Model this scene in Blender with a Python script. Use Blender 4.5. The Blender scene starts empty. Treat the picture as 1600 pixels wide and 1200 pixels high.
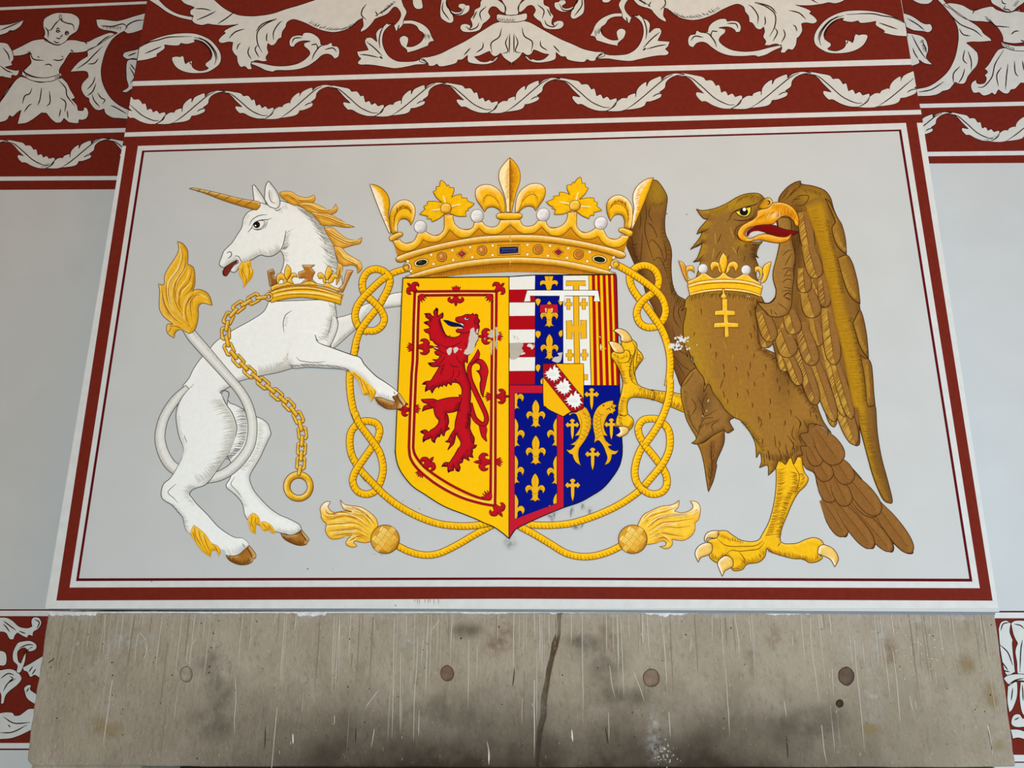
import bpy, bmesh, math, random
import numpy as np
from mathutils import Vector, Matrix
from mathutils.geometry import delaunay_2d_cdt

random.seed(7)
scn = bpy.context.scene
col = scn.collection

# ------------------------------------------------------------------ camera
FPX = 1200.0                      # focal length in pixels of the 1600x1200 frame
CAM = np.array([0.0, -2.38, 1.66])
YAW, PITCH, ROLL = math.radians(-3.057), math.radians(16.016), math.radians(0.293)
_cy, _sy, _cp, _sp = math.cos(YAW), math.sin(YAW), math.cos(PITCH), math.sin(PITCH)
FW = np.array([_sy*_cp, _cy*_cp, _sp]); _rt = np.array([_cy, -_sy, 0.0]); _up = np.cross(_rt, FW)
RT = _rt*math.cos(ROLL) + _up*math.sin(ROLL); UP = _up*math.cos(ROLL) - _rt*math.sin(ROLL)
cd = bpy.data.cameras.new('camera'); cam = bpy.data.objects.new('camera', cd); col.objects.link(cam)
cd.sensor_width = 36.0; cd.lens = 36.0*FPX/1600.0; cd.clip_start = 0.05
cam.matrix_world = Matrix(((RT[0], UP[0], -FW[0], CAM[0]), (RT[1], UP[1], -FW[1], CAM[1]), (RT[2], UP[2], -FW[2], CAM[2]), (0, 0, 0, 1)))
scn.camera = cam

# ------------------------------------------------------------------ light
w = bpy.data.worlds.new('world'); scn.world = w; w.use_nodes = True
w.node_tree.nodes['Background'].inputs[0].default_value = (1.0, 0.58, 0.36, 1)   # warm bounce of the room
w.node_tree.nodes['Background'].inputs[1].default_value = 0.16
def area(name, loc, target, sx, sy, power, color):
    l = bpy.data.lights.new(name, 'AREA'); l.shape = 'RECTANGLE'; l.size = sx; l.size_y = sy
    l.energy = power; l.color = color
    o = bpy.data.objects.new(name, l); col.objects.link(o); o.location = loc
    o.rotation_euler = (Vector(target)-Vector(loc)).to_track_quat('-Z', 'Y').to_euler()
    return o
area('window_behind', (0.8, -5.5, 1.3), (0, 0, 1.9), 2.4, 2.0, 268, (0.75, 0.92, 1.0))
area('window_side', (5.5, -1.6, 1.2), (1.2, 0.2, 1.7), 2.0, 1.8, 118, (0.08, 0.56, 1.0))
area('warm_fill', (4.2, -3.4, 1.3), (0.4, 0, 1.9), 2.4, 2.2, 54, (1.0, 0.69, 0.51))  # unseen warm fill added to balance the wall tones, no known lamp there
area('ceiling_lamp', (0.3, -2.2, 4.4), (0, 0, 2.9), 1.6, 1.2, 22, (1.0, 0.52, 0.06))
scn.view_settings.view_transform = 'Standard'; scn.view_settings.look = 'None'
scn.view_settings.gamma = 1.0; scn.view_settings.exposure = 0.0; scn.view_settings.use_curve_mapping = False

# ------------------------------------------------------------------ planes of the place
BREAST, BACK, LINT = 0.0, 0.28, 0.006        # y of the chimney breast front, of the wall behind, of the lintel front
def ray(px, py):
    return FW + (px-800.0)/FPX*RT + (600.0-py)/FPX*UP
def hit(px, py, Y):
    d = ray(px, py); t = (Y-CAM[1])/d[1]
    return CAM + t*d
def hits(P, Y):
    P = np.asarray(P, float)
    d = FW[None] + ((P[:, 0]-800)/FPX)[:, None]*RT[None] + ((600-P[:, 1])/FPX)[:, None]*UP[None]
    t = (Y-CAM[1])/d[:, 1]
    return CAM[None] + t[:, None]*d

# ------------------------------------------------------------------ colours and materials
def lin(c):
    c = np.asarray(c, float)/255.0
    return np.where(c <= 0.04045, c/12.92, ((c+0.055)/1.055)**2.4)
PAL = dict(
    wall=(198,198,196), white=(211,210,207), red=(113,37,26), dred=(92,16,20), motif=(207,204,198), ink=(42,20,18),
    horse=(244,243,238), hshade=(168,162,150), hline=(84,80,76), gold=(249,189,30), gdark=(146,84,10), gmid=(222,150,22), glight=(253,226,150), gink=(92,52,10),
    yel=(254,194,8), lion=(194,18,32), ldark=(64,8,18), blue=(0,14,128), blk=(24,18,18), sred=(176,8,22), bord=(196,24,48), swhite=(236,233,226),
    brown=(152,106,42), bdark=(88,50,16), blight=(176,132,28), bmid=(104,68,30), claw=(244,188,22), nail=(250,232,190), tongue=(122,12,16),
    stone=(134,122,106), hoof=(170,112,40), pearl=(226,222,222), copper=(196,118,40), skin=(204,160,108))
def C(c): return lin(PAL[c] if isinstance(c, str) else c)

def nn(t, kind, **kw):
    n = t.nodes.new(kind)
    for k, v in kw.items():
        if k in n.inputs: n.inputs[k].default_value = v
        else: setattr(n, k, v)
    return n
MATS = {}
def paint_material(name, rough=0.62, var=0.10, scale=38.0, streak=(1, 1, 1), bump=0.0):
    if name in MATS: return MATS[name]
    m = bpy.data.materials.new(name); m.use_nodes = True; t = m.node_tree
    b = t.nodes['Principled BSDF']; b.inputs['Roughness'].default_value = rough; b.inputs['Specular IOR Level'].default_value = 0.03
    a = nn(t, 'ShaderNodeAttribute', attribute_name='Col')
    tc = nn(t, 'ShaderNodeTexCoord'); mp = nn(t, 'ShaderNodeMapping'); mp.inputs['Scale'].default_value = streak
    n1 = nn(t, 'ShaderNodeTexNoise'); n1.inputs['Scale'].default_value = scale; n1.inputs['Detail'].default_value = 5
    mr = nn(t, 'ShaderNodeMapRange'); mr.inputs['From Min'].default_value = .3; mr.inputs['From Max'].default_value = .7
    mr.inputs['To Min'].default_value = 1-var; mr.inputs['To Max'].default_value = 1+var
    mx = nn(t, 'ShaderNodeVectorMath', operation='SCALE')
    L = t.links.new
    L(tc.outputs['Object'], mp.inputs['Vector']); L(mp.outputs[0], n1.inputs['Vector']); L(n1.outputs[0], mr.inputs['Value'])
    L(a.outputs['Color'], mx.inputs[0]); L(mr.outputs[0], mx.inputs['Scale']); L(mx.outputs[0], b.inputs['Base Color'])
    if bump:
        bp = nn(t, 'ShaderNodeBump'); bp.inputs['Strength'].default_value = bump; bp.inputs['Distance'].default_value = .002
        n2 = nn(t, 'ShaderNodeTexNoise'); n2.inputs['Scale'].default_value = 240; L(tc.outputs['Object'], n2.inputs['Vector'])
        L(n2.outputs[0], bp.inputs['Height']); L(bp.outputs[0], b.inputs['Normal'])
    MATS[name] = m
    return m
M_FLAT = paint_material('limewash_paint', .7, .05, 30)
M_WALL = paint_material('wall_plaster_paint', .75, .025, 6, bump=.06)
M_RED = paint_material('oxide_red_paint', .7, .10, 55, bump=.06)
M_GOLD = paint_material('ochre_gold_paint', .55, .10, 70)
M_FUR = paint_material('brushed_white_paint', .62, .03, 60)
M_BROWN = paint_material('umber_paint', .6, .10, 90)
M_INK = paint_material('ink_line_paint', .65, .12, 80)

# ------------------------------------------------------------------ tracing frames: origin and zoom of each studied crop
Z = dict(A1=(0,0,4), A2=(400,0,4), A3=(800,0,4), A4=(1200,0,4),
         B1=(220,260,4), B2=(220,520,4), B3=(220,680,5), B4=(320,260,1600/280),
         C1=(560,230,1600/260), C2=(780,230,1600/260), C3=(610,420,8), C4=(610,560,8), C5=(610,700,8), C6=(780,420,8), C7=(780,560,8), C8=(780,700,8),
         D1=(960,260,4), D2=(940,480,4), D3=(1060,640,4), D4=(1160,270,1600/280), D5=(1180,440,1600/260), D6=(1040,280,1600/240),
         E1=(480,380,1091/200), E2=(480,600,1371/320), E3=(790,600,1371/320), E4=(0,900,4), E5=(400,900,4), E6=(800,900,4), E7=(1200,900,4), E8=(930,380,818/150), P=(0,0,1))
def T(fr, s):
    """traced points: 'x,y x,y! ...' read in a crop; ! marks a sharp corner"""
    ox, oy, k = Z[fr]; out = []
    for tok in s.split():
        sh = tok.endswith('!'); x, y = tok.rstrip('!').split(',')
        out.append((ox+float(x)/k, oy+float(y)/k, sh))
    return out
def _seg(p, n):
    """open Catmull-Rom through p, dropping the last point"""
    out = []
    for i in range(len(p)-1):
        p0 = p[i-1] if i > 0 else (2*p[0][0]-p[1][0], 2*p[0][1]-p[1][1])
        p1, p2 = p[i], p[i+1]
        p3 = p[i+2] if i+2 < len(p) else (2*p2[0]-p1[0], 2*p2[1]-p1[1])
        d = math.hypot(p2[0]-p1[0], p2[1]-p1[1]); m = max(1, min(n, int(d/1.6)))
        for j in range(m):
            t = j/m; t2 = t*t; t3 = t2*t
            out.append(tuple(.5*(2*p1[k]+(-p0[k]+p2[k])*t+(2*p0[k]-5*p1[k]+4*p2[k]-p3[k])*t2+(-p0[k]+3*p1[k]-3*p2[k]+p3[k])*t3) for k in (0, 1)))
    return out
def smooth(pts, closed=True, n=8):
    P = [(p[0], p[1]) for p in pts]; S = [len(p) > 2 and p[2] for p in pts]
    if closed:
        ks = [i for i, s in enumerate(S) if s]
        if not ks:
            m = len(P); out = []
            ext = [P[-1]]+P+[P[0], P[1]]
            for i in range(m):
                p0, p1, p2, p3 = ext[i], ext[i+1], ext[i+2], ext[i+3]
                d = math.hypot(p2[0]-p1[0], p2[1]-p1[1]); q = max(1, min(n, int(d/1.6)))
                for j in range(q):
                    t = j/q; t2 = t*t; t3 = t2*t
                    out.append(tuple(.5*(2*p1[k]+(-p0[k]+p2[k])*t+(2*p0[k]-5*p1[k]+4*p2[k]-p3[k])*t2+(-p0[k]+3*p1[k]-3*p2[k]+p3[k])*t3) for k in (0, 1)))
            return out
        P = P[ks[0]:]+P[:ks[0]]+[P[ks[0]]]; S = S[ks[0]:]+S[:ks[0]]+[True]
    out = []; a = 0
    for i in range(1, len(P)):
        if S[i] or i == len(P)-1:
            out += _seg(P[a:i+1], n); a = i
    if not closed: out.append(P[-1])
    return out
def poly(pts): return [(p[0], p[1]) for p in pts]

# ------------------------------------------------------------------ mesh builders (paint films: closed front with a skirt back to the wall)
STEP = 0.0002
_rb = [0]
def area2(p):
    return 0.5*sum(p[i][0]*p[(i+1) % len(p)][1]-p[(i+1) % len(p)][0]*p[i][1] for i in range(len(p)))
def dedupe(p):
    out = []
    for q in p:
        if not out or abs(q[0]-out[-1][0])+abs(q[1]-out[-1][1]) > 0.05: out.append(q)
    if len(out) > 2 and abs(out[0][0]-out[-1][0])+abs(out[0][1]-out[-1][1]) < 0.05: out.pop()
    return out
def inside(P, V):
    P = np.asarray(P); x, y = V[:, 0], V[:, 1]; r = np.zeros(len(V), bool)
    x1, y1 = P[:, 0], P[:, 1]; x2, y2 = np.roll(x1, -1), np.roll(y1, -1)
    for a, b, c, d in zip(x1, y1, x2, y2):
        if b == d: continue
        m = ((b > y) != (d > y)) & (x < (c-a)*(y-b)/(d-b)+a)
        r ^= m
    return r
class Sheet:
    """collects painted films on one plane into one mesh"""
    def __init__(s, Y=BREAST): s.Y = Y; s.v = []; s.f = []; s.c = []; s.n = 0
    def _add(s, V, F, Ccol):
        s.v.append(V); s.c.append(Ccol); s.f += [tuple(i+s.n for i in f) for f in F]; s.n += len(V)
    def fill(s, pts, c, L, holes=(), shade=(), step=0, skirt=True, spots=()):
        """pts: smoothed closed outline in photo pixels. shade: (colour, width, direction or None, power, strength)"""
        p = dedupe(pts)
        if len(p) < 3: return
        loops = [p]+[dedupe(h) for h in holes]
        V = []; E = []
        for lp in loops:
            a = len(V); V += lp; E += [(a+i, a+(i+1) % len(lp)) for i in range(len(lp))]
        nb = len(V)
        A = np.array(p); ins = None
        if step:
            x0, y0 = A.min(0); x1, y1 = A.max(0)
            gx, gy = np.meshgrid(np.arange(x0+step/2, x1, step), np.arange(y0+step/2, y1, step))
            gx = gx+((np.arange(gx.shape[0]) % 2)*step/2)[:, None]
            G = np.stack([gx.ravel(), gy.ravel()], 1); G = G[inside(p, G)]
            for h in loops[1:]:
                if len(G): G = G[~inside(h, G)]
            if len(G):
                B = np.array(V); d = np.min(((G[:, None]-B[None])**2).sum(2), 1) if len(G)*len(B) < 4e7 else np.full(len(G), 1e9)
                V = V+[tuple(q) for q in G[d > (step*.45)**2]]
        r = delaunay_2d_cdt([Vector(q) for q in V], E, [], 0, 1e-4)
        ov = np.array([(q[0], q[1]) for q in r[0]]); of = r[2]
        if len(of) == 0: return
        cen = np.array([ov[list(f)].mean(0) for f in of]); keep = inside(p, cen)
        for h in loops[1:]: keep &= ~inside(h, cen)
        F = [tuple(f) for f, k in zip(of, keep) if k]
        # orient towards the room
        FF = []
        for f in F:
            a, b, cc = ov[f[0]], ov[f[1]], ov[f[2]]
            sgn = (b[0]-a[0])*(cc[1]-a[1])-(b[1]-a[1])*(cc[0]-a[0])
            FF.append(f if sgn < 0 else tuple(reversed(f)))
        colr = np.repeat(C(c)[None], len(ov), 0)
        if shade or spots:
            BA = []; BN = []
            for li, lp in enumerate(loops):
                Q = np.array(lp); nx = np.roll(Q, -1, 0)
                m = 3 if len(Q) < 600 else 1
                for t in np.arange(m)/m:
                    BA.append(Q*(1-t)+nx*t); tg = nx-Q
                    nr = np.stack([tg[:, 1], -tg[:, 0]], 1); nr /= np.linalg.norm(nr, axis=1)[:, None]+1e-9
                    sg = 1 if (area2(lp) > 0) else -1
                    if li: sg = -sg
                    BN.append(nr*sg)
            BA = np.concatenate(BA); BN = np.concatenate(BN)
            di = np.empty(len(ov)); ni = np.empty((len(ov), 2))
            for k in range(0, len(ov), 2000):
                D = ((ov[k:k+2000, None]-BA[None])**2).sum(2); j = D.argmin(1)
                di[k:k+2000] = np.sqrt(D[np.arange(len(j)), j]); ni[k:k+2000] = BN[j]
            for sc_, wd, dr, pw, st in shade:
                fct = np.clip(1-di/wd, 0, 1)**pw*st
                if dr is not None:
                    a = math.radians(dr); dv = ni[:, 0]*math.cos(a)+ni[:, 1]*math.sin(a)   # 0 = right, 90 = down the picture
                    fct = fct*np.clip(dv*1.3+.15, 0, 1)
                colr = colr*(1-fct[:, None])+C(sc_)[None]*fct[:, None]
            for sc_, cx, cy_, rx, ry, st in spots:
                q = np.sqrt(((ov[:, 0]-cx)/rx)**2+((ov[:, 1]-cy_)/ry)**2); fct = np.clip(1.0-q, 0, 1); fct = fct*fct*(3-2*fct)*st
                colr = colr*(1-fct[:, None])+C(sc_)[None]*fct[:, None]
        _rb[0] = (_rb[0]+7) % 40
        W = hits(ov, s.Y-STEP*(L+_rb[0]*.0012))
        if skirt:
            m = len(W); V3 = [W]; CC = [colr]
            back = W.copy(); back[:, 1] = s.Y-.00001
            cnt = {}
            for f in FF:
                for i in range(len(f)):
                    e = (f[i], f[(i+1) % len(f)]); cnt[e] = 1
            be = [e for e in cnt if (e[1], e[0]) not in cnt]
            idx = {}
            for e in be:
                for q in e: idx.setdefault(q, len(idx))
            ks = list(idx)
            V3.append(back[ks]); CC.append(colr[ks])
            FF = FF+[(e[1], e[0], m+idx[e[0]], m+idx[e[1]]) for e in be]
            s._add(np.concatenate(V3), FF, np.concatenate(CC))
        else:
            s._add(W, FF, colr)
    def strokes(s, lines, c, w, L, taper=(1, 1), closed=False, c2=None):
        """ribbons: each line a list of pixels; width w px in the middle, tapered to taper[0], taper[1] at the ends"""
        for ln in lines:
            P = np.array(ln, float)[:, :2]
            if len(P) < 2: continue
            if closed: P = np.concatenate([P, P[:1]])
            d = np.gradient(P, axis=0)
            if closed:
                d0 = P[1]-P[-2]; d[0] = d0; d[-1] = d0
            l = np.linalg.norm(d, axis=1)[:, None]+1e-9; nr = np.stack([-d[:, 1], d[:, 0]], 1)/l
            t = np.linspace(0, 1, len(P)); ww = np.minimum(1, np.minimum(taper[0]+t*4*(1-taper[0]), taper[1]+(1-t)*4*(1-taper[1]))) if not closed else np.ones(len(P))
            if len(P) == 2 and not closed:
                ww = np.array([taper[0], taper[1]])
            a = P+nr*(ww*w/2)[:, None]; b = P-nr*(ww*w/2)[:, None]
            V = np.concatenate([a, b]); n = len(P)
            F = [(i, i+1, n+i+1, n+i) for i in range(n-1)]
            cc = np.repeat(C(c)[None], 2*n, 0)
            if c2 is not None:
                tt = np.concatenate([t, t])[:, None]; cc = cc*(1-tt)+C(c2)[None]*tt
            _rb[0] = (_rb[0]+7) % 40
            s._add(hits(V, s.Y-STEP*(L+_rb[0]*.0005)), F, cc)   # each stroke lies a hair above the last
    def outline(s, pts, c, w, L):
        s.strokes([dedupe(pts)], c, w, L, closed=True)
    def build(s, name, mat, parent=None):
        V = np.concatenate(s.v); CC = np.concatenate(s.c)
        org = V.mean(0)
        me = bpy.data.meshes.new(name); me.from_pydata([tuple(q) for q in (V-org)], [], s.f); me.update()
        at = me.color_attributes.new('Col', 'FLOAT_COLOR', 'POINT')
        at.data.foreach_set('color', np.concatenate([np.clip(CC, 0, 1), np.ones((len(CC), 1))], 1).ravel())
        me.materials.append(mat)
        o = bpy.data.objects.new(name, me); col.objects.link(o)
        if parent is not None:
            o.parent = parent; p0 = np.array(parent.location)
            q = parent
            while q.parent is not None: q = q.parent; p0 = p0+np.array(q.location)
            o.location = tuple(org-p0)
        else: o.location = tuple(org)
        return o
def thing(name, label, cat, at, group=None, Y=BREAST):
    o = bpy.data.objects.new(name, None); col.objects.link(o); o.empty_display_size = .05
    o.location = tuple(hit(at[0], at[1], Y)); o['label'] = label; o['category'] = cat
    if group: o['group'] = group
    return o
def tag(o, label, cat, group=None):
    o['label'] = label; o['category'] = cat
    if group: o['group'] = group
    return o
def stuff(o): o['kind'] = 'stuff'; return o
def struct(o): o['kind'] = 'structure'; return o
def circle(cx, cy, rx, ry=None, n=24, rot=0):
    ry = rx if ry is None else ry; a = math.radians(rot)
    return [(cx+rx*math.cos(t)*math.cos(a)-ry*math.sin(t)*math.sin(a), cy+rx*math.cos(t)*math.sin(a)+ry*math.sin(t)*math.cos(a)) for t in np.linspace(0, 2*math.pi, n, endpoint=False)]
def S(fr, s, n=8): return smooth(T(fr, s), True, n)
def O(fr, s, n=8): return smooth(T(fr, s), False, n)
def resample(P, d):
    P = np.array(P)[:, :2]; l = np.r_[0, np.cumsum(np.linalg.norm(np.diff(P, axis=0), axis=1))]
    k = max(2, int(l[-1]/d)+1); t = np.linspace(0, l[-1], k)
    return np.stack([np.interp(t, l, P[:, 0]), np.interp(t, l, P[:, 1])], 1)
def hatch(path, d, length, ang=None, side=1, jit=.35, bend=.15):
    """short strokes along a path: ang fixed picture angle, or across the path (side +1 = right of travel)"""
    Q = resample(path, d); tg = np.gradient(Q, axis=0); out = []
    for q, t in zip(Q, tg):
        if ang is None:
            a = math.atan2(t[1], t[0])+side*math.pi/2
        else: a = math.radians(ang)
        a += random.uniform(-.12, .12); ll = length*random.uniform(1-jit, 1+jit*.5)
        o = (random.uniform(-.4, .4)*d, random.uniform(-.4, .4)*d)
        p0 = (q[0]+o[0], q[1]+o[1]); p2 = (p0[0]+ll*math.cos(a), p0[1]+ll*math.sin(a))
        pm = ((p0[0]+p2[0])/2-bend*ll*math.sin(a)*.5, (p0[1]+p2[1])/2+bend*ll*math.cos(a)*.5)
        out.append([p0, pm, p2])
    return out
# ------------------------------------------------------------------ the setting
def prism(name, pts_px, Y, depth, mat, colr, parent=None, jag=0.0):
    """solid with its front outline on plane y=Y, going back by depth"""
    P = hits(pts_px, Y); n = len(P)
    bm = bmesh.new()
    fr = [bm.verts.new(p) for p in P]; bk = [bm.verts.new((p[0], p[1]+depth, p[2])) for p in P]
    bm.faces.new(fr); bm.faces.new(list(reversed(bk)))
    for i in range(n): bm.faces.new((fr[i], bk[i], bk[(i+1) % n], fr[(i+1) % n]))
    bmesh.ops.recalc_face_normals(bm, faces=bm.faces)
    return mesh_obj(name, bm, mat, colr, parent)
def mesh_obj(name, bm, mat, colr=None, parent=None):
    me = bpy.data.meshes.new(name); bm.to_mesh(me); bm.free()
    if colr is not None:
        at = me.color_attributes.new('Col', 'FLOAT_COLOR', 'POINT')
        at.data.foreach_set('color', np.tile(np.r_[C(colr), 1.0], len(me.vertices)))
    me.materials.append(mat)
    o = bpy.data.objects.new(name, me); col.objects.link(o)
    if parent is not None:
        o.parent = parent; o.location = -np.array(parent.location)
    return o
def box(bm, x0, x1, y0, y1, z0, z1):
    v = [bm.verts.new(p) for p in ((x0,y0,z0),(x1,y0,z0),(x1,y1,z0),(x0,y1,z0),(x0,y0,z1),(x1,y0,z1),(x1,y1,z1),(x0,y1,z1))]
    for f in ((0,3,2,1),(4,5,6,7),(0,1,5,4),(1,2,6,5),(2,3,7,6),(3,0,4,7)): bm.faces.new([v[i] for i in f])

XL0, XL1, XR0, XR1 = -1.561, -1.553, 1.2838, 1.2915   # breast edges at its foot and at the top
ZB = float(hit(800, 952, BREAST)[2]); ZT = 4.3
bm = bmesh.new(); box(bm, -4.2, 4.2, BACK, BACK+.25, 0, ZT)
wall_back = struct(mesh_obj('wall_back', bm, M_WALL, 'wall'))
bm = bmesh.new()
v = [bm.verts.new(p) for p in ((XL0,BREAST,ZB),(XR0,BREAST,ZB),(XR1,BREAST,ZT),(XL1,BREAST,ZT),(XL0,BACK,ZB),(XR0,BACK,ZB),(XR1,BACK,ZT),(XL1,BACK,ZT))]
for f in ((0,1,2,3),(4,7,6,5),(0,4,5,1),(1,5,6,2),(2,6,7,3),(3,7,4,0)): bm.faces.new([v[i] for i in f])
bmesh.ops.recalc_face_normals(bm, faces=bm.faces)
wall_chimney = struct(mesh_obj('wall_chimney_breast', bm, M_WALL, 'wall'))
def stone_mat(name, base, dark, soot, z_soot):
    m = bpy.data.materials.new(name); m.use_nodes = True; t = m.node_tree; L = t.links.new
    b = t.nodes['Principled BSDF']; b.inputs['Roughness'].default_value = .85; b.inputs['Specular IOR Level'].default_value = .2
    g = nn(t, 'ShaderNodeNewGeometry')
    def noise(sc, scale, det=6):
        mp = nn(t, 'ShaderNodeMapping'); mp.inputs['Scale'].default_value = sc
        n = nn(t, 'ShaderNodeTexNoise'); n.inputs['Scale'].default_value = scale; n.inputs['Detail'].default_value = det; n.inputs['Roughness'].default_value = .65
        L(g.outputs['Position'], mp.inputs[0]); L(mp.outputs[0], n.inputs['Vector']); return n.outputs[0]
    def rng(x, a, b_, lo=0., hi=1.):
        r = nn(t, 'ShaderNodeMapRange'); r.inputs[1].default_value = a; r.inputs[2].default_value = b_; r.inputs[3].default_value = lo; r.inputs[4].default_value = hi
        L(x, r.inputs[0]); return r.outputs[0]
    def mix(a, c2, f):
        x = nn(t, 'ShaderNodeMix', data_type='RGBA')
        for s_, val in ((6, a), (7, c2)):
            if isinstance(val, tuple): x.inputs[s_].default_value = val
            else: L(val, x.inputs[s_])
        L(f, x.inputs[0]); return x.outputs[2]
    def c4(c): return tuple(C(c))+(1.0,)
    a = mix(c4(base), c4(dark), rng(noise((1, 1, .8), 2.6), .40, .66, 0, .9))
    a = mix(a, c4((176, 162, 148)), rng(noise((1, 1, .8), 6.5), .50, .70, 0, .6))            # pinkish and pale clouds
    a = mix(a, c4((132, 119, 102)), rng(noise((1.6, 1, .8), 13), .54, .74, 0, .6))
    a = mix(a, c4((178, 169, 154)), rng(noise((7, 1, .35), 8), .60, .74, 0, .5))             # pale runs down the stone
    a = mix(a, c4((122, 109, 93)), rng(noise((1.5, 1, .9), 60), .54, .70, 0, .5))
    a = mix(a, c4((182, 173, 157)), rng(noise((1.3, 1, .8), 95), .58, .72, 0, .5))           # grain
    sx = nn(t, 'ShaderNodeSeparateXYZ'); L(g.outputs['Position'], sx.inputs[0])
    ad = nn(t, 'ShaderNodeMath', operation='MULTIPLY_ADD'); L(noise((1.2, 1, 1.2), 4.5), ad.inputs[0]); ad.inputs[1].default_value = -.30; L(sx.outputs[2], ad.inputs[2])
    xs = rng(sx.outputs[0], -1.35, -.6); xe = rng(sx.outputs[0], 1.15, .5)
    mu = nn(t, 'ShaderNodeMath', operation='MULTIPLY'); L(xs, mu.inputs[0]); L(xe, mu.inputs[1])
    sf = rng(ad.outputs[0], z_soot+.11, z_soot-.16, 0, .96)
    m2 = nn(t, 'ShaderNodeMath', operation='MULTIPLY'); L(sf, m2.inputs[0]); L(mu.outputs[0], m2.inputs[1])
    a = mix(a, c4(soot), m2.outputs[0])                                                      # soot above the hearth
    L(a, b.inputs['Base Color'])
    bp = nn(t, 'ShaderNodeBump'); bp.inputs['Strength'].default_value = .5; bp.inputs['Distance'].default_value = .012
    nb = nn(t, 'ShaderNodeMath', operation='ADD'); L(noise((1, 1, .8), 20, 8), nb.inputs[0]); L(noise((1.4, 1, .8), 70, 6), nb.inputs[1])
    L(nb.outputs[0], bp.inputs['Height']); L(bp.outputs[0], b.inputs['Normal'])
    return m
ZL = float(hit(800, 1199, LINT)[2])
M_STONE = stone_mat('weathered_lintel_stone', (164, 151, 132), (146, 133, 114), (52, 40, 28), ZL)
M_DARK = paint_material('sooty_hearth_stone', .95, .25, 9, bump=.3)
M_FLOORB = stone_mat('floor_flagstone', (120, 112, 100), (100, 92, 80), (90, 82, 72), -5)
bm = bmesh.new(); box(bm, -4.2, 4.2, -4.2, BACK, -.06, 0); floor = struct(mesh_obj('floor', bm, M_FLOORB))

# painted bands and stripes of the setting
def band(name, pts, colr, L, Y, mat, label=None, holes=(), step=0):
    if Y == BACK:                                   # the friezes run on along the wall, out of the picture
        def far(p, q):
            X = -1000. if min(p[0], q[0]) < 800 else 2350.
            return (X, p[1]+(q[1]-p[1])*(X-p[0])/(q[0]-p[0]))
        a, b, c_, d = pts
        pts = [far(b, a), b, c_, far(c_, d)] if a[0] < 800 else [a, far(a, b), far(d, c_), d]
    s = Sheet(Y); s.fill(pts, colr, L, holes=holes); o = s.build(name, mat); struct(o)
    if label: o['label'] = label
    return o
# chimney breast: red field above, red frame, stripes
band('trim_1', [(249,-110),(1389,-110),(1409,8),(1423,92),(1423,92),(208,127),(208,127)], 'red', 1, BREAST, M_RED, 'oxide red field of the acanthus frieze on the chimney breast')
band('trim_2', [(207,134.5),(800,117),(1424.5,101),(1438.5,171.5),(800,188.5),(195.3,207)], 'red', 1, BREAST, M_RED, 'oxide red field behind the leaf garland on the chimney breast')
band('trim_3', [(208.3,127),(800,109.3),(1423.3,92),(1424.8,101),(800,117),(206.9,134.4)], 'white', 2, BREAST, M_FLAT, 'upper off-white stripe across the chimney breast')
band('trim_4', [(195.2,207),(800,188.3),(1438.8,171.5),(1440,178.7),(800,195.8),(194,213.8)], 'white', 2, BREAST, M_FLAT, 'off-white stripe above the heraldic panel')
ro = [(194,213.6),(800,195.6),(1440,178.5),(1442.3,191.6),(1432.5,192),(1551,938.6),(800,935.6),(88,938.4),(197,228),(191.2,228)]
ri = [(215.5,228),(800,211),(1415.5,192),(1531,919),(800,916.5),(108.7,918)]
band('trim_5', ro, 'red', 1, BREAST, M_RED, 'wide red painted frame around the heraldic panel', holes=[ri])
to = [(222,235.2),(800,219),(1408,202.2),(1519.5,908.8),(800,906),(118.7,908)]
ti = [(225.4,237.8),(800,221.7),(1404.6,205),(1514.6,904.2),(800,902.2),(123.4,903.6)]
band('trim_6', ri, 'white', 0.8, BREAST, M_FLAT, 'off-white line inside the wide red frame', holes=[to])
band('trim_7', to, 'dred', 1, BREAST, M_RED, 'thin dark red line inside the frame', holes=[ti])
band('trim_8', [(191.2,228),(197,228),(88,938.4),(800,935.6),(1551,938.6),(1432.5,192),(1442,191.8),(1560,950),(800,950.5),(71,951)], 'white', 0.8, BREAST, M_FLAT, 'off-white margin around the red frame')
# wall behind, left
band('trim_9', [(-60,-40),(240,-40),(240,2),(-60,14)], 'red', 1, BACK, M_RED, 'red band at the top of the left wall')
band('trim_10', [(-60,14),(240,1.6),(240,5.6),(-60,18.5)], 'white', 2, BACK, M_FLAT, 'top off-white stripe on the left wall')
band('trim_11', [(-60,18.5),(240,5.6),(240,199),(-60,206)], 'red', 1, BACK, M_RED, 'red field behind the child figure on the left wall')
band('trim_12', [(-60,206),(240,199),(240,205.6),(-60,212.6)], 'white', 2, BACK, M_FLAT, 'middle off-white stripe on the left wall')
band('trim_13', [(-60,212.6),(240,205.6),(240,274.6),(-60,276.3)], 'red', 1, BACK, M_RED, 'red field behind the leaf garland on the left wall')
band('trim_14', [(-60,276.3),(240,274.6),(240,281),(-60,282.8)], 'white', 2, BACK, M_FLAT, 'lower off-white stripe on the left wall')
band('trim_15', [(-60,282.8),(240,281),(240,295.5),(-60,297)], 'red', 1, BACK, M_RED, 'red line closing the frieze on the left wall')
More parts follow.
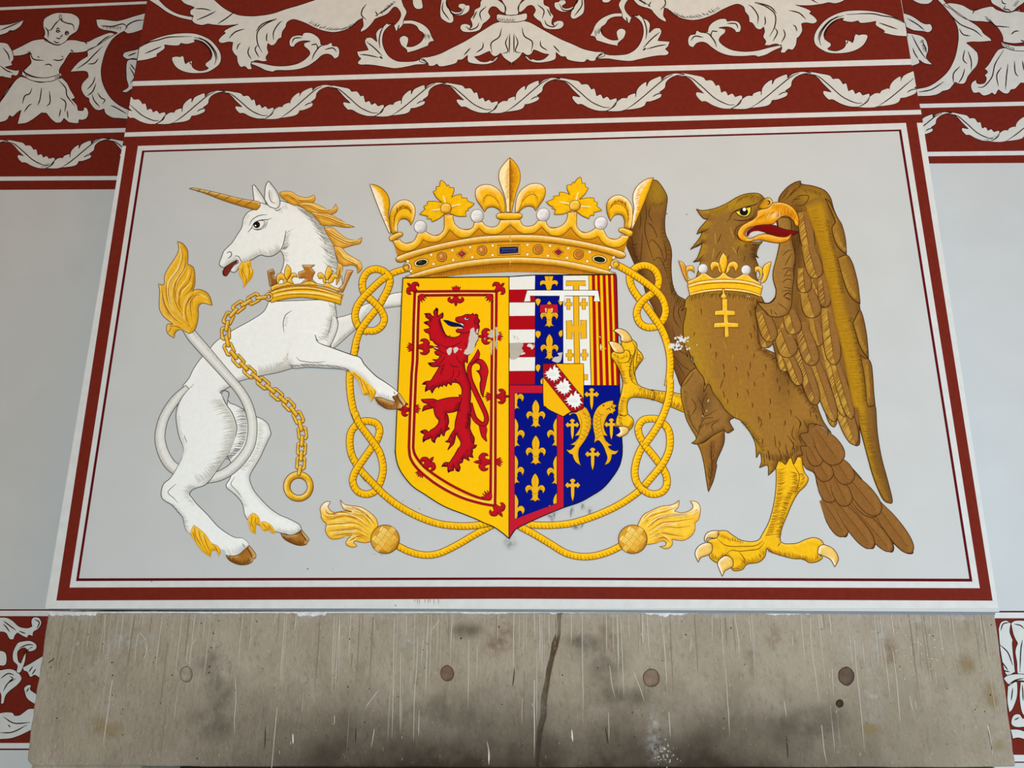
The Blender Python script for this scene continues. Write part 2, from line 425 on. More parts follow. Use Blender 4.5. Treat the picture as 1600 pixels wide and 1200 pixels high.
# wall behind, right
band('trim_16', [(1380,-40),(1660,-60),(1660,158),(1380,164.5)], 'red', 1, BACK, M_RED, 'red field behind the child figure on the right wall')
band('trim_17', [(1380,163.5),(1660,157.5),(1660,163.8),(1380,170)], 'white', 2, BACK, M_FLAT, 'middle off-white stripe on the right wall')
band('trim_18', [(1380,170),(1660,163.8),(1660,235),(1380,238)], 'red', 1, BACK, M_RED, 'red field behind the leaf garland on the right wall')
band('trim_19', [(1380,238),(1660,235),(1660,241.6),(1380,245)], 'white', 2, BACK, M_FLAT, 'lower off-white stripe on the right wall')
band('trim_20', [(1380,245),(1660,241.6),(1660,254.2),(1380,256)], 'red', 1, BACK, M_RED, 'red line closing the frieze on the right wall')
# low frieze beside the fireplace
def low(x0, x1, ys, n0, side):
    cols = [('dred', 'thin dark line'), ('white', 'off-white stripe'), ('red', 'red field'), ('white', 'bottom off-white stripe'), ('dred', 'bottom thin dark line')]
    for i, (c, l) in enumerate(cols):
        a, b = ys[i], ys[i+1]
        band('trim_%d' % (n0+i), [(x0, a), (x1, a), (x1, b), (x0, b)], c, 1+(c == 'white'), BACK, M_FLAT if c == 'white' else M_RED, l+' of the low frieze on the '+side+' wall')
low(-60, 110, (952, 954.2, 962.6, 1161, 1169.5, 1172), 21, 'left')
low(1530, 1660, (954.5, 957, 966, 1179.5, 1190, 1192), 26, 'right')

# ------------------------------------------------------------------ fireplace: two lintel stones, joint, jambs, hearth
lint = thing('fireplace_lintel', 'weathered grey stone fireplace lintel below the painted heraldic panel', 'lintel', (800, 1199), Y=LINT)
jl = T('E6', '278,232 272,300 275,360 248,420 238,500 215,580 205,660 185,740 180,800 178,880 160,960 152,1060 148,1200')
jr = T('E6', '306,232 300,300 300,370 285,440 262,510 245,590 232,660 222,730 212,800 212,880 190,950 182,1000 172,1100 158,1200')
jl, jr = poly(jl), poly(jr)
def rough_edge(a, b, n, amp):
    return [(a[0]+(b[0]-a[0])*i/n+random.uniform(-amp, amp), a[1]+(b[1]-a[1])*i/n+random.uniform(-amp, amp)) for i in range(n+1)]
left_px = [(76, 955.5)]+rough_edge((230, 955), (820, 955), 20, .25)+jl+rough_edge((760, 1199), (60, 1197), 24, .7)+[(48, 1195), (42.5, 1188), (43, 1180)]+rough_edge((46, 1150), (74, 968), 18, .7)
right_px = jr[:1]+rough_edge((960, 955), (1500, 955), 18, .25)+[(1554, 955.5)]+rough_edge((1556, 970), (1587, 1198), 18, .7)+rough_edge((1500, 1199), (900, 1199), 18, .6)+list(reversed(jr[1:]))
for p in (left_px, right_px):
    o = prism('stone', p, LINT, BACK-LINT+.02, M_STONE, None, lint)
    md = o.modifiers.new('bevel', 'BEVEL'); md.width = .004; md.segments = 2; md.limit_method = 'ANGLE'; md.angle_limit = math.radians(50)
M_JOINT = stone_mat('mortar_joint', (92, 76, 58), (74, 60, 46), (58, 48, 38), ZL)
prism('mortar_joint', jl+list(reversed(jr)), LINT+.006, .1, M_JOINT, None, lint)
# plugged holes
M_PLUG = paint_material('filled_hole', .8, .2, 60, bump=.3)
def blob(cx, cy, rx, ry, n=26, am=.08):
    k = [random.uniform(1-am, 1+am) for _ in range(n)]
    k = [(k[i]+k[i-1]+k[(i+1) % n])/3 for i in range(n)]
    return [(cx+rx*k[i]*math.cos(2*math.pi*i/n), cy+ry*k[i]*math.sin(2*math.pi*i/n)) for i in range(n)]
for cx, cy, rx, ry, c, e in ((291, 1053.5, 9.5, 12, (148,137,120), (96,86,74)), (699, 1052, 10, 12, (112,90,72), (80,64,50)), (1018, 1059, 12.2, 14, (128,108,92), (76,60,50)), (1322.5, 1056.5, 12.3, 14, (98,80,68), (60,48,40)), (1312, 1099, 5.5, 6, (70,54,42), (44,36,30)), (122, 1005, 4.5, 4.5, (158,150,138), (140,132,120))):
    s = Sheet(LINT); p = blob(cx, cy, rx, ry); s.fill(p, c, 3, shade=[(e, 4, 45, 1, .8)], step=2.5); s.outline(p, e, 1.2, 4); s.build('hole_plug', M_PLUG, lint)
# stains, splashes and runs of paint
def stain(p, c, spots, L=1): 
    s = Sheet(LINT); s.fill(p, c, L, skirt=False); return s
M_STAIN = {}
def stain_mat(c, scale=30, lo=.45, hi=.7, mx=.8):
    """thin translucent stain, broken up by noise and fading from its middle"""
    m = bpy.data.materials.new('stone_stain'); m.use_nodes = True; t = m.node_tree; L = t.links.new
    b = t.nodes['Principled BSDF']; b.inputs['Base Color'].default_value = tuple(C(c))+(1,); b.inputs['Roughness'].default_value = .85
    a = nn(t, 'ShaderNodeAttribute', attribute_name='Col'); g = nn(t, 'ShaderNodeNewGeometry')
    n = nn(t, 'ShaderNodeTexNoise'); n.inputs['Scale'].default_value = scale; n.inputs['Detail'].default_value = 6; L(g.outputs['Position'], n.inputs['Vector'])
    r = nn(t, 'ShaderNodeMapRange'); r.inputs[1].default_value = lo; r.inputs[2].default_value = hi; r.inputs[4].default_value = mx; L(n.outputs[0], r.inputs[0])
    mu = nn(t, 'ShaderNodeMath', operation='MULTIPLY'); L(a.outputs['Fac'], mu.inputs[0]); L(r.outputs[0], mu.inputs[1]); L(mu.outputs[0], b.inputs['Alpha'])
    return m
def stains(name, spots, mat, L=1.5, Y=LINT, parent=None):
    s = Sheet(Y)
    for cx, cy, rx, ry in spots:
        s.fill(circle(cx, cy, rx, ry, 28), (0, 0, 0), L, spots=[((255, 255, 255), cx, cy, rx, ry, 1.0)], step=max(3, min(rx, ry)/3), skirt=False); L += .15
    return s.build(name, mat, parent)
stains('rust_stain', [(1175,1026,16,15),(1177,1045,9,22),(790,998,26,30),(770,1010,26,22),(948,985,22,14),(962,994,14,14),(1208,995,16,26),(1390,1020,16,36)], stain_mat((128, 90, 44), 40, .35, .75, .6), parent=lint)
stains('ochre_stain', [(1510,1038,22,22),(1545,1080,14,26),(1550,1098,18,16),(150,1132,20,24),(178,1142,22,18),(1360,1140,24,14),(1560,1165,14,14)], stain_mat((156, 130, 76), 26, .25, .7, .7), parent=lint)
stains('soot_stain', [(920,1012,56,26),(945,1040,48,50),(905,1000,40,14),(970,1090,70,22),(330,1035,44,30),(345,1075,36,52),(330,1130,60,40),(730,985,40,18),(1240,1140,100,40),(1290,1120,60,30),(700,1110,70,40),(1030,1170,180,34),(560,1175,200,30),(790,1170,120,40)], stain_mat((84, 74, 62), 18, .3, .75, .6), parent=lint)
stains('lime_stain', [(1370,990,22,70),(1365,1080,24,80),(640,1000,30,60),(1025,1165,26,40),(1022,1140,14,50),(200,1000,70,22),(1330,1010,20,46),(120,962,60,14),(230,960,70,9),(320,962,60,10),(480,965,60,12),(600,962,70,9),(740,962,70,10),(930,962,80,9),(1040,964,60,12),(1130,962,60,8),(1230,964,70,12),(1330,964,60,12),(1430,968,70,12),(1500,964,50,12)], stain_mat((204, 199, 192), 70, .42, .7, .55), parent=lint)
s = Sheet(LINT)
lines = []
for d in ('E4:660,240 655,320 650,400 645,480', 'E4:770,240 760,340 745,440 738,500', 'E4:1015,250 1000,360 985,470 970,600', 'E4:1518,240 1505,360 1495,470 1490,550', 'E4:905,410 915,470 895,530', 'E4:1175,430 1165,540', 'E4:870,350 920,420 905,520', 'E4:1470,640 1475,760 1465,900 1468,1010', 'E4:1225,390 1200,430',
          'E5:180,250 170,400 158,540 150,690', 'E5:490,250 480,460 472,640', 'E5:525,250 520,440 512,600', 'E5:865,260 860,480 858,700 850,1010', 'E5:1010,380 1005,560 990,760 985,1040', 'E5:1045,400 1030,560', 'E5:1330,400 1328,620 1325,840', 'E5:940,250 938,380', 'E5:765,715 700,800 680,835', 'E5:740,955 720,1075', 'E5:1145,280 1090,345', 'E5:490,870 490,930', 'E5:1020,840 1015,1000', 'E5:740,270 742,340', 'E5:905,480 900,960', 'E5:1230,240 1215,450',
          'E6:140,235 142,380', 'E6:230,240 232,430', 'E6:440,240 440,520 448,850', 'E6:590,250 592,480', 'E6:680,260 690,520 700,760', 'E6:815,230 815,420', 'E6:845,240 850,360 862,510', 'E6:930,240 955,480 970,740', 'E6:1250,250 1252,410', 'E6:1390,240 1415,400 1420,530', 'E6:1480,250 1495,420', 'E6:610,560 625,680 645,760', 'E6:760,600 800,700 830,790', 'E6:980,850 990,1010', 'E6:1120,380 1115,480',
          'E7:205,240 225,470 240,560', 'E7:265,260 270,420 300,640 325,820', 'E7:540,400 555,600 575,780 605,1100', 'E7:590,420 605,560', 'E7:665,240 680,420 690,560', 'E7:715,400 740,560 765,780', 'E7:780,470 800,620 815,780 830,960', 'E7:935,380 945,520', 'E7:1015,250 1020,330', 'E7:1130,250 1140,330', 'E7:1370,930 1395,1060 1408,1135', 'E7:885,750 905,845', 'E7:920,780 928,835', 'E7:335,930 350,1080 370,1180', 'E7:100,780 115,880', 'E7:400,580 410,740', 'E7:150,380 155,440', 'E7:700,250 720,400'):
    fr, q = d.split(':'); lines.append(resample(O(fr, q), 3))
s.strokes(lines, (190, 182, 170), 1.0, 3, taper=(.9, .2))
for _ in range(150):
    x = random.uniform(82, 1548); y = random.choice([960, 960, random.uniform(965, 1120)]); h = random.uniform(15, 130)
    k = (x-832)/(y+3575); q = [(x+k*h*t+random.uniform(-.4, .4), y+h*t) for t in np.linspace(0, 1, 7)]
    s.strokes([q], random.choice([(176, 167, 153), (184, 176, 164), (170, 160, 146), (128, 116, 100)]), random.uniform(.5, 1.7), 2.5, taper=(.9, .1))
s.strokes([resample(O('E5', '1445,1035 1455,1100 1455,1180'), 3), resample(O('E6', '373,960 380,1035'), 3), resample(O('E7', '1375,940 1400,1090'), 3), resample(O('E5', '230,985 232,1050'), 3)], (226, 222, 212), 1.8, 3, taper=(.3, .2))
for _ in range(260):
    x = random.uniform(80, 1545); y = random.choice([random.uniform(962, 1195), random.gauss(1150, 30)])
    if y < 962 or y > 1196: continue
    r = random.uniform(.3, .8); s.strokes([[(x, y), (x+random.uniform(-.4, .4), y+r*random.choice([1, 1, 3, 7]))]], random.choice([(204,198,186), (184,176,164), (160,150,138)]), r*1.5, 3, taper=(.8, .4))
for _ in range(46):
    x = random.gauss(1038, 10); y = random.gauss(1180, 10); r = random.uniform(.5, 1.3); s.fill(circle(x, y, r, r, 6), (206, 202, 194), 3, skirt=False)
for _ in range(40):
    x = random.uniform(1400, 1475); y = random.gauss(1015, 14); r = random.uniform(.4, .9); s.fill(circle(x, y, r, r, 6), (216, 212, 204), 3, skirt=False)
stuff(s.build('paint_drip', M_FLAT, lint))
s = Sheet(LINT)
for _ in range(150):
    x = random.uniform(70, 1560); y = random.uniform(970, 1195); r = random.uniform(.4, 1.3)
    s.fill(blob(x, y, r, r*random.uniform(.6, 1.5), 7, .3), (62, 54, 46), 2.6, skirt=False)
lines = [resample(O('E6', '15,570 10,640 3,690'), 2), resample(O('E6', '585,945 600,1050'), 3), resample(O('E4', '300,545 340,515'), 2), resample(O('E7', '115,1000 125,1140'), 3), resample(O('E5', '60,940 55,1080'), 3), resample(O('E5', '625,950 622,1040'), 3)]
s.strokes(lines, (50, 42, 36), 1.5, 2.8, taper=(.3, .3))
stuff(s.build('pit_mark', M_INK, lint))
# lime plaster lapping over the top edge of the lintel
top = []
x = 76.0
while x < 1554:
    d = .2+1.2*math.sin(x*.031)*math.sin(x*.013+1)+random.uniform(-.9, .9)
    for a, b, e in ((76, 150, 5), (465, 510, 5), (1030, 1075, 3), (1200, 1265, 3.5), (860, 870, 3), (1010, 1045, 3)):
        if a < x < b: d += e*random.uniform(.6, 1)
    top.append((x, 957.4+max(.3, d))); x += random.uniform(2, 5)
s = Sheet(LINT); s.fill([(76, 955.6)]+top+[(1554, 959), (1553.6, 955.6)], (206, 206, 205), 4); s.build('plaster_lap', M_PLUG, lint)
bm = bmesh.new(); box(bm, XL0+.01, XR0-.01, BREAST+.004, BACK, ZB-.008, ZB+.0005)
o = mesh_obj('joint_shadow', bm, M_FLAT, (128, 132, 138), lint)  # shadow under the plaster edge put in as a grey strip at the joint
# jambs and firebox below
zl = ZL+.002
for nm, x0, x1 in (('jamb', XL0+.03, XL0+.36), ('jamb', XR0-.36, XR0-.03)):
    bm = bmesh.new(); box(bm, x0, x1, LINT+.01, BACK, 0, zl); j = mesh_obj('fireplace_jamb', bm, M_STONE)
    tag(j, 'stone jamb carrying the %s end of the fireplace lintel' % ('left' if x0 < 0 else 'right'), 'jamb')
bm = bmesh.new(); box(bm, XL0+.36, XR0-.36, BACK-.012, BACK-.002, 0, zl)
fb = mesh_obj('wall_firebox', bm, M_DARK, (38, 33, 29)); struct(fb)
# ------------------------------------------------------------------ leaf garlands
D_OUT = T('A2', '425,531! 480,533 530,542 580,553 598,572! 632,572 655,602! 672,598 684,640! 708,632 722,656! 745,645 762,664! 796,655 800,674 785,705 740,730! 690,728 640,712 600,690 575,690! 556,672 543,650 548,638! 590,646! 548,605 520,572 500,556 470,547 425,545!')
U_OUT = T('A2', '738,730! 770,712 797,678 830,655 858,655! 866,640 905,628 908,652! 913,612 935,582 968,562 970,590! 985,560 1020,540 1052,531 1056,553! 1080,530 1110,519 1140,514 1190,521! 1140,529 1105,545 1082,570 1075,600 1042,626! 1056,632 1050,655 1000,676 970,680! 958,702 930,715 880,723 846,725! 820,732 775,733')
D_V = [T('A2', '470,545 520,560 580,610 650,672 720,706 760,708'), T('A2', '800,676 785,702 745,728')]
U_V = [T('A2', '852,722 900,690 950,650 1010,598 1075,545 1120,522'), T('A2', '1056,632 1030,635 1005,650')]
PK0, PK1 = (507.5, 133.5), (684.5, 129.2)
def wave(pts, a, b):
    """carry the traced wave from its two crests to the crests a, b"""
    k = (b[0]-a[0])/(PK1[0]-PK0[0]); out = []
    for p in pts:
        t = (p[0]-PK0[0])/(PK1[0]-PK0[0]); y = p[1]-(PK0[1]*(1-t)+PK1[1]*t)
        out.append((a[0]+(b[0]-a[0])*t, a[1]*(1-t)+b[1]*t+y*k*.985)+tuple(p[2:]))
    return out
def garland(label, crests, Y, lim=None):
    t = thing('leaf_garland', label, 'garland', ((crests[0][0]+crests[-1][0])/2, crests[0][1]+50), 'painted leaf garlands', Y)
    for a, b in zip(crests[:-1], crests[1:]):
        for out, vv in ((D_OUT, D_V), (U_OUT, U_V)):
            p = smooth(wave(out, a, b))
            vs = [smooth(wave(q, a, b), False) for q in vv]
            if lim:
                x0, x1 = lim
                p = clipx(p, x0, x1)
                if p is None: continue
                vs = [[q for q in v_ if x0(q[1]) < q[0] < x1(q[1])] for v_ in vs]
            s = Sheet(Y); LL = 3 if out is D_OUT else 3.15; s.fill(p, 'motif', LL); s.outline(p, (52, 18, 16), 1.1, LL+.03)
            s.strokes([v_ for v_ in vs if len(v_) > 2], 'ink', 1.6, 4, taper=(.4, .5))
            hs = hatch(smooth(wave(T('A2', '715,726 750,716 775,700'), a, b), False), 1.6, 5, ang=200) if out is D_OUT else []
            if hs and not lim: s.strokes(hs, 'ink', .5, 4, taper=(.8, .2))
            s.build('leaf', M_FLAT, t)
    return t
def clipx(p, x0, x1):
    """clip an outline between two slanting vertical lines of the photograph (the edges of the breast)"""
    for fn, sg in ((x0, 1), (x1, -1)):
        out = []
        for i in range(len(p)):
            a, b = p[i], p[(i+1) % len(p)]; da, db = sg*(a[0]-fn(a[1])), sg*(b[0]-fn(b[1]))
            if da >= 0: out.append(a)
            if (da >= 0) != (db >= 0): u = da/(da-db); out.append((a[0]+(b[0]-a[0])*u, a[1]+(b[1]-a[1])*u))
        p = out
        if len(p) < 3: return None
    return p
EDL = lambda y: 230-.1685*y; EDR = lambda y: 1408.5+.1695*y
garland('long white leaf garland waving across the chimney breast above the panel', [(168,147),(340.5,142),(507.5,133.5),(684.5,129.3),(863,122),(1056,115),(1253.5,112.5),(1455,107)], BREAST, (EDL, EDR))
garland('white leaf garland on the left wall under the child figure', [(-326,224),(-160,221.5),(2,219),(161,216.5),(322,214)], BACK)
garland('white leaf garland on the right wall under the child figure', [(1318,178),(1476,175.5),(1640,173),(1806,170.4),(1974,167.8)], BACK)

# ------------------------------------------------------------------ acanthus frieze on the breast
CXW = (XL0+XR0+XL1+XR1)/4
def project(Pw):
    v = Pw-CAM[None]; zc = v@FW
    return np.stack([800+FPX*(v@RT)/zc, 600-FPX*(v@UP)/zc], 1)
def mirror_at(P, cx, Y=BREAST):
    Wp = hits(np.array(P)[:, :2], Y); Wp[:, 0] = 2*cx-Wp[:, 0]
    return [tuple(q) for q in project(Wp)][::-1]
def mirror(P):
    Wp = hits(np.array(P)[:, :2], BREAST); Wp[:, 0] = 2*CXW-Wp[:, 0]
    return [tuple(q) for q in project(Wp)]
def motif(name, label, cat, shapes, veins=(), Y=BREAST, mir=False, group=None, lim=None, parts='leaf', hat=(), sym=None):
    f = (lambda q: list(reversed(mirror(q)))) if mir else (lambda q: q)
    first = f(shapes[0]); cx = sum(p[0] for p in first)/len(first); cy = max(p[1] for p in first)
    t = thing(name, label, cat, (cx, cy), group, Y)
    for i, p in enumerate(shapes):
        p = f(p)
        if lim:
            p = clipx(p, *lim)
            if p is None: continue
        s = Sheet(Y)
        if sym and parts[i] != 'head':                                     # figure going on past the picture edge, alike on both sides of its middle
            ax = lambda y: sym+.165*(y-200)
            p = clipx(p, lambda y: -1e4, ax); cxw = float(hit(ax(120), 120, Y)[0])
            run = [[]]
            for q in p+p[:1]:
                if q[0] < ax(q[1])-.05: run[-1].append(q)
                elif run[-1]: run.append([])
            if len(run) > 1 and run[-1] and run[0] and p[0][0] < ax(p[0][1])-.05: run[0] = run.pop()[:-1]+run[0]
            for g_ in (p, mirror_at(p, cxw, Y)): s.fill(g_, 'motif', 3+.2*i)
            for r_ in run:
                if len(r_) > 2:
                    for g_ in (r_, mirror_at(r_, cxw, Y)): s.strokes([g_], (52, 18, 16), 1.1, 3.1+.2*i)
        else:
            s.fill(p, 'motif', 3+.2*i); s.outline(p, (52, 18, 16), 1.1, 3.1+.2*i)
        s.build(parts if isinstance(parts, str) else parts[i], M_FLAT, t)
    if len(veins):
        s = Sheet(Y)
        for q in veins:
            q = f(q)
            if lim: q = [r for r in q if lim[0](r[1]) < r[0] < lim[1](r[1])]
            if len(q) > 2: s.strokes([q], 'ink', 1.8, 4.6, taper=(.35, .3))
        for q in hat:
            s.strokes([f(k) for k in q], 'ink', .75, 4.6, taper=(.8, .2))
        if s.v: stuff(s.build('ink_line', M_INK, t))
    return t
F1 = S('A1', '856,305! 900,275 960,245 1040,220 1130,207 1220,210 1300,240 1350,285 1380,340 1375,395 1330,435 1280,455 1200,458 1140,445 1100,420 1078,385 1075,360 1100,352 1125,355! 1143,347! 1155,372 1162,398! 1180,385 1202,380! 1200,410 1215,430 1250,442 1290,435 1303,425! 1285,412 1285,395 1310,375 1325,345 1315,310 1285,275 1250,255 1210,248! 1218,262 1170,276 1130,270! 1115,285 1070,285 1028,280! 1028,305 980,340 985,352! 940,367 900,376 850,382!')
F1V = [O('A1', '868,300 930,265 990,250 1060,232 1200,228'), O('A1', '1210,232 1280,255 1330,310 1350,365 1340,405'), O('A1', '1240,232 1300,265 1345,320 1360,370'), O('A1', '1225,246 1290,285 1320,340 1318,375'), O('A1', '905,335 960,312 1010,290'), O('A1', '1150,360 1160,400'), O('A1', '1185,385 1195,405')]
F2 = S('A1', '915,-10! 985,-10! 1040,45 1110,85 1205,106! 1198,128! 1120,110 1050,80 985,35')
G = S('A2', '-475,-20 -450,20 -400,40 -385,48! -410,65 -410,90 -390,100! -402,120 -385,145 -340,158 -300,150 -270,155! -200,160 -130,155 -110,150! -170,175 -200,195 -190,206! -220,230 -235,255 -215,270 -170,262 -145,265! -150,310 -130,345 -120,350! -115,390 -95,420 -70,415 -50,435! -25,430 -32,400 0,378 45,385 70,380! 62,358 78,330 70,300 75,270! 95,285 120,275 140,245 160,235! 165,200 185,170 195,140 230,122 270,130 320,150 370,175 430,195 490,202 550,190 600,165 640,130 665,112! 670,160 655,185 655,202! 690,182 722,150 742,122! 760,112 820,88 862,45 888,55 905,90 893,125 862,160! 875,196! 915,160 925,120 942,75 920,30 905,-20 880,-80 800,-120 680,-130 560,-115 460,-70 380,-8 330,12 260,35 190,55 110,82 40,95 -40,100 -120,90 -200,50 -270,-10 -330,-60 -420,-60!')
GV = [O('A2', q) for q in ('-380,55 -330,55 -280,66', '-370,125 -310,100 -250,70', '-240,150 -180,110 -130,70', '-170,240 -130,200 -70,180', '-120,310 -110,280 -95,270', '-40,290 -50,330 -30,370', '10,280 -5,310 20,360', '0,195 40,150 130,115', '110,250 110,200 140,150 165,130', '70,205 65,240 70,260', '130,120 60,150 10,200 10,270 40,330', '690,25 665,60 660,95 690,125', '745,70 760,95 745,98', '860,20 810,60 760,90', '895,155 885,185')]
GH = [hatch(O('A2', '330,148 400,175 480,190 560,178 620,140'), 2.4, 8, ang=-35), hatch(O('A2', '790,85 840,40 870,15'), 1.6, 5, ang=200)]
LOW = S('A2', '-30,385! 40,396 110,410 180,412 250,400 300,375 335,340 330,315 302,290 300,270! 322,262 340,258 300,255 268,262 245,278 238,292! 215,290 208,260 225,230 260,220 290,222! 300,205 340,205 380,225 400,250 405,278! 440,280 470,266 478,287! 510,292 522,320 515,355 490,368! 470,345 440,338 410,348 380,375 330,410 270,432 200,440 130,440 105,450! 60,440 20,420 -30,400!')
LOWV = [O('A2', q) for q in ('350,375 365,335 400,290 430,282', '375,270 385,300 370,330', '225,270 240,240 290,235', '430,310 480,300 505,325', '345,280 380,275')]
F5 = S('A2', '978,-10! 1035,-10! 1043,45 1020,58 995,52 980,25')
F6 = S('A2', '1040,362! 1000,380 940,385 880,380 830,350 800,300 790,250 800,200 830,165 862,146! 830,152 818,145! 790,170 768,182 750,210 756,262! 722,235 690,236! 680,262 702,312! 660,318 630,322! 640,352 656,366! 635,390 650,405 700,405 750,410 810,420 870,428 940,418 1000,405 1050,402 1075,395!')
F6V = [O('A2', q) for q in ('650,340 700,345 770,360', '690,260 740,300 790,350', '770,355 790,365 775,350', '800,160 780,200 770,250 775,300', '1030,372 1050,378 1075,395')]
F7 = S('A2', '920,128! 980,128 1040,150 1080,185 1100,230 1115,255! 1085,265 1075,287! 1040,300 1000,315 945,330! 940,310 910,285 897,255 900,235 925,222 950,235 952,258 942,292! 980,290 1020,270 1042,245 1048,212 1020,190 1003,165 970,150 920,150!')
F8 = S('A2', '1160,-10! 1150,60 1155,110 1185,135 1215,145 1235,130 1230,95 1212,76! 1240,95 1290,95 1330,70 1335,35 1310,32! 1300,22 1270,25 1265,45 1288,60 1270,75 1235,72 1200,50 1188,20 1192,-10!')
F8V = [O('A2', '1170,10 1165,60 1190,100 1210,125'), O('A2', '1190,-5 1200,40 1230,85 1280,85 1305,45')]
LIM = (EDL, EDR)
for mir, side in ((False, 'left'), (True, 'right')):
    motif('leaf_curl', 'white curling acanthus tendril at the %s end of the chimney breast frieze' % side, 'scroll', [F1, F2], F1V, mir=mir, group='scrolls of the breast frieze', lim=LIM)
    motif('beast_scroll', 'white leaf-tailed beast cut by the top edge, %s half of the frieze' % side, 'beast', [G], GV, mir=mir, group='leaf beasts of the frieze', parts='body', hat=GH)
    motif('leaf_curl', 'white forked leaf curl under the %s leaf-tailed beast' % side, 'scroll', [LOW], LOWV, mir=mir, group='scrolls of the breast frieze')
    motif('leaf_curl', 'white scroll with three leaves and a curled ribbon beside the central leaf skirt, %s' % side, 'scroll', [F6, F7, F5], F6V, mir=mir, group='scrolls of the breast frieze', hat=[hatch(O('A2', '1042,215 1060,210 1090,220'), 1.5, 9, ang=95)])
    motif('leaf_curl', 'small white hooked leaf at the top edge, %s of the central figure' % side, 'scroll', [F8], F8V, mir=mir, group='scrolls of the breast frieze')
SK = T('A2', '1522,135! 1480,150 1400,200 1300,260 1220,300 1150,335 1080,355 1030,360 1025,385 1075,397! 1082,412 1110,412 1130,400! 1150,416 1200,410 1250,395 1262,375! 1290,372 1322,345! 1325,385 1370,400 1440,402 1490,385 1520,350! 1500,360 1480,380 1465,376! 1440,386 1400,382 1365,355! 1400,347 1440,328 1460,320! 1475,345 1500,352 1530,332! 1550,362 1590,390 1614,400!')
half = smooth(SK+[(803.5, 34.2, True)])
def both(pl): return dedupe(pl+list(reversed(mirror(pl))))
SKh = smooth(SK, False); SKf = both(SKh)
RI = both(smooth(T('A2', '1612,90 1560,94 1512,88 1503,105 1512,130 1560,139 1612,138'), False))
UPL = S('A2', '1500,-10! 1550,30 1555,78 1530,72 1500,45 1470,45 1453,75 1466,105 1440,135 1420,150 1400,185 1360,200 1300,200 1276,178 1283,155 1310,148 1340,160 1335,180! 1350,165 1348,140 1340,118 1360,90 1368,60 1398,42 1403,10 1420,-10!')
TOPC = both(smooth(T('A2', '1612,96 1560,90 1562,50 1540,10 1530,-10'), False))
SV = [O('A2', q) for q in ('1535,175 1520,230 1470,270 1475,330', '1420,265 1415,300 1375,330', '1575,225 1560,270 1575,320 1540,335', '1300,345 1340,300', '1612,210 1612,330')]
UV = [O('A2', q) for q in ('1440,40 1400,80 1410,130', '1380,70 1355,120', '1310,165 1340,185 1380,170 1395,140')]
motif('leaf_skirt', 'white spreading leaf skirt with banded waist at the centre of the breast frieze', 'ornament', [SKf, RI, TOPC, UPL, list(reversed(mirror(UPL)))], SV+[mirror(q) for q in SV]+UV+[mirror(q) for q in UV], parts=['skirt', 'waist_band', 'stem', 'leaf', 'leaf'], hat=[hatch(O('A2', '1510,125 1560,134 1610,134'), 1.6, 6, ang=-70)])

# ------------------------------------------------------------------ child figures and scrolls on the walls behind
Y = BACK
head = S('A1', '270,165 275,120 310,95 350,80 400,80 450,85 490,110 497,150 480,195 450,215 430,232 410,260 375,278 345,278 310,262 290,245 268,232! 280,215 278,190')
body = S('A1', '275,245 300,262 340,280 375,280 420,252 470,250 540,262 600,235 680,205 722,212! 660,250 600,290 540,320 480,330 440,328! 420,355 400,390 385,410 370,440 376,470! 300,487 220,480 160,455 150,440! 180,410 195,390 186,350 188,328! 140,345 80,350 40,345! 70,320 130,290 200,255 250,245')
belt = S('A1', '140,440! 160,462 210,482 290,486 360,468 380,455! 384,475 330,505 260,512 190,500 136,468!')
skirt = S('A1', '110,490! 140,480 250,515 370,490 390,490 420,520 440,560 468,610 448,620! 480,655 488,690! 520,690 525,670 545,678 553,710 540,740 510,752! 495,748 490,770 460,770 430,765! 400,740! 380,765 350,768! 320,745 290,708! 260,705! 230,728 200,750 160,770 108,776! 120,730 132,688! 110,702! 80,730 60,722! 40,752 -10,768! -30,700! 20,600 60,540')
bv = [circle(x/4, y/4, rx, ry, 14)+[(x/4+rx, y/4)] for x, y, rx, ry in ((362, 195, 2.2, 1.7), (418, 211, 2.2, 1.7))]+[O('A1', q) for q in ('348,200 362,190 380,200', '402,215 418,205 434,212', '370,90 372,115 395,135 420,145 455,155 465,190', '300,190 320,185 345,150 375,120', '280,170 300,195 300,235', '350,185 362,175 375,185', '405,205 418,195 432,205', '375,225 385,228 390,215', '350,235 370,242 380,232', '335,255 355,268 370,262', '190,330 210,370 275,378', '330,372 370,378 400,365', '235,350 245,362', '385,350 395,358', '280,405 310,402 325,415', '440,310 460,325', '530,262 545,275', '600,290 650,245 690,222', '0,640 40,580 80,520 110,490', '200,550 185,585 155,600 140,650', '260,548 250,620 235,660', '310,570 312,640 290,665', '375,610 410,640 405,700', '365,500 410,550 420,600 470,665', '150,700 180,660 200,650', '380,680 370,730', '420,690 425,740')]
motif('child_figure', 'white painted child with outstretched arms and leaf skirt on the left wall', 'figure', [body, head, skirt, belt], bv, Y=BACK, parts=['torso', 'head', 'leaf_skirt', 'belt'], hat=[hatch(O('A1', '270,215 280,250'), 1.2, 5, ang=60), hatch(O('A1', '190,318 200,340'), 1.2, 5, ang=160), hatch(O('A1', '375,90 385,130'), 1.2, 4, ang=30), hatch(O('A1', '145,445 160,475'), 1.3, 5, ang=20), hatch(O('A1', '350,478 382,465'), 1.3, 5, ang=110)])
wing = S('A1', '-20,158! 60,150 150,125! 130,162 90,190 62,190! 40,207 -20,226!')
lf = S('A1', '-20,262! 40,270 60,290 80,330 85,370 70,390! 76,407 30,420! 60,432 100,440 120,434! 115,462 100,475! 76,470 70,490! 40,485 0,480 -20,520!')
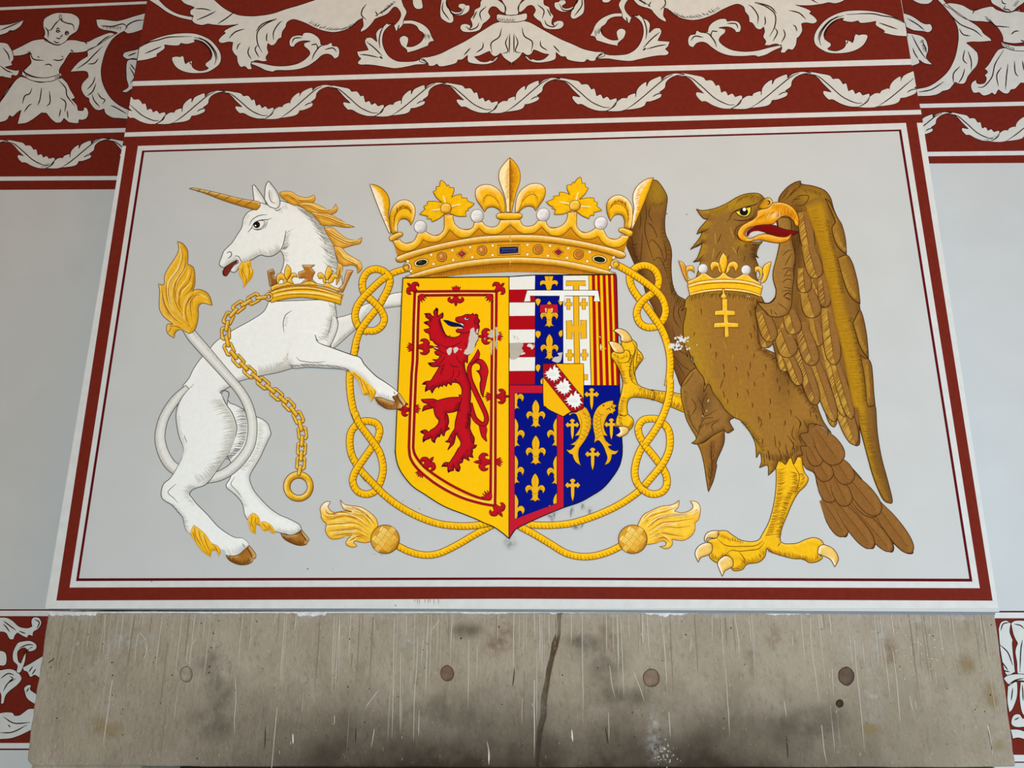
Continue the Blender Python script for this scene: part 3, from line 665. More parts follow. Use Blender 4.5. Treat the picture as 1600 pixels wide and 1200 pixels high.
motif('leaf_spray', 'white leaf spray at the left picture edge beside the child figure', 'leaves', [wing, lf], [O('A1', '0,190 60,165 130,135'), O('A1', '20,300 50,340 60,380'), O('A1', '0,410 40,440 80,455')], Y=BACK)
cs = S('A1', '600,122! 640,120 720,130 770,122 840,100 912,80! 905,180! 850,200 800,210 775,195! 740,215 700,250 665,310 645,370 632,440 640,510 665,570 700,620 750,660 812,690! 805,745! 750,740 700,735 660,710 650,680! 620,690 590,680 560,640 556,615! 530,600 508,560 515,520 552,480! 545,452 515,445 438,450! 460,420 500,380 548,350! 550,312 600,290 660,250 735,205! 700,195 640,185 610,165')
cu1 = S('A1', '768,350 778,328 815,318 850,310 880,300! 870,372! 830,365 795,370'); cu2 = S('A1', '790,400 810,372 870,375! 840,545! 790,577 760,572! 800,545 798,520 790,490')
motif('leaf_scroll', 'white sweeping acanthus scroll between child figure and chimney breast on the left wall', 'scroll', [cs, cu1, cu2], [O('A1', q) for q in ('630,160 700,165 770,150 800,180', '780,190 800,155 850,130 900,125', '480,430 540,390 590,340 640,290', '550,400 590,395 615,365', '595,480 580,520 545,560', '600,520 580,570 545,600', '575,590 590,630 625,670', '610,580 630,610 655,625 640,650', '690,660 720,670 790,710', '800,350 850,330', '810,420 840,480 815,520', '815,400 845,440')], Y=BACK, hat=[hatch(O('A1', '650,160 760,165'), 1.8, 7, ang=110)])
# right
head = S('A4', '1385,-50 1388,-14 1400,20 1440,45 1490,72 1530,70 1560,45 1600,15 1625,-30 1628,-90 1595,-150 1530,-178 1460,-172 1405,-135 1385,-90')
body = S('A4', '1095,30! 1130,18 1210,30 1280,65 1340,50 1400,40 1430,60 1500,78 1560,65 1620,58 1620,262! 1540,272 1470,262! 1465,225 1440,180 1400,145 1340,135 1270,130 1200,100 1150,60')
belt = S('A4', '1458,262! 1490,275 1550,286 1620,284! 1620,320! 1540,316 1480,296 1460,282')
skirt = S('A4', '1480,298! 1440,310 1410,350 1380,400 1353,430! 1372,450 1353,470! 1365,490 1350,520 1310,522 1300,498! 1275,515 1268,545 1285,580 1320,578! 1345,598 1380,592 1400,580! 1420,592 1440,560! 1470,582 1500,585 1520,560! 1545,555 1580,518! 1620,522! 1620,318! 1540,316')
bv = [O('A4', q) for q in ('1460,0 1470,20 1490,25', '1485,35 1475,55 1500,60 1520,72', '1380,115 1420,160 1450,165 1510,170', '1520,215 1545,195 1570,195', '1280,85 1290,65 1320,55', '1580,250 1605,262', '1310,545 1350,540 1400,480 1420,400 1475,310', '1460,420 1430,470 1440,540', '1500,400 1490,480 1485,560', '1540,380 1545,450 1565,480', '1590,380 1600,440')]
motif('child_figure', 'white painted child with leaf skirt, head cut by the top edge, on the right wall', 'figure', [body, head, skirt, belt], bv, Y=BACK, sym=1623, parts=['torso', 'head', 'leaf_skirt', 'belt'], hat=[hatch(O('A4', '1370,110 1395,140'), 1.2, 5, ang=190), hatch(O('A4', '1465,270 1540,300'), 1.6, 5, ang=100), hatch(O('A4', '1545,40 1570,10'), 1.4, 5, ang=200)])
cs = S('A4', '1040,-14! 1070,10 1140,90 1180,160 1190,230 1180,310 1160,380 1120,450 1060,505 1000,540 925,556! 930,602! 1010,600 1060,590 1092,570! 1130,560 1150,540 1170,513! 1195,525 1230,520 1250,478! 1280,440 1305,410 1315,370 1310,330! 1280,300 1240,268! 1270,262 1330,262 1397,256! 1390,240 1350,210 1330,180! 1300,155 1260,130 1200,90 1130,35 1085,-14!')
c0 = S('A4', '880,-14! 940,20 1000,25 1030,2 1025,-14!')
c1 = S('A4', '835,78! 900,100 960,140 990,150 1015,150 1027,180 1005,203 970,196 910,190 855,165!'); c2 = S('A4', '855,205! 900,210 960,225 990,255 1002,310 990,360 1030,405! 980,397 942,372! 945,395 895,415!')
motif('leaf_scroll', 'white sweeping acanthus scroll between chimney breast and child figure on the right wall', 'scroll', [cs, c0, c1, c2], [O('A4', q) for q in ('1130,80 1200,150 1290,190 1340,230', '1195,180 1220,215 1265,225', '1230,310 1220,370 1245,400', '1250,320 1270,380 1270,440', '1200,415 1160,460 1160,520', '1230,430 1215,480 1190,520', '940,575 1020,560 1100,510', '870,115 930,150 980,190', '900,220 930,280 960,330 990,370', '965,260 985,300 990,330', '905,300 915,330 940,370')], Y=BACK, hat=[hatch(O('A4', '970,250 990,320'), 1.5, 6, ang=170)])
# low frieze left
sh = [S('E4', q) for q in ('-20,258! 40,260 80,280 120,315 170,325 200,315! 195,280 210,258 245,262 259,295 240,330 210,350 205,377! 180,370 170,387! 140,375 110,355! 95,370 85,397! 60,395 40,360! 20,350 -20,350!', '0,465! 30,475 42,500 40,545 20,562 -20,555! -20,465!', '-20,592! 60,580 110,600 136,640 110,680 60,720 35,750 22,797 5,797! 5,740 -20,700!', '140,572! 200,540 240,515 290,488! 260,650! 220,620 190,632 170,600 150,592', '150,700 175,680 195,685 190,710 240,745! 235,810! 190,785 165,760 155,730', '-20,860! 40,850 80,855 90,872! 120,870 150,850 180,830 230,828! 210,955! 140,990 70,1015 -20,1022!')]
rb = S('E4', '105,425 130,410 190,405 228,430 222,460 182,472 152,448 112,472 115,530 130,545! 148,500 165,475! 155,540 128,602 103,600 108,560 82,530 80,480')
motif('leaf_scroll', 'white leaf and ribbon scroll of the low frieze left of the lintel', 'scroll', sh+[rb], [O('E4', q) for q in ('20,280 60,310 100,340', '60,350 40,320 20,300', '120,345 160,360', '215,270 245,290 230,330', '5,640 50,610 90,620', '20,720 50,670 100,640', '60,625 80,640 55,660', '180,600 205,565', '200,615 225,580', '20,880 90,920 190,915', '0,980 80,975 170,930', '50,930 65,945', '165,725 180,700', '120,450 170,430 210,430')], Y=BACK, parts=['leaf']*6+['ribbon'], hat=[hatch(O('E4', '150,470 205,440'), 1.4, 5, ang=120)])
sh = [S('E7', q) for q in ('1440,330! 1455,290 1490,278 1518,295! 1512,350 1530,400! 1528,440 1545,600! 1500,622 1480,600 1465,540 1450,450', '1518,295! 1550,278 1640,280! 1640,612! 1565,615 1555,540 1545,470 1560,420! 1535,370', '1472,640! 1500,620 1560,612 1640,616! 1640,660! 1550,655 1512,687! 1490,665', '1498,690! 1550,660 1560,690 1556,760 1530,830 1508,855! 1495,780', '1578,662! 1640,660! 1640,890! 1590,860 1572,760', '1520,905 1535,870 1570,863 1592,890! 1640,885! 1640,940! 1560,946 1525,932', '1515,958! 1570,960 1640,985! 1640,1035! 1570,1012 1530,1018!')]
motif('palmette', 'white upright palmette with tied leaves on the low frieze right of the lintel', 'ornament', sh, [O('E7', q) for q in ('1455,340 1470,300 1510,290', '1540,300 1580,310 1600,330', '1450,430 1500,480 1530,560', '1470,590 1510,600', '1500,680 1550,650 1600,640', '1590,400 1580,470 1575,600', '1530,700 1520,780', '1590,680 1595,780', '1540,900 1570,885', '1465,540 1500,590')], Y=BACK, parts=['leaf', 'leaf', 'band', 'leaf', 'leaf', 'knob', 'leaf'])
# ------------------------------------------------------------------ painted unicorn
uni = thing('painted_unicorn', 'white rearing unicorn with golden mane painted left of the shield', 'unicorn', (380, 885))
def part(name, pts, colr, L, mat, parent, shade=(), step=4, outl=None, ow=1.2, lines=(), spots=(), holes=(), hs=()):
    """one painted part: fill, outline, ink lines (pts, colour, width) and hatching (strokes, colour, width)"""
    s = Sheet(); s.fill(pts, colr, L, holes=holes, shade=shade, step=step, spots=spots)
    for st, c, w_ in hs: s.strokes(st, c, w_, L+.06, taper=(.9, .15))
    if outl: s.outline(pts, outl, ow, L+.085)
    for h in holes:
        if outl: s.outline(h, outl, ow, L+.085)
    for q, c, w_ in lines: s.strokes([q], c, w_, L+.11, taper=(.45, .35))
    return s.build(name, mat, parent)
def ribbon(pts):
    """closed outline from (x, y, full width) along a centre line in photo pixels"""
    P = smooth([(a, b) for a, b, c in pts], False, 10); k = np.array([c for a, b, c in pts])
    src = np.r_[0, np.cumsum([math.hypot(pts[i+1][0]-pts[i][0], pts[i+1][1]-pts[i][1]) for i in range(len(pts)-1)])]
    A = np.array(P); l = np.r_[0, np.cumsum(np.linalg.norm(np.diff(A, axis=0), axis=1))]; l = l/l[-1]*src[-1]
    wd = np.interp(l, src, k); d = np.gradient(A, axis=0); d /= np.linalg.norm(d, axis=1)[:, None]+1e-9
    n = np.stack([-d[:, 1], d[:, 0]], 1)
    return [tuple(q) for q in A+n*wd[:, None]/2]+[tuple(q) for q in (A-n*wd[:, None]/2)[::-1]], P
def TW(fr, s):
    ox, oy, k = Z[fr]; out = []
    for tok in s.split():
        x, y, w_ = map(float, tok.split(',')); out.append((ox+x/k, oy+y/k, w_/k))
    return out
HS = [('hshade', 9, 90, 1.1, .55), ('hshade', 7, 0, 1.2, .45), ((252, 251, 246), 10, 225, 1, .6)]
HL = 'hline'
G1 = (188, 182, 170)
# far fore leg
p = S('E1', '200,880! 225,780 245,650 320,620 390,595 430,560 500,520 640,490 700,440 750,425 840,413! 840,533! 720,545 640,562 560,608 430,720 350,790 230,892')
part('far_foreleg', p, (234, 232, 225), 3, M_FUR, uni, shade=HS, outl=HL, ow=1, hs=[(hatch(O('E1', '240,860 340,785 430,705 480,640'), 1.5, 11, ang=-62), G1, .7), (hatch(O('E1', '640,548 720,540 800,530'), 1.4, 8, ang=-30), G1, .8), (hatch(O('E1', '440,640 500,560 530,520'), 1.4, 9, ang=10), G1, .6)])
# far hind leg
p = smooth(T('B3', '700,330 668,385 675,415 720,450 770,500 800,555 810,615 830,655! 870,680 940,710 1000,740 1060,755 1110,768! 1180,780 1235,755 1257,735! 1240,700 1200,675 1150,650 1080,620 1010,570 940,500 890,440 860,380 850,330 870,280 930,180 985,60 1015,0')+T('B2', '812,620 795,570 760,540 725,525 660,490 600,455 560,440 545,420! 530,520 540,640 540,760 570,830'))
part('far_hind_leg', p, 'horse', 3, M_FUR, uni, shade=HS, outl=HL, ow=1.1, hs=[(hatch(O('B2', '655,480 662,560 658,650 630,720 560,790'), 1.5, 16, ang=176), (120, 114, 104), .8), (hatch(O('B2', '735,560 735,650 700,760 620,850'), 1.6, 9, ang=12), G1, .6), (hatch(O('B3', '800,540 770,500 730,460'), 1.6, 7, ang=20), G1, .6), (hatch(O('B3', '1060,745 1120,762 1190,772'), 1.8, 8, ang=-60), G1, .6)],
     lines=[(O('B3', '735,325 705,375 715,400 755,440 790,490'), HL, 1), (O('B3', '1235,735 1228,748'), HL, 1)])
# body and thigh
p = smooth(T('B1', '800,845! 770,905 700,955 600,1010 540,1045 470,1095 430,1140 375,1200')+T('B2', '330,225 300,285 262,330! 300,430 400,490 480,450 510,370 560,335 610,306! 660,290 760,267 850,250 905,235 945,222! 1000,215 1080,170 1180,90!')+T('B1', '1212,1065 1232,1000 1225,940 1215,870 1205,830!'))
part('body', p, 'horse', 4, M_FUR, uni, shade=HS, step=5, outl=HL, ow=1.1, spots=[('hshade', 470, 572, 70, 10, .5), ('hshade', 440, 580, 60, 12, .5)],
     hs=[(hatch(O('B2', '740,262 830,248 900,232 940,215'), 1.5, 13, ang=-100), G1, .7), (hatch(O('B2', '860,215 900,190 935,150'), 1.4, 9, ang=-150), G1, .7), (hatch(O('B2', '570,340 620,305 660,290'), 1.4, 9, ang=-120), G1, .7),
         (hatch(O('B1', '1225,880 1212,940 1200,1020 1170,1090'), 1.5, 12, ang=190), G1, .7), (hatch(O('B1', '1120,1095 1170,1060 1195,960'), 1.5, 12, ang=215), G1, .6), (hatch(O('B1', '1170,850 1215,885'), 1.6, 8, ang=60), G1, .7), (hatch(O('B1', '905,945 893,1000'), 1.6, 6, ang=-20), G1, .5)],
     lines=[(O('B1', '945,900 905,930 890,980 895,1040'), HL, 1.2), (O('B1', '1090,1050 1098,1080 1112,1102'), HL, 1.4), (O('B1', '1195,930 1185,1000 1165,1060'), HL, 1), (O('B1', '1205,920 1232,970 1225,1030 1195,1100'), HL, 1.1), (O('B2', '915,130 935,165 940,215'), HL, 1.2), (O('B2', '500,400 495,375 515,360 550,375 540,430'), HL, 1.4)])
rib, cen = ribbon(TW('B2', '292,340,36 215,420,58 150,520,58 122,620,62 125,700,66 160,790,70 215,850,70 330,905,66 450,905,60 540,870,62 620,800,62 680,710,60 698,610,58 690,520,58 660,430,58 610,350,56 540,270,58 470,190,62 400,110,68 330,30,70 295,-20,64 262,-70,50'))
hs = []
for i in range(8, len(cen)-6, 1):
    a, b = cen[i-1], cen[i]; t = math.atan2(b[1]-a[1], b[0]-a[0])
    for q in range(2): hs.append([(b[0]+random.uniform(5, 8)*math.sin(t)*-1, b[1]+random.uniform(5, 8)*math.cos(t)), (b[0]-random.uniform(0, 3)*math.sin(t), b[1]+random.uniform(0, 3)*math.cos(t))])
part('tail', rib, (236, 233, 226), 5, M_FUR, uni, shade=[('hshade', 6, 90, 1, .6), ('hshade', 5, 180, 1, .45), ('hshade', 5, 0, 1, .3)], outl=HL, ow=1.1, step=3, hs=[(hs, (176, 170, 160), .6)])
p = smooth(T('B2', '330,320! 280,370 242,430 222,500 225,580 240,650 262,705 268,740')+T('B3', '325,170 290,240 235,330 180,380 160,440 165,490 200,520 250,550 290,600 325,640 340,700 355,745 390,772! 450,850 520,900 600,890 650,900 665,935! 720,942 780,920 815,888 848,862! 830,830 790,803 740,800 680,770 600,710 520,620 440,540 400,490 380,462 400,430 440,410 500,390 550,340 600,270 650,200 700,120')+T('B2', '592,650 600,590 575,510 530,440 505,385! 430,340'))
part('near_hind_leg', p, 'horse', 6, M_FUR, uni, shade=[('hshade', 12, 0, 1.1, .65), ('hshade', 6, 180, 1.2, .35), ('horse', 22, 270, .3, 1)], step=4,
     hs=[(hatch(O('B2', '500,420 560,500 592,590 580,680 540,770 490,850'), 1.4, 20, ang=172), G1, .75), (hatch(O('B2', '470,860 430,900 360,940'), 1.5, 16, ang=-128), G1, .7), (hatch(O('B3', '385,455 400,430 440,410'), 1.4, 14, ang=200), G1, .7), (hatch(O('B3', '200,520 260,570 320,640 350,740'), 1.8, 9, ang=10), G1, .7), (hatch(O('B3', '380,480 420,540'), 1.8, 8, ang=170), G1, .6), (hatch(O('B3', '680,925 760,925 810,890'), 1.8, 12, ang=-110), G1, .5), (hatch(O('B2', '225,520 235,610 265,690'), 1.8, 6, ang=5), G1, .5)],
     lines=[(O('B2', '330,322 275,380 238,440 220,510 227,590 242,655 264,710 268,745'), HL, 1.2), (O('B3', '325,170 290,240 235,330 180,380 160,440 165,490 200,520 250,550 290,600 325,640 340,700 355,745 390,772'), HL, 1.2), (O('B3', '848,862 830,830 790,803 740,800 680,770 600,710 520,620 440,540 400,490 380,462 400,430 440,410 500,390 550,340 600,270 650,200 700,120'), HL, 1.2), (O('B2', '592,650 600,590 575,510 530,440 505,385 495,370'), HL, 1.4), (O('B3', '275,380 220,430 215,455 255,490 290,530'), HL, 1), (O('B3', '795,845 815,880'), HL, 1), (O('B2', '270,640 290,690'), HL, .9)])
# near fore leg
p = S('B2', '1085,0! 1110,60 1200,95 1310,135 1370,155 1400,200 1470,270 1530,310 1590,355 1615,382 1614,435! 1550,425 1500,405 1465,405! 1440,350 1380,280 1310,240 1240,225 1150,220 1050,215 960,222 940,205! 920,150 950,60 1000,0')
part('near_foreleg', p, 'horse', 26, M_FUR, uni, shade=[('hshade', 8, 90, 1.1, .6)], step=4, hs=[(hatch(O('B2', '950,215 1050,210 1150,212 1250,222 1310,238'), 1.5, 8, ang=-150), (130, 124, 114), .8), (hatch(O('B2', '1480,400 1550,420'), 1.6, 8, ang=-90), G1, .6)],
     lines=[(O('B2', '1088,10 1110,60 1200,95 1310,135 1370,155 1400,200 1470,270 1530,310 1590,355 1630,400'), HL, 1.6), (O('B2', '940,205 960,222 1050,215 1150,220 1240,225 1310,240'), HL, 1.2), (O('B2', '970,150 1000,175 1090,185 1160,180'), HL, 1), (O('C4', '38,412 65,455'), HL, 1.2)])
p = smooth(T('B2', '1465,403! 1500,405 1550,422 1590,430')+T('C4', '25,480 70,465 105,428! 150,490 190,558 178,590 148,600! 140,622 80,632 0,635')+T('B2', '1530,472 1490,445 1470,420'))
hoofH = lambda fr, a, b: [(hatch(O(fr, a), 1.2, 12, ang=60), (230, 190, 130), .7), (hatch(O(fr, b), 1.3, 10, ang=-110), (110, 62, 20), .7)]
part('hoof', p, 'hoof', 27, M_GOLD, uni, shade=[((104, 60, 18), 8, 180, 1, .9), ((238, 206, 150), 8, 0, 1, .9)], step=2.5, outl='gink', ow=1, lines=[(O('C4', '75,470 140,560 165,590'), (96, 56, 26), 2.2)], hs=[(hatch(O('B2', '1480,445 1540,470 1600,475'), 1.3, 9, ang=-80), (120, 70, 26), .7)])
for f, q, ln, ht in (('B3', '665,935! 700,942 760,935 815,890 847,862! 870,890 900,935 890,965 876,965! 870,990 830,1010 770,1012 710,990 680,965', '830,880 855,920 872,965', '690,960 740,1000 800,1008 850,990'), ('B3', '1092,765! 1150,780 1220,770 1257,740! 1290,780 1315,815 1302,835! 1290,855 1240,862 1180,845 1120,810', '1245,755 1270,790 1298,832', '1110,795 1160,830 1220,855 1270,850')):
    part('hoof', S(f, q), 'hoof', 7, M_GOLD, uni, shade=[((96, 54, 16), 7, 150, 1, .9), ((236, 196, 130), 6, 330, 1, .8)], step=2.5, outl='gink', ow=1, lines=[(O(f, ln), (92, 54, 24), 1.8)], hs=[(hatch(O(f, ht), 1.4, 9, ang=-75), (112, 64, 22), .7)])
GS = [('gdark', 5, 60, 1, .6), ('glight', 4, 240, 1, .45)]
def strands(fr, qs, c, w_): return [(O(fr, q), c, w_) for q in qs]
def hairs(fr, qs, n=3, spread=2.6, cols=((168, 104, 14), (255, 226, 140), (206, 140, 24))):
    """fine hair lines running beside the main strands"""
    out = []
    for q in qs:
        P = np.array(O(fr, q))
        for _ in range(n):
            o = np.array((random.uniform(-spread, spread), random.uniform(-spread, spread))); a = int(len(P)*random.uniform(0, .3)); b = int(len(P)*random.uniform(.65, 1))
            if b-a > 2: out.append(([tuple(r) for r in (P+o)[a:b]], random.choice(cols), random.uniform(.5, .9)))
    return out
# feathering above the hooves
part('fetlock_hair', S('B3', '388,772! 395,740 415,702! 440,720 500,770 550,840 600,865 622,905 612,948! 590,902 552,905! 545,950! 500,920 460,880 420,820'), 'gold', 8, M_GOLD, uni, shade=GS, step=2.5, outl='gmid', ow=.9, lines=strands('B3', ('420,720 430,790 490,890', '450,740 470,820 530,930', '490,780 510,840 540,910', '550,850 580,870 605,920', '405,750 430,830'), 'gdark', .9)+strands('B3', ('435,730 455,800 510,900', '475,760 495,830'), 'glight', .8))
part('fetlock_hair', S('B3', '838,655! 850,630 880,608 920,640 930,682! 960,675 1000,690 1030,720 1052,767! 1020,762 1000,730! 985,747 960,745 930,702! 902,700 897,773! 860,745 845,700'), 'gold', 8, M_GOLD, uni, shade=GS, step=2.5, outl='gmid', ow=.9, lines=strands('B3', ('870,625 865,680 885,740', '900,640 890,690', '950,685 985,730', '995,700 1030,750', '850,670 860,720'), 'gdark', .9))
part('fetlock_hair', S('B2', '1300,240! 1340,245 1380,275 1440,330 1472,370 1440,432! 1422,388 1390,387! 1372,330 1350,290'), 'gold', 28, M_GOLD, uni, shade=GS, step=2.5, lines=strands('B2', ('1330,250 1370,290 1395,370', '1370,280 1410,340 1440,410', '1410,320 1440,360 1445,400'), 'gdark', 1)+strands('B2', ('1350,260 1400,330', '1420,330 1455,375'), 'glight', .9))
# head and neck
p = S('B4', '445,385! 410,395 375,420 345,470 330,545 290,610 245,680 200,725 168,760 150,810 132,860 137,888 170,906! 230,868 288,836 302,858 264,885 228,925! 240,942 270,945 295,920 330,862 380,848 430,828 480,798 510,790! 550,803 600,800 640,780 675,750! 698,785 707,835 700,890 675,960 640,1075! 1235,1125! 1225,1000 1195,890 1170,790 1150,700 1110,610 1060,530 1000,460 920,400 830,350 740,325 680,310 600,350 520,330 490,330')
part('head', p, 'horse', 7, M_FUR, uni, shade=[('hshade', 7, 90, 1.1, .4), ('hshade', 12, 10, 1.2, .55)], step=4, outl=HL, ow=1.1,
     hs=[(hatch(O('B4', '920,405 1000,465 1060,535 1110,615 1150,705 1172,800 1195,900 1215,1000'), 1.55, 26, ang=208, bend=-.2), (150, 146, 136), .8), (hatch(O('B4', '990,480 1060,560 1110,660'), 2.2, 18, ang=205), G1, .6), (hatch(O('B4', '680,745 720,740'), 1.2, 14, ang=-50), (120, 114, 104), .8), (hatch(O('B4', '690,725 712,650 722,590'), 1.5, 12, ang=-30), G1, .7), (hatch(O('B4', '500,790 560,800 630,780 670,745'), 1.6, 12, ang=-110), G1, .6), (hatch(O('B4', '705,770 710,850'), 1.6, 8, ang=-10), G1, .6), (hatch(O('B4', '660,390 700,355 730,345'), 1.6, 8, ang=70), G1, .6), (hatch(O('B4', '345,850 430,822 480,795'), 1.7, 7, ang=-130), G1, .5), (hatch(O('B4', '380,430 340,510'), 1.8, 6, ang=20), (196, 188, 166), .6)],
     lines=[(O('B4', q), HL, w_) for q, w_ in (('725,570 712,650 695,710 672,750', 1.3), ('385,590 420,545 450,500 500,480 560,475 598,460', 1.5), ('395,530 420,480 470,445 520,433 558,433', 1.2), ('530,490 545,500 520,550 490,565 450,565 425,550', 1.1), ('560,482 550,520 535,555', 1), ('195,775 225,762 240,780 230,805 205,822', 1.5), ('270,800 300,803 322,840 330,865', 1.2), ('620,385 650,395 680,370', 1.3), ('265,800 300,800', 1))])
o = part('eye', S('B4', '420,548! 440,505 490,485 530,490 525,525 495,555 450,562'), (246, 244, 238), 8.5, M_FUR, uni, outl=HL, ow=.9, step=0)
s = Sheet(); s.fill(circle(320+463/5.714, 260+521/5.714, 5.3, 5.3), (34, 22, 18), 9.2); s.fill(circle(320+452/5.714, 260+528/5.714, 1.2), (240, 236, 230), 9.6); s.build('pupil', M_INK, o)
part('tongue', S('B4', '160,935! 185,900 240,860 285,840 288,858 250,885 215,950 190,978 165,970'), (128, 44, 34), 8.5, M_FLAT, uni, shade=[((70, 16, 14), 3, 150, 1, .8)], step=2, outl=(60, 20, 18), ow=.9)
part('beard', S('B4', '308,890! 330,860 370,850 405,845 412,900 432,930 420,990 380,1040 347,1083! 345,1030 320,985 305,940'), 'gold', 8.2, M_GOLD, uni, shade=GS, step=2.5, outl='gmid', ow=1, lines=strands('B4', ('345,870 340,940 370,1000 355,1060', '380,865 400,930 390,1000', '325,900 330,960 350,1010'), 'gdark', 1)+strands('B4', ('365,870 375,940 370,1000', '405,900 415,950'), 'glight', .9))
p = S('B1', '303,138! 330,135 420,152 500,170 620,200 740,220! 747,245 725,272 705,270! 600,240 500,207 400,168')
part('horn', p, (204, 142, 40), 9, M_GOLD, uni, shade=[((118, 70, 16), 3.6, 110, 1, .8), ('glight', 3.4, 290, 1, .9)], step=2.5, outl=(120, 80, 40), ow=1, lines=[(O('B1', q), (120, 70, 18), 1.1) for q in ('355,160 375,145', '405,175 440,155', '460,190 500,170', '520,208 560,185', '590,230 640,205', '650,245 700,215')])
part('ear', S('B4', '535,260! 540,190 555,150 570,132 600,165 640,220 668,290 668,350 640,378! 580,360 550,320 533,290'), 'horse', 9.5, M_FUR, uni, shade=[('hshade', 6, 0, 1, .5)], step=3, outl=HL, ow=1.2, lines=[(O('B4', '578,205 575,260 590,310 615,330'), HL, 1.2)], hs=[(hatch(O('B4', '580,220 585,300 610,325'), 1.5, 6, ang=10), G1, .7)])
part('ear', S('B4', '425,172! 440,165 470,200 530,290 540,345 450,350! 440,300 433,250'), 'horse', 6.5, M_FUR, uni, shade=[('hshade', 7, 0, 1, .5)], step=3, outl=HL, ow=1.2)
for i, q in enumerate(('865,165! 900,155 945,160 985,185 1040,195 1080,180 1090,202 1075,228 1040,236 990,242 960,245! 930,232 900,208 880,195', '975,235! 1020,225 1080,230 1120,245 1170,270 1205,260 1218,233! 1230,265 1215,290 1180,302 1130,302 1090,305 1050,285', '1060,285! 1110,290 1180,300 1240,330 1290,360 1337,378! 1280,382 1220,373 1170,372 1130,368! 1100,330', '1145,385! 1200,385 1250,425 1300,455 1350,460 1384,443! 1372,480 1320,495 1260,512 1220,512! 1180,450', '1205,500! 1250,505 1290,545 1340,575 1375,600 1382,640 1355,670! 1350,632 1320,617 1270,622 1240,602! 1220,550', '1232,600! 1262,625 1250,680 1240,712 1222,745! 1222,680')):
    pp = T('B1', q); P2 = smooth(pp); c0 = np.array(P2).mean(0)
    ln = []
    base = ('880,180 930,185 990,215 1070,210', '1000,240 1060,245 1130,275 1210,275', '1080,300 1160,320 1240,350 1310,372', '1165,400 1220,440 1300,475 1360,465', '1225,520 1270,565 1340,600 1365,640', '1245,630 1240,690')[i]
    bl = O('B1', base)
    ln += hairs('B1', (base,), 4, 3.2)+[(bl, 'gdark', 1.1), ([(x, y-2.2) for x, y in bl], 'glight', .9), ([(x-1, y+2.6) for x, y in bl], 'gdark', .8)]
    part('mane_lock', P2, (236, 176, 62), 8+.1*i, M_GOLD, uni, shade=[('gdark', 5, 90, 1, .7), ('glight', 3.5, 270, 1, .6)], step=2.5, outl=(150, 96, 30), ow=.9, lines=ln)
# tail tuft
TUFT = ('250,500 262,560 240,640 185,720 175,800 200,880 270,960 320,1020', '280,560 270,640 220,720 205,800 230,880 290,970', '320,640 300,720 250,780 240,850 270,930', '130,760 145,850 190,930 260,990', '330,800 290,850 280,920 305,1000', '400,800 340,810 310,860 320,960')
p = S('B1', '230,468! 237,520 215,570 175,630 150,680 145,737 110,735! 118,780 115,850 120,900 150,945 200,985 170,985 160,1010 170,1045 207,1073! 215,1040 240,1020 275,1030 300,1045! 330,1032 350,990 360,930 360,880 385,855 447,868! 430,810 400,780 355,768 325,778! 338,730 335,650 315,620 292,612! 295,560 290,520 265,485')
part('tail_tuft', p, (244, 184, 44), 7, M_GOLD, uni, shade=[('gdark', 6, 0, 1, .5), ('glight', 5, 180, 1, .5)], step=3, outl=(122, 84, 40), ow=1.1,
     lines=hairs('B1', TUFT, 5, 4)+strands('B1', ('250,500 262,560 240,640 185,720 175,800 200,880 270,960 320,1020', '280,560 270,640 220,720 205,800 230,880 290,970', '320,640 300,720 250,780 240,850 270,930', '130,760 145,850 190,930 260,990', '160,720 160,800 175,860', '330,800 290,850 280,920 305,1000', '400,800 340,810 310,860 320,960', '180,1000 220,1000 270,1020', '330,690 320,760 270,810', '170,1040 190,1010'), 'gdark', 1.1)
     +strands('B1', ('240,490 250,560 225,640 170,720 165,800', '300,640 285,700 230,780 225,850', '315,790 275,840 265,900', '420,830 370,800 330,830', '130,820 150,890 200,950'), 'glight', 1.1))
# crown collar worn by the unicorn
clr = thing('crown_collar', 'golden open crown worn as a collar around the unicorn neck', 'crown', (480, 470))
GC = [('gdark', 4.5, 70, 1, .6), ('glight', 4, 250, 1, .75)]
def gpart(name, pts, L, parent, c='gold', shade=GC, ow=.9, **kw): return part(name, pts, c, L, M_GOLD, parent, shade=shade, step=2.2, outl=(110, 62, 14), ow=ow, **kw)
gpart('prong', S('B4', '560,935! 608,915! 625,950! 615,975 645,1000! 640,1050! 580,1070!'), 9.6, clr, c=(150, 92, 40))
gpart('prong', S('B4', '1270,925! 1325,930! 1285,1010 1235,1120! 1180,1100! 1235,1050 1250,990'), 9.6, clr, c=(206, 138, 66))
gpart('cross_finial', S('B4', '868,880! 985,880! 950,905! 985,945! 962,1005 1000,1045! 860,1045! 900,1000 840,1000! 835,945! 892,925!'), 9.8, clr, c=(184, 116, 46))
for f in (('735,873! 766,910 770,960 750,1000 735,1012 715,990 713,930', '640,1000 650,965 690,953 715,985 737,1035! 705,1052 700,1015 672,1012 650,1045', '733,1035! 750,990 780,953 815,958 828,990 800,985 776,1010 792,1052'), ('1105,883! 1137,930 1130,970 1110,1005 1085,1012 1073,970 1085,920', '1008,962 1040,948 1072,990 1087,1042! 1060,1035 1050,1000 1022,1003', '1098,1042! 1110,990 1140,963 1180,963 1192,1000 1160,1000 1140,1035')):
    for q in f: gpart('fleur_petal', S('B4', q), 10, clr)
gpart('rim', S('B4', '590,1075! 640,1052 700,1048 735,1032 790,1052 860,1045 935,1025 1000,1045 1060,1055 1095,1038 1150,1075 1215,1095! 1195,1115 1100,1085 1000,1065 870,1060 750,1065 650,1090 598,1112!'), 10.4, clr)
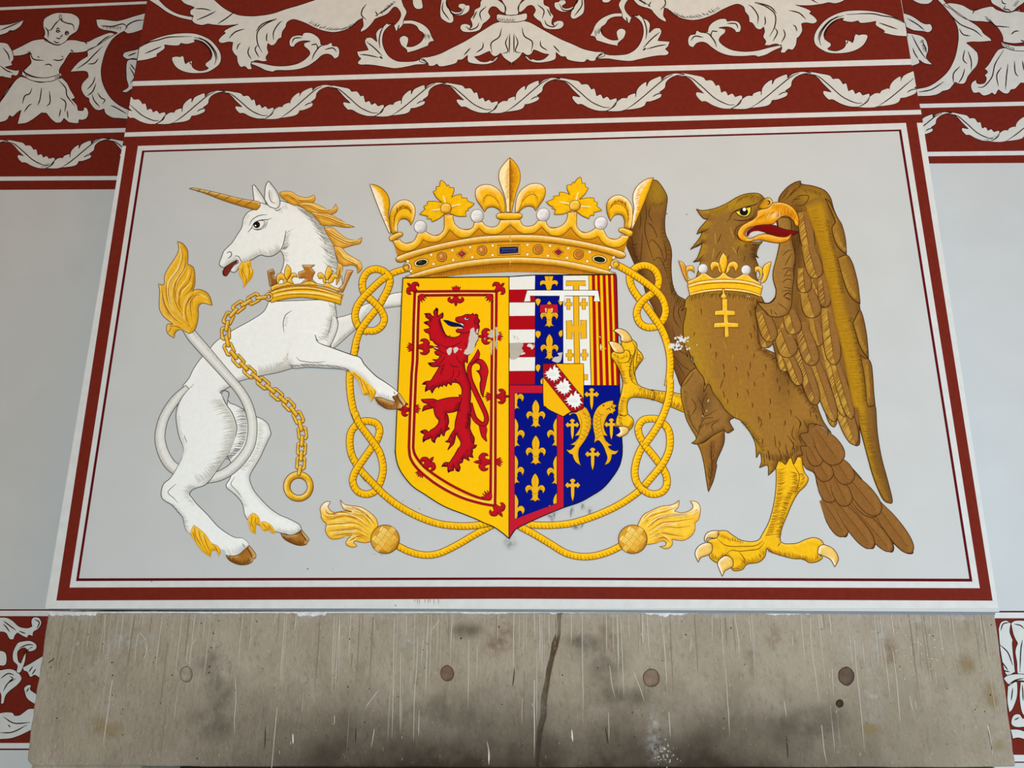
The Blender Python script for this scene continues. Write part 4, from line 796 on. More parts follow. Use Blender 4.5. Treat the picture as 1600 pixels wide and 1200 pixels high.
part('collar_inside', S('B1', '798,775! 850,758 950,742 1050,742 1150,760 1268,800! 1258,830! 1100,800 1000,790 900,795 808,825!'), 'gmid', 10.2, M_GOLD, clr, shade=[('gdark', 4, 90, 1, .8)], step=2.5)
gpart('band', S('B1', '805,790! 850,770 950,752 1050,752 1150,770 1255,805! 1250,866! 1200,850 1100,830 1000,820 900,830 815,852!'), 10.5, clr, c='gold', lines=[(O('B1', '812,815 900,793 1000,787 1100,793 1180,808 1250,830'), 'glight', 2.4), (O('B1', '812,828 900,805 1000,798 1100,805 1180,822 1250,843'), 'gdark', 1.2), (O('B1', '812,800 900,778 1000,768 1100,775 1250,812'), 'gdark', 1.6)])
# chain hanging from the collar
chain = thing('gold_chain', 'gold link chain hanging from the unicorn collar with a ring at its end', 'chain', (466, 783))
ring = circle(220+800/4, 260+815/4, 6.5, 6.5); gpart('collar_ring', ring, 11.4, chain, c='gold', holes=[circle(420, 463.7, 3.4, 3.4)[::-1]])
cps = [(396.5, 467), (373, 479.5), (357, 497.5), (352.5, 521), (358, 545.5)]+[(220+x/4, 520+y/4) for x, y in ((610, 175), (680, 245), (765, 315), (850, 385), (925, 450), (985, 530), (1010, 628), (1005, 725), (1000, 815))]
gpart('link', smooth([(418, 464.2), (415, 467), (402, 468), (399.5, 465.6), (402, 463.2), (415, 461.8)]), 12.3, chain, c='gold', ow=1)
for i, (x, y) in enumerate(cps):
    a = cps[max(0, i-1)]; b = cps[min(len(cps)-1, i+1)]; an = math.atan2(b[1]-a[1], b[0]-a[0])
    def loc(u, v): return (x+u*math.cos(an)-v*math.sin(an), y+u*math.sin(an)+v*math.cos(an))
    hl, hw = 10.6, 7.8
    rr = lambda l_, w_, k: [loc(u, v) for u, v in ((l_, w_-k), (l_-k, w_), (-l_+k, w_), (-l_, w_-k), (-l_, -w_+k), (-l_+k, -w_), (l_-k, -w_), (l_, -w_+k))]
    gpart('link', rr(hl, hw, 3), 11, chain, c='gold', holes=[rr(hl-4.6, hw-4.2, 1)[::-1]], ow=1)
    nx = cps[i+1] if i+1 < len(cps) else (466.5, 746)
    px_ = ((x+nx[0])/2, (y+nx[1])/2); an2 = math.atan2(nx[1]-y, nx[0]-x); ll = math.hypot(nx[0]-x, nx[1]-y)/2*.78
    e = [(px_[0]+u*math.cos(an2)-v*math.sin(an2), px_[1]+u*math.sin(an2)+v*math.cos(an2)) for u, v in ((ll, 0), (ll-1.5, 2.6), (-ll+1.5, 2.6), (-ll, 0), (-ll+1.5, -2.6), (ll-1.5, -2.6))]
    gpart('link', smooth(e), 12.2, chain, c='gold', ow=1)
gpart('end_ring', circle(466.3, 760, 23.2, 23.4, 48), 11.5, chain, c='gold', holes=[circle(466.8, 760.5, 13.6, 13.4, 40)[::-1]], shade=[('gdark', 7, 60, 1, .8), ('glight', 6, 220, 1, .8)], ow=1.2)
# ------------------------------------------------------------------ great crown over the shield
CRX = float(hit(797.2, 340, BREAST)[0])
crown = thing('royal_crown', 'large golden jewelled crown with fleurs-de-lis painted above the shield', 'crown', (797, 432))
def sides(P): return (P, mirror_at(P, CRX))
def cpart(name, q, L, c='gold', fr='C1', shade=None, both_=True, hs=(), lines=(), ow=1.0):
    P0 = S(fr, q)
    for i, P in enumerate(sides(P0) if both_ else (P0,)):
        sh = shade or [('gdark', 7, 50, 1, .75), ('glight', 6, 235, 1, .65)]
        m = (lambda r: r) if i == 0 else (lambda r: mirror_at(r, CRX))
        part(name, P, c, L, M_GOLD, crown, shade=sh, step=2.2, outl=(112, 66, 18), ow=ow, hs=[([m(k) for k in st], cc, w_) for st, cc, w_ in hs], lines=[(m(k), cc, w_) for k, cc, w_ in lines])
def full(q, fr='C1'):
    P = smooth(T(fr, q), False); return dedupe(P+mirror_at(P, CRX))
# inside of the band seen below, then base, mouldings, ridge
hf = smooth(T('C3', '1496,38 1200,52 900,72 700,98 560,108 380,112! 560,50 760,5 900,-20 1200,-50 1496,-66'), False)
inner = dedupe(hf+mirror_at(hf, CRX))
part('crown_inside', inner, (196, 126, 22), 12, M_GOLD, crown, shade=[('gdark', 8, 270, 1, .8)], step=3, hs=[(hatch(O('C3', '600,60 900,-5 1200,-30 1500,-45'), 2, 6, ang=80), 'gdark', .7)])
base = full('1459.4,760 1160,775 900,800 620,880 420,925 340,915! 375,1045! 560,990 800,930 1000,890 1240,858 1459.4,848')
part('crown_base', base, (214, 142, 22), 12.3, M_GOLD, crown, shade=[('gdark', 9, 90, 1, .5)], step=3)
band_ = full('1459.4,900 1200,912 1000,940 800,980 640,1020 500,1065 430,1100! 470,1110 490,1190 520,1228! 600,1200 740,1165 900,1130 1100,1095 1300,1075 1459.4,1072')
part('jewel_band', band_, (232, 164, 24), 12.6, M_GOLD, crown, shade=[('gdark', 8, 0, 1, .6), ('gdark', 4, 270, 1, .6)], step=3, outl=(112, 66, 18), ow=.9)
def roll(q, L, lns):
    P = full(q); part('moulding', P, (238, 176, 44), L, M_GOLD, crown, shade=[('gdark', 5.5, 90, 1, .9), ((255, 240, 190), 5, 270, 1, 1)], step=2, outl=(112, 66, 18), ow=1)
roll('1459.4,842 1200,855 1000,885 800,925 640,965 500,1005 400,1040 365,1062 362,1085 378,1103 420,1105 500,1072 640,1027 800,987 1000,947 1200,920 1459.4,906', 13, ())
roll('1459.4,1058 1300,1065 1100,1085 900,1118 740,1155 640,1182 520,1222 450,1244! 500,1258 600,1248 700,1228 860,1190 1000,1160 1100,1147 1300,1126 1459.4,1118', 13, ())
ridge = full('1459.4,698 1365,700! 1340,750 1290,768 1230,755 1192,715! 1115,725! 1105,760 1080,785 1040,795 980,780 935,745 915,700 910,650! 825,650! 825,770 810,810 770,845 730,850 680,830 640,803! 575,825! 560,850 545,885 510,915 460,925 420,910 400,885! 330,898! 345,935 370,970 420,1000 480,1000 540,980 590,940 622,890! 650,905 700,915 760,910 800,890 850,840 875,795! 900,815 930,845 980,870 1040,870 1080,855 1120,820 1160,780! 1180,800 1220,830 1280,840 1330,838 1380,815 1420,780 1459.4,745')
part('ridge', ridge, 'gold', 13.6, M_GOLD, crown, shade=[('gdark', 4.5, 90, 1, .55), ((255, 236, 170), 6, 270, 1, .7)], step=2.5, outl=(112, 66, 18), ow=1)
hg = 'gdark'
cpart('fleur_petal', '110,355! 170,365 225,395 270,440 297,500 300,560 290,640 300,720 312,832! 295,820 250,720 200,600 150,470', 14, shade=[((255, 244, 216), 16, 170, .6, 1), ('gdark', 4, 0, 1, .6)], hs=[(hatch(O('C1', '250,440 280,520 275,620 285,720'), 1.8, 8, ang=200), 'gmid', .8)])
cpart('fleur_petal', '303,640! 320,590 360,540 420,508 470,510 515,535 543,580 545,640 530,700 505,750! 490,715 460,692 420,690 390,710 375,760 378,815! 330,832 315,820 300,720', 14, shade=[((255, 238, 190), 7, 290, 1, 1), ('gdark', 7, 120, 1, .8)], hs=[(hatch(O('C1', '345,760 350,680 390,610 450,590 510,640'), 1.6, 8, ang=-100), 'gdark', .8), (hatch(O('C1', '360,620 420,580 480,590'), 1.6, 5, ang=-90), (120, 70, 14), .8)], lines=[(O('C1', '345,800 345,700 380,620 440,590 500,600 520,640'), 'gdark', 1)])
cpart('knot', '298,862 330,840 380,820 415,818 430,840 410,860 370,880 330,902 305,895', 14.4)
fl = '795,316! 830,340 853,377! 862,358! 880,387! 920,390! 918,430 895,482! 940,460 990,452! 992,487! 1045,488! 1050,515 1117,542! 1085,575 1050,592! 1063,605! 1030,622 1040,665! 960,665 900,645! 860,630 820,650 780,685 710,720! 700,690! 660,688! 668,665! 630,655 588,645! 620,615 640,600! 630,570 660,555! 665,522! 730,520 805,532! 755,490 730,450 718,425! 745,415 750,378! 780,378! 785,340'
cpart('leaf_finial', fl, 14, c=(248, 190, 16), shade=[('gdark', 3.5, 90, 1, .35)], lines=[(O('C1', '840,560 828,510 815,460'), (255, 232, 170), 2), (O('C1', '800,597 750,602 695,608'), (255, 232, 170), 2), (O('C1', '890,570 930,560 985,545'), (255, 232, 170), 2), (O('C1', '795,605 740,612 700,612'), 'gdark', .8), (O('C1', '835,540 822,490'), 'gdark', .8), (O('C1', '900,578 960,562'), 'gdark', .8)], hs=[(hatch(circle(560+843/6.154, 230+587/6.154, 8.6, 8.6, 40)+[(560+900/6.154, 230+587/6.154)], 1.6, 7, side=-1), 'gmid', .6)])
cpart('finial_boss', '843,537 880,550 895,587 880,625 843,637 806,625 792,587 806,550', 14.6, c=(244, 190, 60), shade=[('gdark', 5, 60, 1, .8), ('glight', 5, 240, 1, .8)])
cpart('fleur_petal', '1215,622! 1180,570 1140,510 1125,450 1135,400 1175,368 1240,358 1300,375 1360,420 1395,480 1410,560 1410,630! 1375,628 1350,600 1310,578 1270,575 1235,590', 14, shade=[((255, 238, 190), 9, 240, 1, .9), ('gdark', 6, 80, 1, .8)], lines=[(O('C1', '1205,560 1200,500 1240,462 1300,480 1350,540 1375,620'), 'gdark', 1)], hs=[(hatch(O('C1', '1210,540 1240,470 1300,480 1350,540'), 1.6, 7, ang=-95), 'gmid', .8)])
part('fleur_petal', S('C1', '1455,98! 1400,160 1360,220 1350,290 1370,370 1400,450 1420,540 1425,622! 1457,625!'), (254, 232, 178), 14.4, M_GOLD, crown, shade=[('gold', 6, 0, 1, .7)], step=2.5, outl=(112, 66, 18), ow=1, hs=[(hatch(O('C1', '1450,200 1450,330 1450,480'), 1.5, 9, ang=140), (206, 150, 70), .6)])
part('fleur_petal', S('C1', '1455,98! 1500,140 1540,200 1557,270 1550,340 1520,430 1490,540 1475,625! 1455,625!'), 'gmid', 14.4, M_GOLD, crown, shade=[('gold', 6, 0, 1, .9), ('gdark', 4, 180, 1, .8)], step=2.5, outl=(112, 66, 18), ow=1, hs=[(hatch(O('C1', '1462,180 1459.4,330 1459.4,500'), 1.5, 9, ang=40), 'gdark', .6)])
part('knot', S('C1', '1328,660 1350,635 1450,630 1550,635 1577,660 1550,690 1450,697 1350,690'), 'gold', 14.8, M_GOLD, crown, shade=[('gdark', 5, 80, 1, .8), ('glight', 4, 260, 1, .8)], step=2, outl=(112, 66, 18), ow=1)
def c1(x, y): return (560+x/6.1538, 230+y/6.1538)
def jewel(name, P, c, L=14, **kw):
    for q in sides(P): part(name, q, c, L, M_GOLD if 'shade' not in kw else M_GOLD, crown, **kw)
for x, y, r in ((597, 765, 9.9), (1143, 661, 10.2)):
    jewel('pearl', circle(*c1(x, y), r, r, 32), 'pearl', 14.5, shade=[((150, 140, 136), 8, 50, 1, .75), ((250, 248, 244), 8, 220, 1, .8)], step=2, outl=(130, 120, 112), ow=.9)
jewel('gem_setting', circle(*c1(605, 1110), 11.4, 6.2, 28, -12), 'glight', 14, step=2, outl=(112, 66, 18), ow=1.1, shade=[('gdark', 3, 60, 1, .6)])
jewel('emerald', circle(*c1(606, 1110), 8.4, 3.9, 28, -12), (26, 34, 24), 14.6, step=2, outl=(12, 12, 8), ow=.8, spots=[((86, 100, 86), *c1(590, 1104), 5, 1.8, .9)])
for x, y in ((803, 1055), (1190, 993)):
    jewel('boss', circle(*c1(x, y), 7.6, 7.6, 28), (228, 164, 60), 14, step=2, outl=(112, 66, 18), ow=1.1, shade=[('gdark', 4, 60, 1, .7)])
    jewel('boss_gem', circle(*c1(x-2, y-3), 5, 5, 24), 'copper', 14.6, step=1.6, outl=(126, 66, 16), ow=.8, spots=[((246, 196, 130), *c1(x-12, y-12), 4, 4, .9)])
jewel('gem_setting', [c1(*q) for q in ((995, 985), (1050, 1020), (995, 1072), (940, 1030))], (232, 176, 70), 14, step=0, outl=(112, 66, 18), ow=1)
jewel('ruby', [c1(*q) for q in ((995, 997), (1034, 1022), (995, 1058), (955, 1028))], (150, 34, 40), 14.6, step=2, outl=(80, 20, 20), ow=.8, spots=[((206, 96, 96), *c1(990, 1022), 4, 3, .8)])
s_ = [c1(*q) for q in ((1340, 945), (1555, 937), (1555, 1030), (1340, 1040))]
part('gem_setting', s_, (222, 160, 50), 14, M_GOLD, crown, step=0, outl=(112, 66, 18), ow=1.1)
part('sapphire', [c1(*q) for q in ((1358, 962), (1537, 957), (1537, 1014), (1358, 1025))], (24, 32, 84), 14.6, M_GOLD, crown, step=0, outl=(10, 12, 34), ow=.9, lines=[([c1(1358, 962), c1(1390, 980), c1(1505, 975), c1(1537, 957)], (92, 106, 168), .8), ([c1(1358, 1025), c1(1390, 1003), c1(1505, 998), c1(1537, 1014)], (64, 76, 140), .8), ([c1(1390, 980), c1(1390, 1003)], (92, 106, 168), .6), ([c1(1505, 975), c1(1505, 998)], (92, 106, 168), .6)])
for x, y in ((475, 1097), (700, 1035), (722, 1122), (903, 992), (912, 1083), (1075, 962), (1095, 1057), (1290, 945), (1290, 1037), (507, 1190)):
    jewel('seed_pearl', circle(*c1(x, y), 2.2, 2.2, 12), (252, 240, 206), 14.3, step=0, outl=(150, 96, 20), ow=.5)

# ------------------------------------------------------------------ the shield
shield = thing('painted_shield', 'impaled heraldic shield, red lion on yellow beside eight coloured quarterings', 'shield', (795, 840))
M_SH = paint_material('heraldic_enamel_paint', .55, .02, 60)
LEFT = O('C3', '157,115 140,400 125,800 106,1190')+O('C4', '97,300 75,800 60,1190')+O('C5', '60,20 72,130 100,230 160,340 280,480 430,580 600,690 740,760 900,820 1050,880 1180,940 1290,985 1400,1060 1482,1132')
RIGHT = O('C6', '1466,72 1475,400 1484,800 1496,1200')+O('C7', '1502,250 1515,600 1532,980')+O('C8', '1540,-20 1535,100 1500,230 1420,360 1300,500 1150,600 1000,680 800,748 550,850 330,950 215,1010 180,1050 125,1132')
CT, CB = (795.5, 432.2), (795.2, 841.5)
whole = dedupe(LEFT+[CB]+RIGHT[::-1]+[(835, 429.8), CT])
def sp(name, pts, c, L, parent=None, **kw):
    kw.setdefault('step', 0); return part(name, pts, c, L, M_SH, parent or shield, **kw)
dexter = sp('lion_half', dedupe(LEFT+[CB, CT]), 'yel', 16)
LI, LD = 'lion', 'ldark'
def line_part(name, P, c, w_, L, parent, edge=None):
    s = Sheet(); s.strokes([P], c, w_, L)
    if edge: s.strokes([P], edge, w_+.9, L-.5)
    return s.build(name, M_SH, parent)
OUT = O('C3', '305,285! 900,280 1326,282! 1322,700 1318,1200!')+O('C4', '1315,200 1312,1100')+O('C5', '1312,0 1312,400 1308,722! 1290,720 1150,697 950,642 800,580 650,500 500,400 340,262 252,130 232,0!')+O('C4', '232,1100 245,700 265,200')+O('C3', '280,1150 290,700 305,285!')
INN = O('C3', '358,334! 900,328 1272,328! 1270,700 1268,1200!')+O('C4', '1265,200 1258,1100')+O('C5', '1257,0 1254,400 1250,645! 1130,628 1000,582 850,512 700,430 520,312 400,212 310,90 284,0!')+O('C4', '285,1100 300,700 320,200')+O('C3', '335,1150 345,700 358,334!')
for nm, P in (('tressure', OUT), ('tressure', INN)):
    s = Sheet(); P = resample(P, 3); s.strokes([P], (160, 16, 26), 3.3, 18); s.strokes([P], (98, 14, 14), 4.2, 17.4); s.build(nm, M_SH, dexter)
MID = resample([((a[0]), (a[1])) for a in O('C3', '332,310! 900,304 1298,305! 1296,700 1292,1200!')+O('C4', '1290,200 1286,1100')+O('C5', '1286,0 1284,400 1280,690! 1150,665 950,612 800,548 650,466 500,356 370,240 284,120 260,0!')+O('C4', '260,1100 272,700 292,200')+O('C3', '306,1150 318,700 332,310!')], 3)
s = Sheet(); s.strokes([MID], (255, 214, 120), 1.2, 18.2); s.build('tressure_gap', M_SH, dexter)
HALF = [(0, 1.12, 1), (.16, .86, 0), (.17, .62, 1), (.33, .76, 0), (.62, .74, 0), (.96, .52, 0), (.92, .22, 0), (.66, .1, 1), (.66, .3, 0), (.48, .36, 0), (.3, .2, 0), (.24, 0, 1)]
def place(tpl, x, y, ang, hw, ln):
    """tpl in (across, along); ang = picture direction the tip points to (0 right, 90 down)"""
    a = math.radians(ang); ux, uy = math.cos(a), math.sin(a); out = []
    full_ = tpl+[(-u, v, k) for u, v, k in tpl[::-1] if u != 0]
    for u, v, k in full_: out.append((x+ux*v*ln-uy*u*hw, y+uy*v*ln+ux*u*hw, bool(k)))
    return smooth(out)
TAIL = [(0, 1, 1), (.25, .55, 0), (.5, .9, 1), (.52, .5, 0), (.95, .72, 1), (.75, .3, 0), (.4, 0, 1)]
def p8(fr, x, y): ox, oy, k = Z[fr]; return (ox+x/k, oy+y/k)
for fr, x, y, an, hw, ln, tx, ty, tl in (('C3', 818, 340, 90, 13, 14.5, 822, 275, 9), ('C3', 318, 282, -135, 12, 17, 365, 335, 12), ('C3', 1318, 282, -45, 12, 17, 1265, 335, 12), ('C3', 350, 975, 0, 13, 23, 285, 980, 11), ('C3', 1262, 845, 180, 13, 20, 1325, 845, 11), ('C4', 235, 640, 180, 11, 16, 300, 630, 10), ('C4', 1325, 475, 0, 12, 19, 1255, 478, 10), ('C5', 430, 250, -52, 14, 20, 385, 305, 9), ('C5', 1245, 175, 180, 14.5, 23, 1322, 175, 11), ('C5', 1300, 715, 55, 14, 20, 1245, 640, 16)):
    P = place(HALF, *p8(fr, x, y), an, hw, ln); Q = place(TAIL, *p8(fr, tx, ty), an+180, 7.5 if tl < 12 else 9, tl)
    f = part('fleur_de_lis', P, LI, 18.8, M_SH, dexter, shade=[((110, 10, 24), 4, 60, 1, .7)], step=2.2, outl=(84, 8, 16), ow=1, lines=[([p8(fr, x, y), (p8(fr, x, y)[0]+math.cos(math.radians(an))*ln*.8, p8(fr, x, y)[1]+math.sin(math.radians(an))*ln*.8)], (104, 8, 20), .9)])
    part('fleur_tail', Q, LI, 18.9, M_SH, dexter, step=0, outl=(84, 8, 16), ow=.9)
# lion
lion_out = smooth(T('C3', '820,610! 850,602 900,590 950,570 1010,572 1030,553! 1050,577 1072,563! 1095,583 1090,610! 1116,650 1100,690! 1112,720 1105,770 1095,820 1098,885! 1075,920 1060,965 1030,1005 1000,1060 970,1085 965,1180!')+T('C4', '930,40 930,110 950,190 980,270 1000,340 1005,450 1000,560 1010,640 995,680! 1000,740 1000,800 995,870 1020,940 1050,1000 1045,1080 1082,1080! 1060,1120 1030,1130 1022,1190')+T('C5', '1030,35 1020,70 1037,122! 975,108 988,162! 920,130 900,182! 860,198 870,230 872,260 855,297! 820,280 810,250 790,240! 790,280 750,290 725,307! 715,270 720,240 680,230 638,232! 680,182 740,180 760,150 800,90 850,0!')+T('C4', '872,1100 880,1050 850,990 820,940! 810,1000 790,1070 750,1110 715,1147! 750,1060 720,1050 683,1040! 720,1020 750,960 790,900! 805,870 810,800 830,720 850,650! 800,667 750,677 700,682! 720,720 730,800 715,850 742,880! 690,912 672,972! 650,960 640,928 610,987! 610,960 580,990 560,1020 556,1057! 520,1030 510,990! 470,1010 440,1020 407,1050! 410,990 430,950 410,940 373,918! 400,902 440,893 480,920 500,900 560,860 600,810 605,770! 570,730 550,680 540,620! 500,627 440,642 398,662! 420,600 480,572 450,562 410,547 383,513! 480,508 540,508 590,527! 650,508 740,490 820,485 862,487! 858,452! 890,462! 895,400 880,350 850,312 800,300 770,302! 762,337! 720,310 702,352! 665,325 656,352! 620,345 600,377! 598,350 560,370 540,400 521,437! 510,410 490,385 460,400 434,417! 440,370 450,330 420,325 397,322! 440,288 500,280 530,240 580,160 612,100! 520,102 468,58!')+T('C3', '510,1195 470,1178! 570,1165 525,1133! 590,1132 622,1090! 570,1072 552,1038! 602,1010 560,1010 538,980! 602,960 560,940 530,902 498,892! 490,830 480,807 440,792 418,760! 492,742 470,702 445,692 418,670! 470,653 502,650! 480,630 440,600 445,580 422,562! 460,558 500,560 510,580 552,602! 545,570 540,535 560,510 574,488! 594,505 592,540 590,602! 600,588 640,558 657,547! 660,590 650,615 622,622! 625,652 640,700 660,760 690,820 720,857! 745,830 742,850! 800,857 860,838 882,802! 830,792 818,770 850,750 905,742 912,692! 835,662 815,642'))
lion_o = part('lion', lion_out, LI, 19, M_SH, dexter, shade=[((112, 8, 26), 7, 0, 1, .75), ((112, 8, 26), 5, 90, 1, .6)], step=3, outl=LD, ow=1.3,
     hs=[(hatch(O('C4', '985,700 985,800 970,880'), 1.4, 6, ang=190), LD, .9), (hatch(O('C4', '880,560 860,600 830,650'), 1.4, 7, ang=190), LD, .8), (hatch(O('C4', '620,180 660,60'), 1.6, 5, ang=60), LD, .8), (hatch(O('C5', '980,30 900,140'), 1.6, 5, ang=200), LD, .7)],
     lines=[(O(fr, q), LD, w_) for fr, q, w_ in (('C4', '900,480 860,600 830,720 810,820', 1.5), ('C3', '600,630 640,740 700,830 780,860', 1), ('C3', '620,940 700,980 800,960 900,900', 1), ('C3', '600,1020 680,1060 740,1050', 1), ('C3', '690,1090 640,1160 600,1190', 1), ('C3', '820,1080 850,1150 900,1190', 1), ('C3', '880,800 960,800 1000,780', 1.2), ('C3', '1060,610 1050,680 1090,690', 1.1), ('C3', '930,920 960,990', 1), ('C4', '740,60 780,100 860,105', 1.2), ('C4', '790,130 780,220 730,270', 1), ('C4', '850,140 860,200 820,240', 1), ('C4', '800,250 830,290', 1.4), ('C4', '690,680 680,760 690,790', 1), ('C4', '640,860 620,920', 1), ('C4', '690,840 690,910', 1), ('C4', '1000,940 1010,1020 1050,1070', 1), ('C4', '480,330 440,390', 1), ('C4', '540,330 500,370', 1), ('C3', '480,600 520,640', 1), ('C5', '720,190 700,240', 1), ('C5', '790,190 780,250', 1), ('C4', '760,960 780,1000', 1), ('C4', '500,540 560,560', 1), ('C4', '470,600 530,600', 1))])
rb, cn = ribbon(TW('C4', '1000,560,50 1020,660,60 1055,750,58 1110,805,58 1165,830,58 1200,780,55 1192,700,55 1130,560,58 1060,410,60 1000,270,58 985,150,52 1005,75,46 1060,35,44 1110,40,40'))
part('tail', rb, LI, 18.7, M_SH, lion_o, shade=[((112, 8, 26), 3, 0, 1, .7)], step=2.5, outl=LD, ow=1.1)
part('tail_tuft', S('C4', '1060,55! 1080,10 1150,20 1200,80 1222,160 1205,250 1190,330 1168,430 1162,492! 1130,430 1118,330 1130,260 1110,190 1073,153! 1110,150 1125,110 1108,70'), LI, 18.9, M_SH, lion_o, shade=[((90, 6, 40), 4, 180, 1, .7)], step=2.5, outl=LD, ow=1.1)
part('tail_tuft', S('C3', '1096,1003! 1118,1060 1110,1100 1100,1140 1060,1150 1000,1195! 990,1180 1050,1090'), LI, 18.9, M_SH, lion_o, step=0, outl=LD, ow=1.1)
part('tail_tuft', S('C4', '1108,830! 1160,850 1190,838 1207,900 1195,960 1207,1042! 1170,1010 1140,970 1118,890'), LI, 18.9, M_SH, lion_o, step=0, outl=LD, ow=1.1)
part('tongue', S('C3', '660,640! 720,648 780,668 850,685 905,715! 905,732 850,720 800,722 740,710 700,680'), (14, 16, 84), 20, M_SH, lion_o, step=0, outl=(10, 8, 30), ow=.9)
part('eye', S('C3', '920,620 950,605 978,625 960,645 935,640'), (236, 230, 220), 20, M_SH, lion_o, step=0, outl=LD, ow=1)
s = Sheet(); s.fill(circle(*p8('C3', 955, 622), 1.5, 1.5, 12), 'blk', 20.6); s.fill(S('C3', '870,680 905,690 915,715 890,700'), (232, 226, 214), 20.6); s.fill(S('C3', '850,745 880,730 905,745'), (232, 226, 214), 20.6); s.build('teeth', M_SH, lion_o)
s = Sheet()
for fr, q in (('C3', '657,547! 662,575 640,580'), ('C3', '574,488! 592,510 588,530 562,520'), ('C3', '422,562! 460,560 465,580 442,585'), ('C3', '418,668! 460,668 460,690'), ('C4', '397,322! 440,300 440,325'), ('C4', '434,417! 440,385 465,395'), ('C4', '521,437! 505,410 535,405'), ('C4', '600,377! 595,350 615,350'), ('C4', '373,918! 405,908 412,935'), ('C4', '407,1050! 410,1010 440,1018'), ('C4', '556,1057! 530,1030 558,1025'), ('C4', '610,987! 585,975 600,955'), ('C5', '638,232! 680,205 690,228'), ('C5', '725,307! 718,275 750,285'), ('C5', '855,297! 820,275 845,262')):
    t_ = Sheet(); t_.fill(S(fr, q), (20, 14, 40), 20.2, skirt=False); t_.build('claw', M_SH, lion_o)
# sinister half
sin = sp('quartered_half', dedupe(RIGHT+[CB, CT, (835, 430.5)]), 'blue', 16.1)
def quad(fr, s_): return poly(T(fr, s_))
for i, (a, b, c) in enumerate(((430.8, 452.8, 'swhite'), (452.8, 472.5, 'sred'), (472.5, 494, 'swhite'), (494, 514.8, 'sred'), (514.8, 536.2, 'swhite'), (536.2, 558.1, 'sred'), (558.1, 580, 'swhite'), (580, 601.3, 'sred'))):
    sp('bar', [(795.8, a), (836, a-.4), (835.6, b-.2), (795.8, b)], c, 17, sin, outl=(70, 20, 20) if c == 'sred' else None, ow=.6)
sp('cross_quarter', quad('C6', '796,86 1118,82 1132,700 1140,1200 1148,1456 800,1456'), 'swhite', 17, sin, outl='blk', ow=.9)
sp('paled_quarter', quad('C6', '1118,82 1464,76 1484,800 1510,1456 1150,1456 1132,700'), 'yel', 17.1, sin, outl='blk', ow=.9)
tx = [(1160, 1194), (1226, 1256), (1294, 1327), (1360, 1393), (1425, 1464)]; bx = [(1187, 1224), (1260, 1297), (1335, 1370), (1403, 1437), (1468, 1508)]
for (a, b), (c, d) in zip(tx, bx): sp('pale', quad('C6', '%d,78 %d,77 %d,1455 %d,1455' % (a, b, d, c)), 'sred', 17.8, sin, outl=(70, 16, 16), ow=.5)
GY, GYD = (240, 178, 26), (120, 80, 10)
sp('cross_potent', quad('C6', '835,150 1080,150 1080,212 997,212 998,715 1020,712 1015,642 1090,640 1092,872 1020,875 1018,792 1000,790 1008,1190 940,1190 932,790 915,792 912,878 842,878 838,648 908,645 915,715 932,718 926,212 835,212'), GY, 18, sin, outl=GYD, ow=1)
def plus(fr, x, y, a, b, t): return quad(fr, ' '.join('%g,%g' % q for q in ((x-t, y-b), (x+t, y-b), (x+t, y-t), (x+a, y-t), (x+a, y+t), (x+t, y+t), (x+t, y+b), (x-t, y+b), (x-t, y+t), (x-a, y+t), (x-a, y-t), (x-t, y-t))))
for x, y in ((866, 442), (1057, 440), (881, 1080), (1065, 1076)): sp('small_cross', plus('C6', x, y, 46, 68, 21), GY, 18, sin, outl=GYD, ow=1)
sp('small_cross', quad('C7', '1055,200 1105,200 1105,270 1055,270'), GY, 18, sin, outl=GYD, ow=1)
FL = [(0, 0, 1), (.075, .09, 0), (.13, .24, 0), (.125, .37, 0), (.1, .48, 1), (.165, .42, 0), (.26, .415, 0), (.335, .5, 0), (.335, .6, 0), (.27, .71, 1), (.235, .61, 0), (.17, .575, 0), (.115, .63, 0), (.1, .68, 1), (.115, .72, 0), (.095, .77, 0), (.1, .84, 0), (.19, .955, 1), (.07, .94, 0), (0, 1, 1)]
def fleur(fr, x, y0, y1, parent, L=18.5, wd=1.0, clip=None, top=None):
    ox, oy, k = Z[fr]; h = (y1-y0)/k; cx = ox+x/k; cy = oy+y0/k
    P = smooth([(cx+u*h*wd, cy+v*h, bool(q)) for u, v, q in FL]+[(cx-u*h*wd, cy+v*h, bool(q)) for u, v, q in FL[::-1] if u != 0])
    lines = [([(cx, cy+.06*h), (cx, cy+.45*h)], GYD, .7), ([(cx-.1*h*wd, cy+.7*h), (cx, cy+.715*h), (cx+.1*h*wd, cy+.7*h)], GYD, .7)]
    for sg in (-1, 1): lines.append((smooth([(cx+sg*.12*h*wd, cy+.56*h), (cx+sg*.2*h*wd, cy+.5*h), (cx+sg*.28*h*wd, cy+.56*h)], False), GYD, .6))
    if clip:
        P = clipx(P, *[(lambda y, q=q: q) for q in clip])
        lines = [([q for q in ln if clip[0] < q[0] < clip[1]], c, w_) for ln, c, w_ in lines]; lines = [l for l in lines if len(l[0]) > 1]
        if P is None: return
    if top: P = dedupe([(u, max(v, top)) for u, v in P]); lines = [l for l in lines if l[0][0][1] > top]
    part('fleur_de_lis', P, GY, L, M_SH, parent, shade=[((206, 138, 16), 3, 90, 1, .5)], step=2.5, outl=(30, 24, 40), ow=.9, lines=lines)
ft = smooth(T('C6', '565,90! 680,90! 670,130 665,150! 690,140 725,150 737,180 715,220! 705,195 680,190 660,210 655,240 640,268! 595,268! 585,240 580,210 560,192 530,200 528,225! 508,190 515,155 550,142 575,150!'))
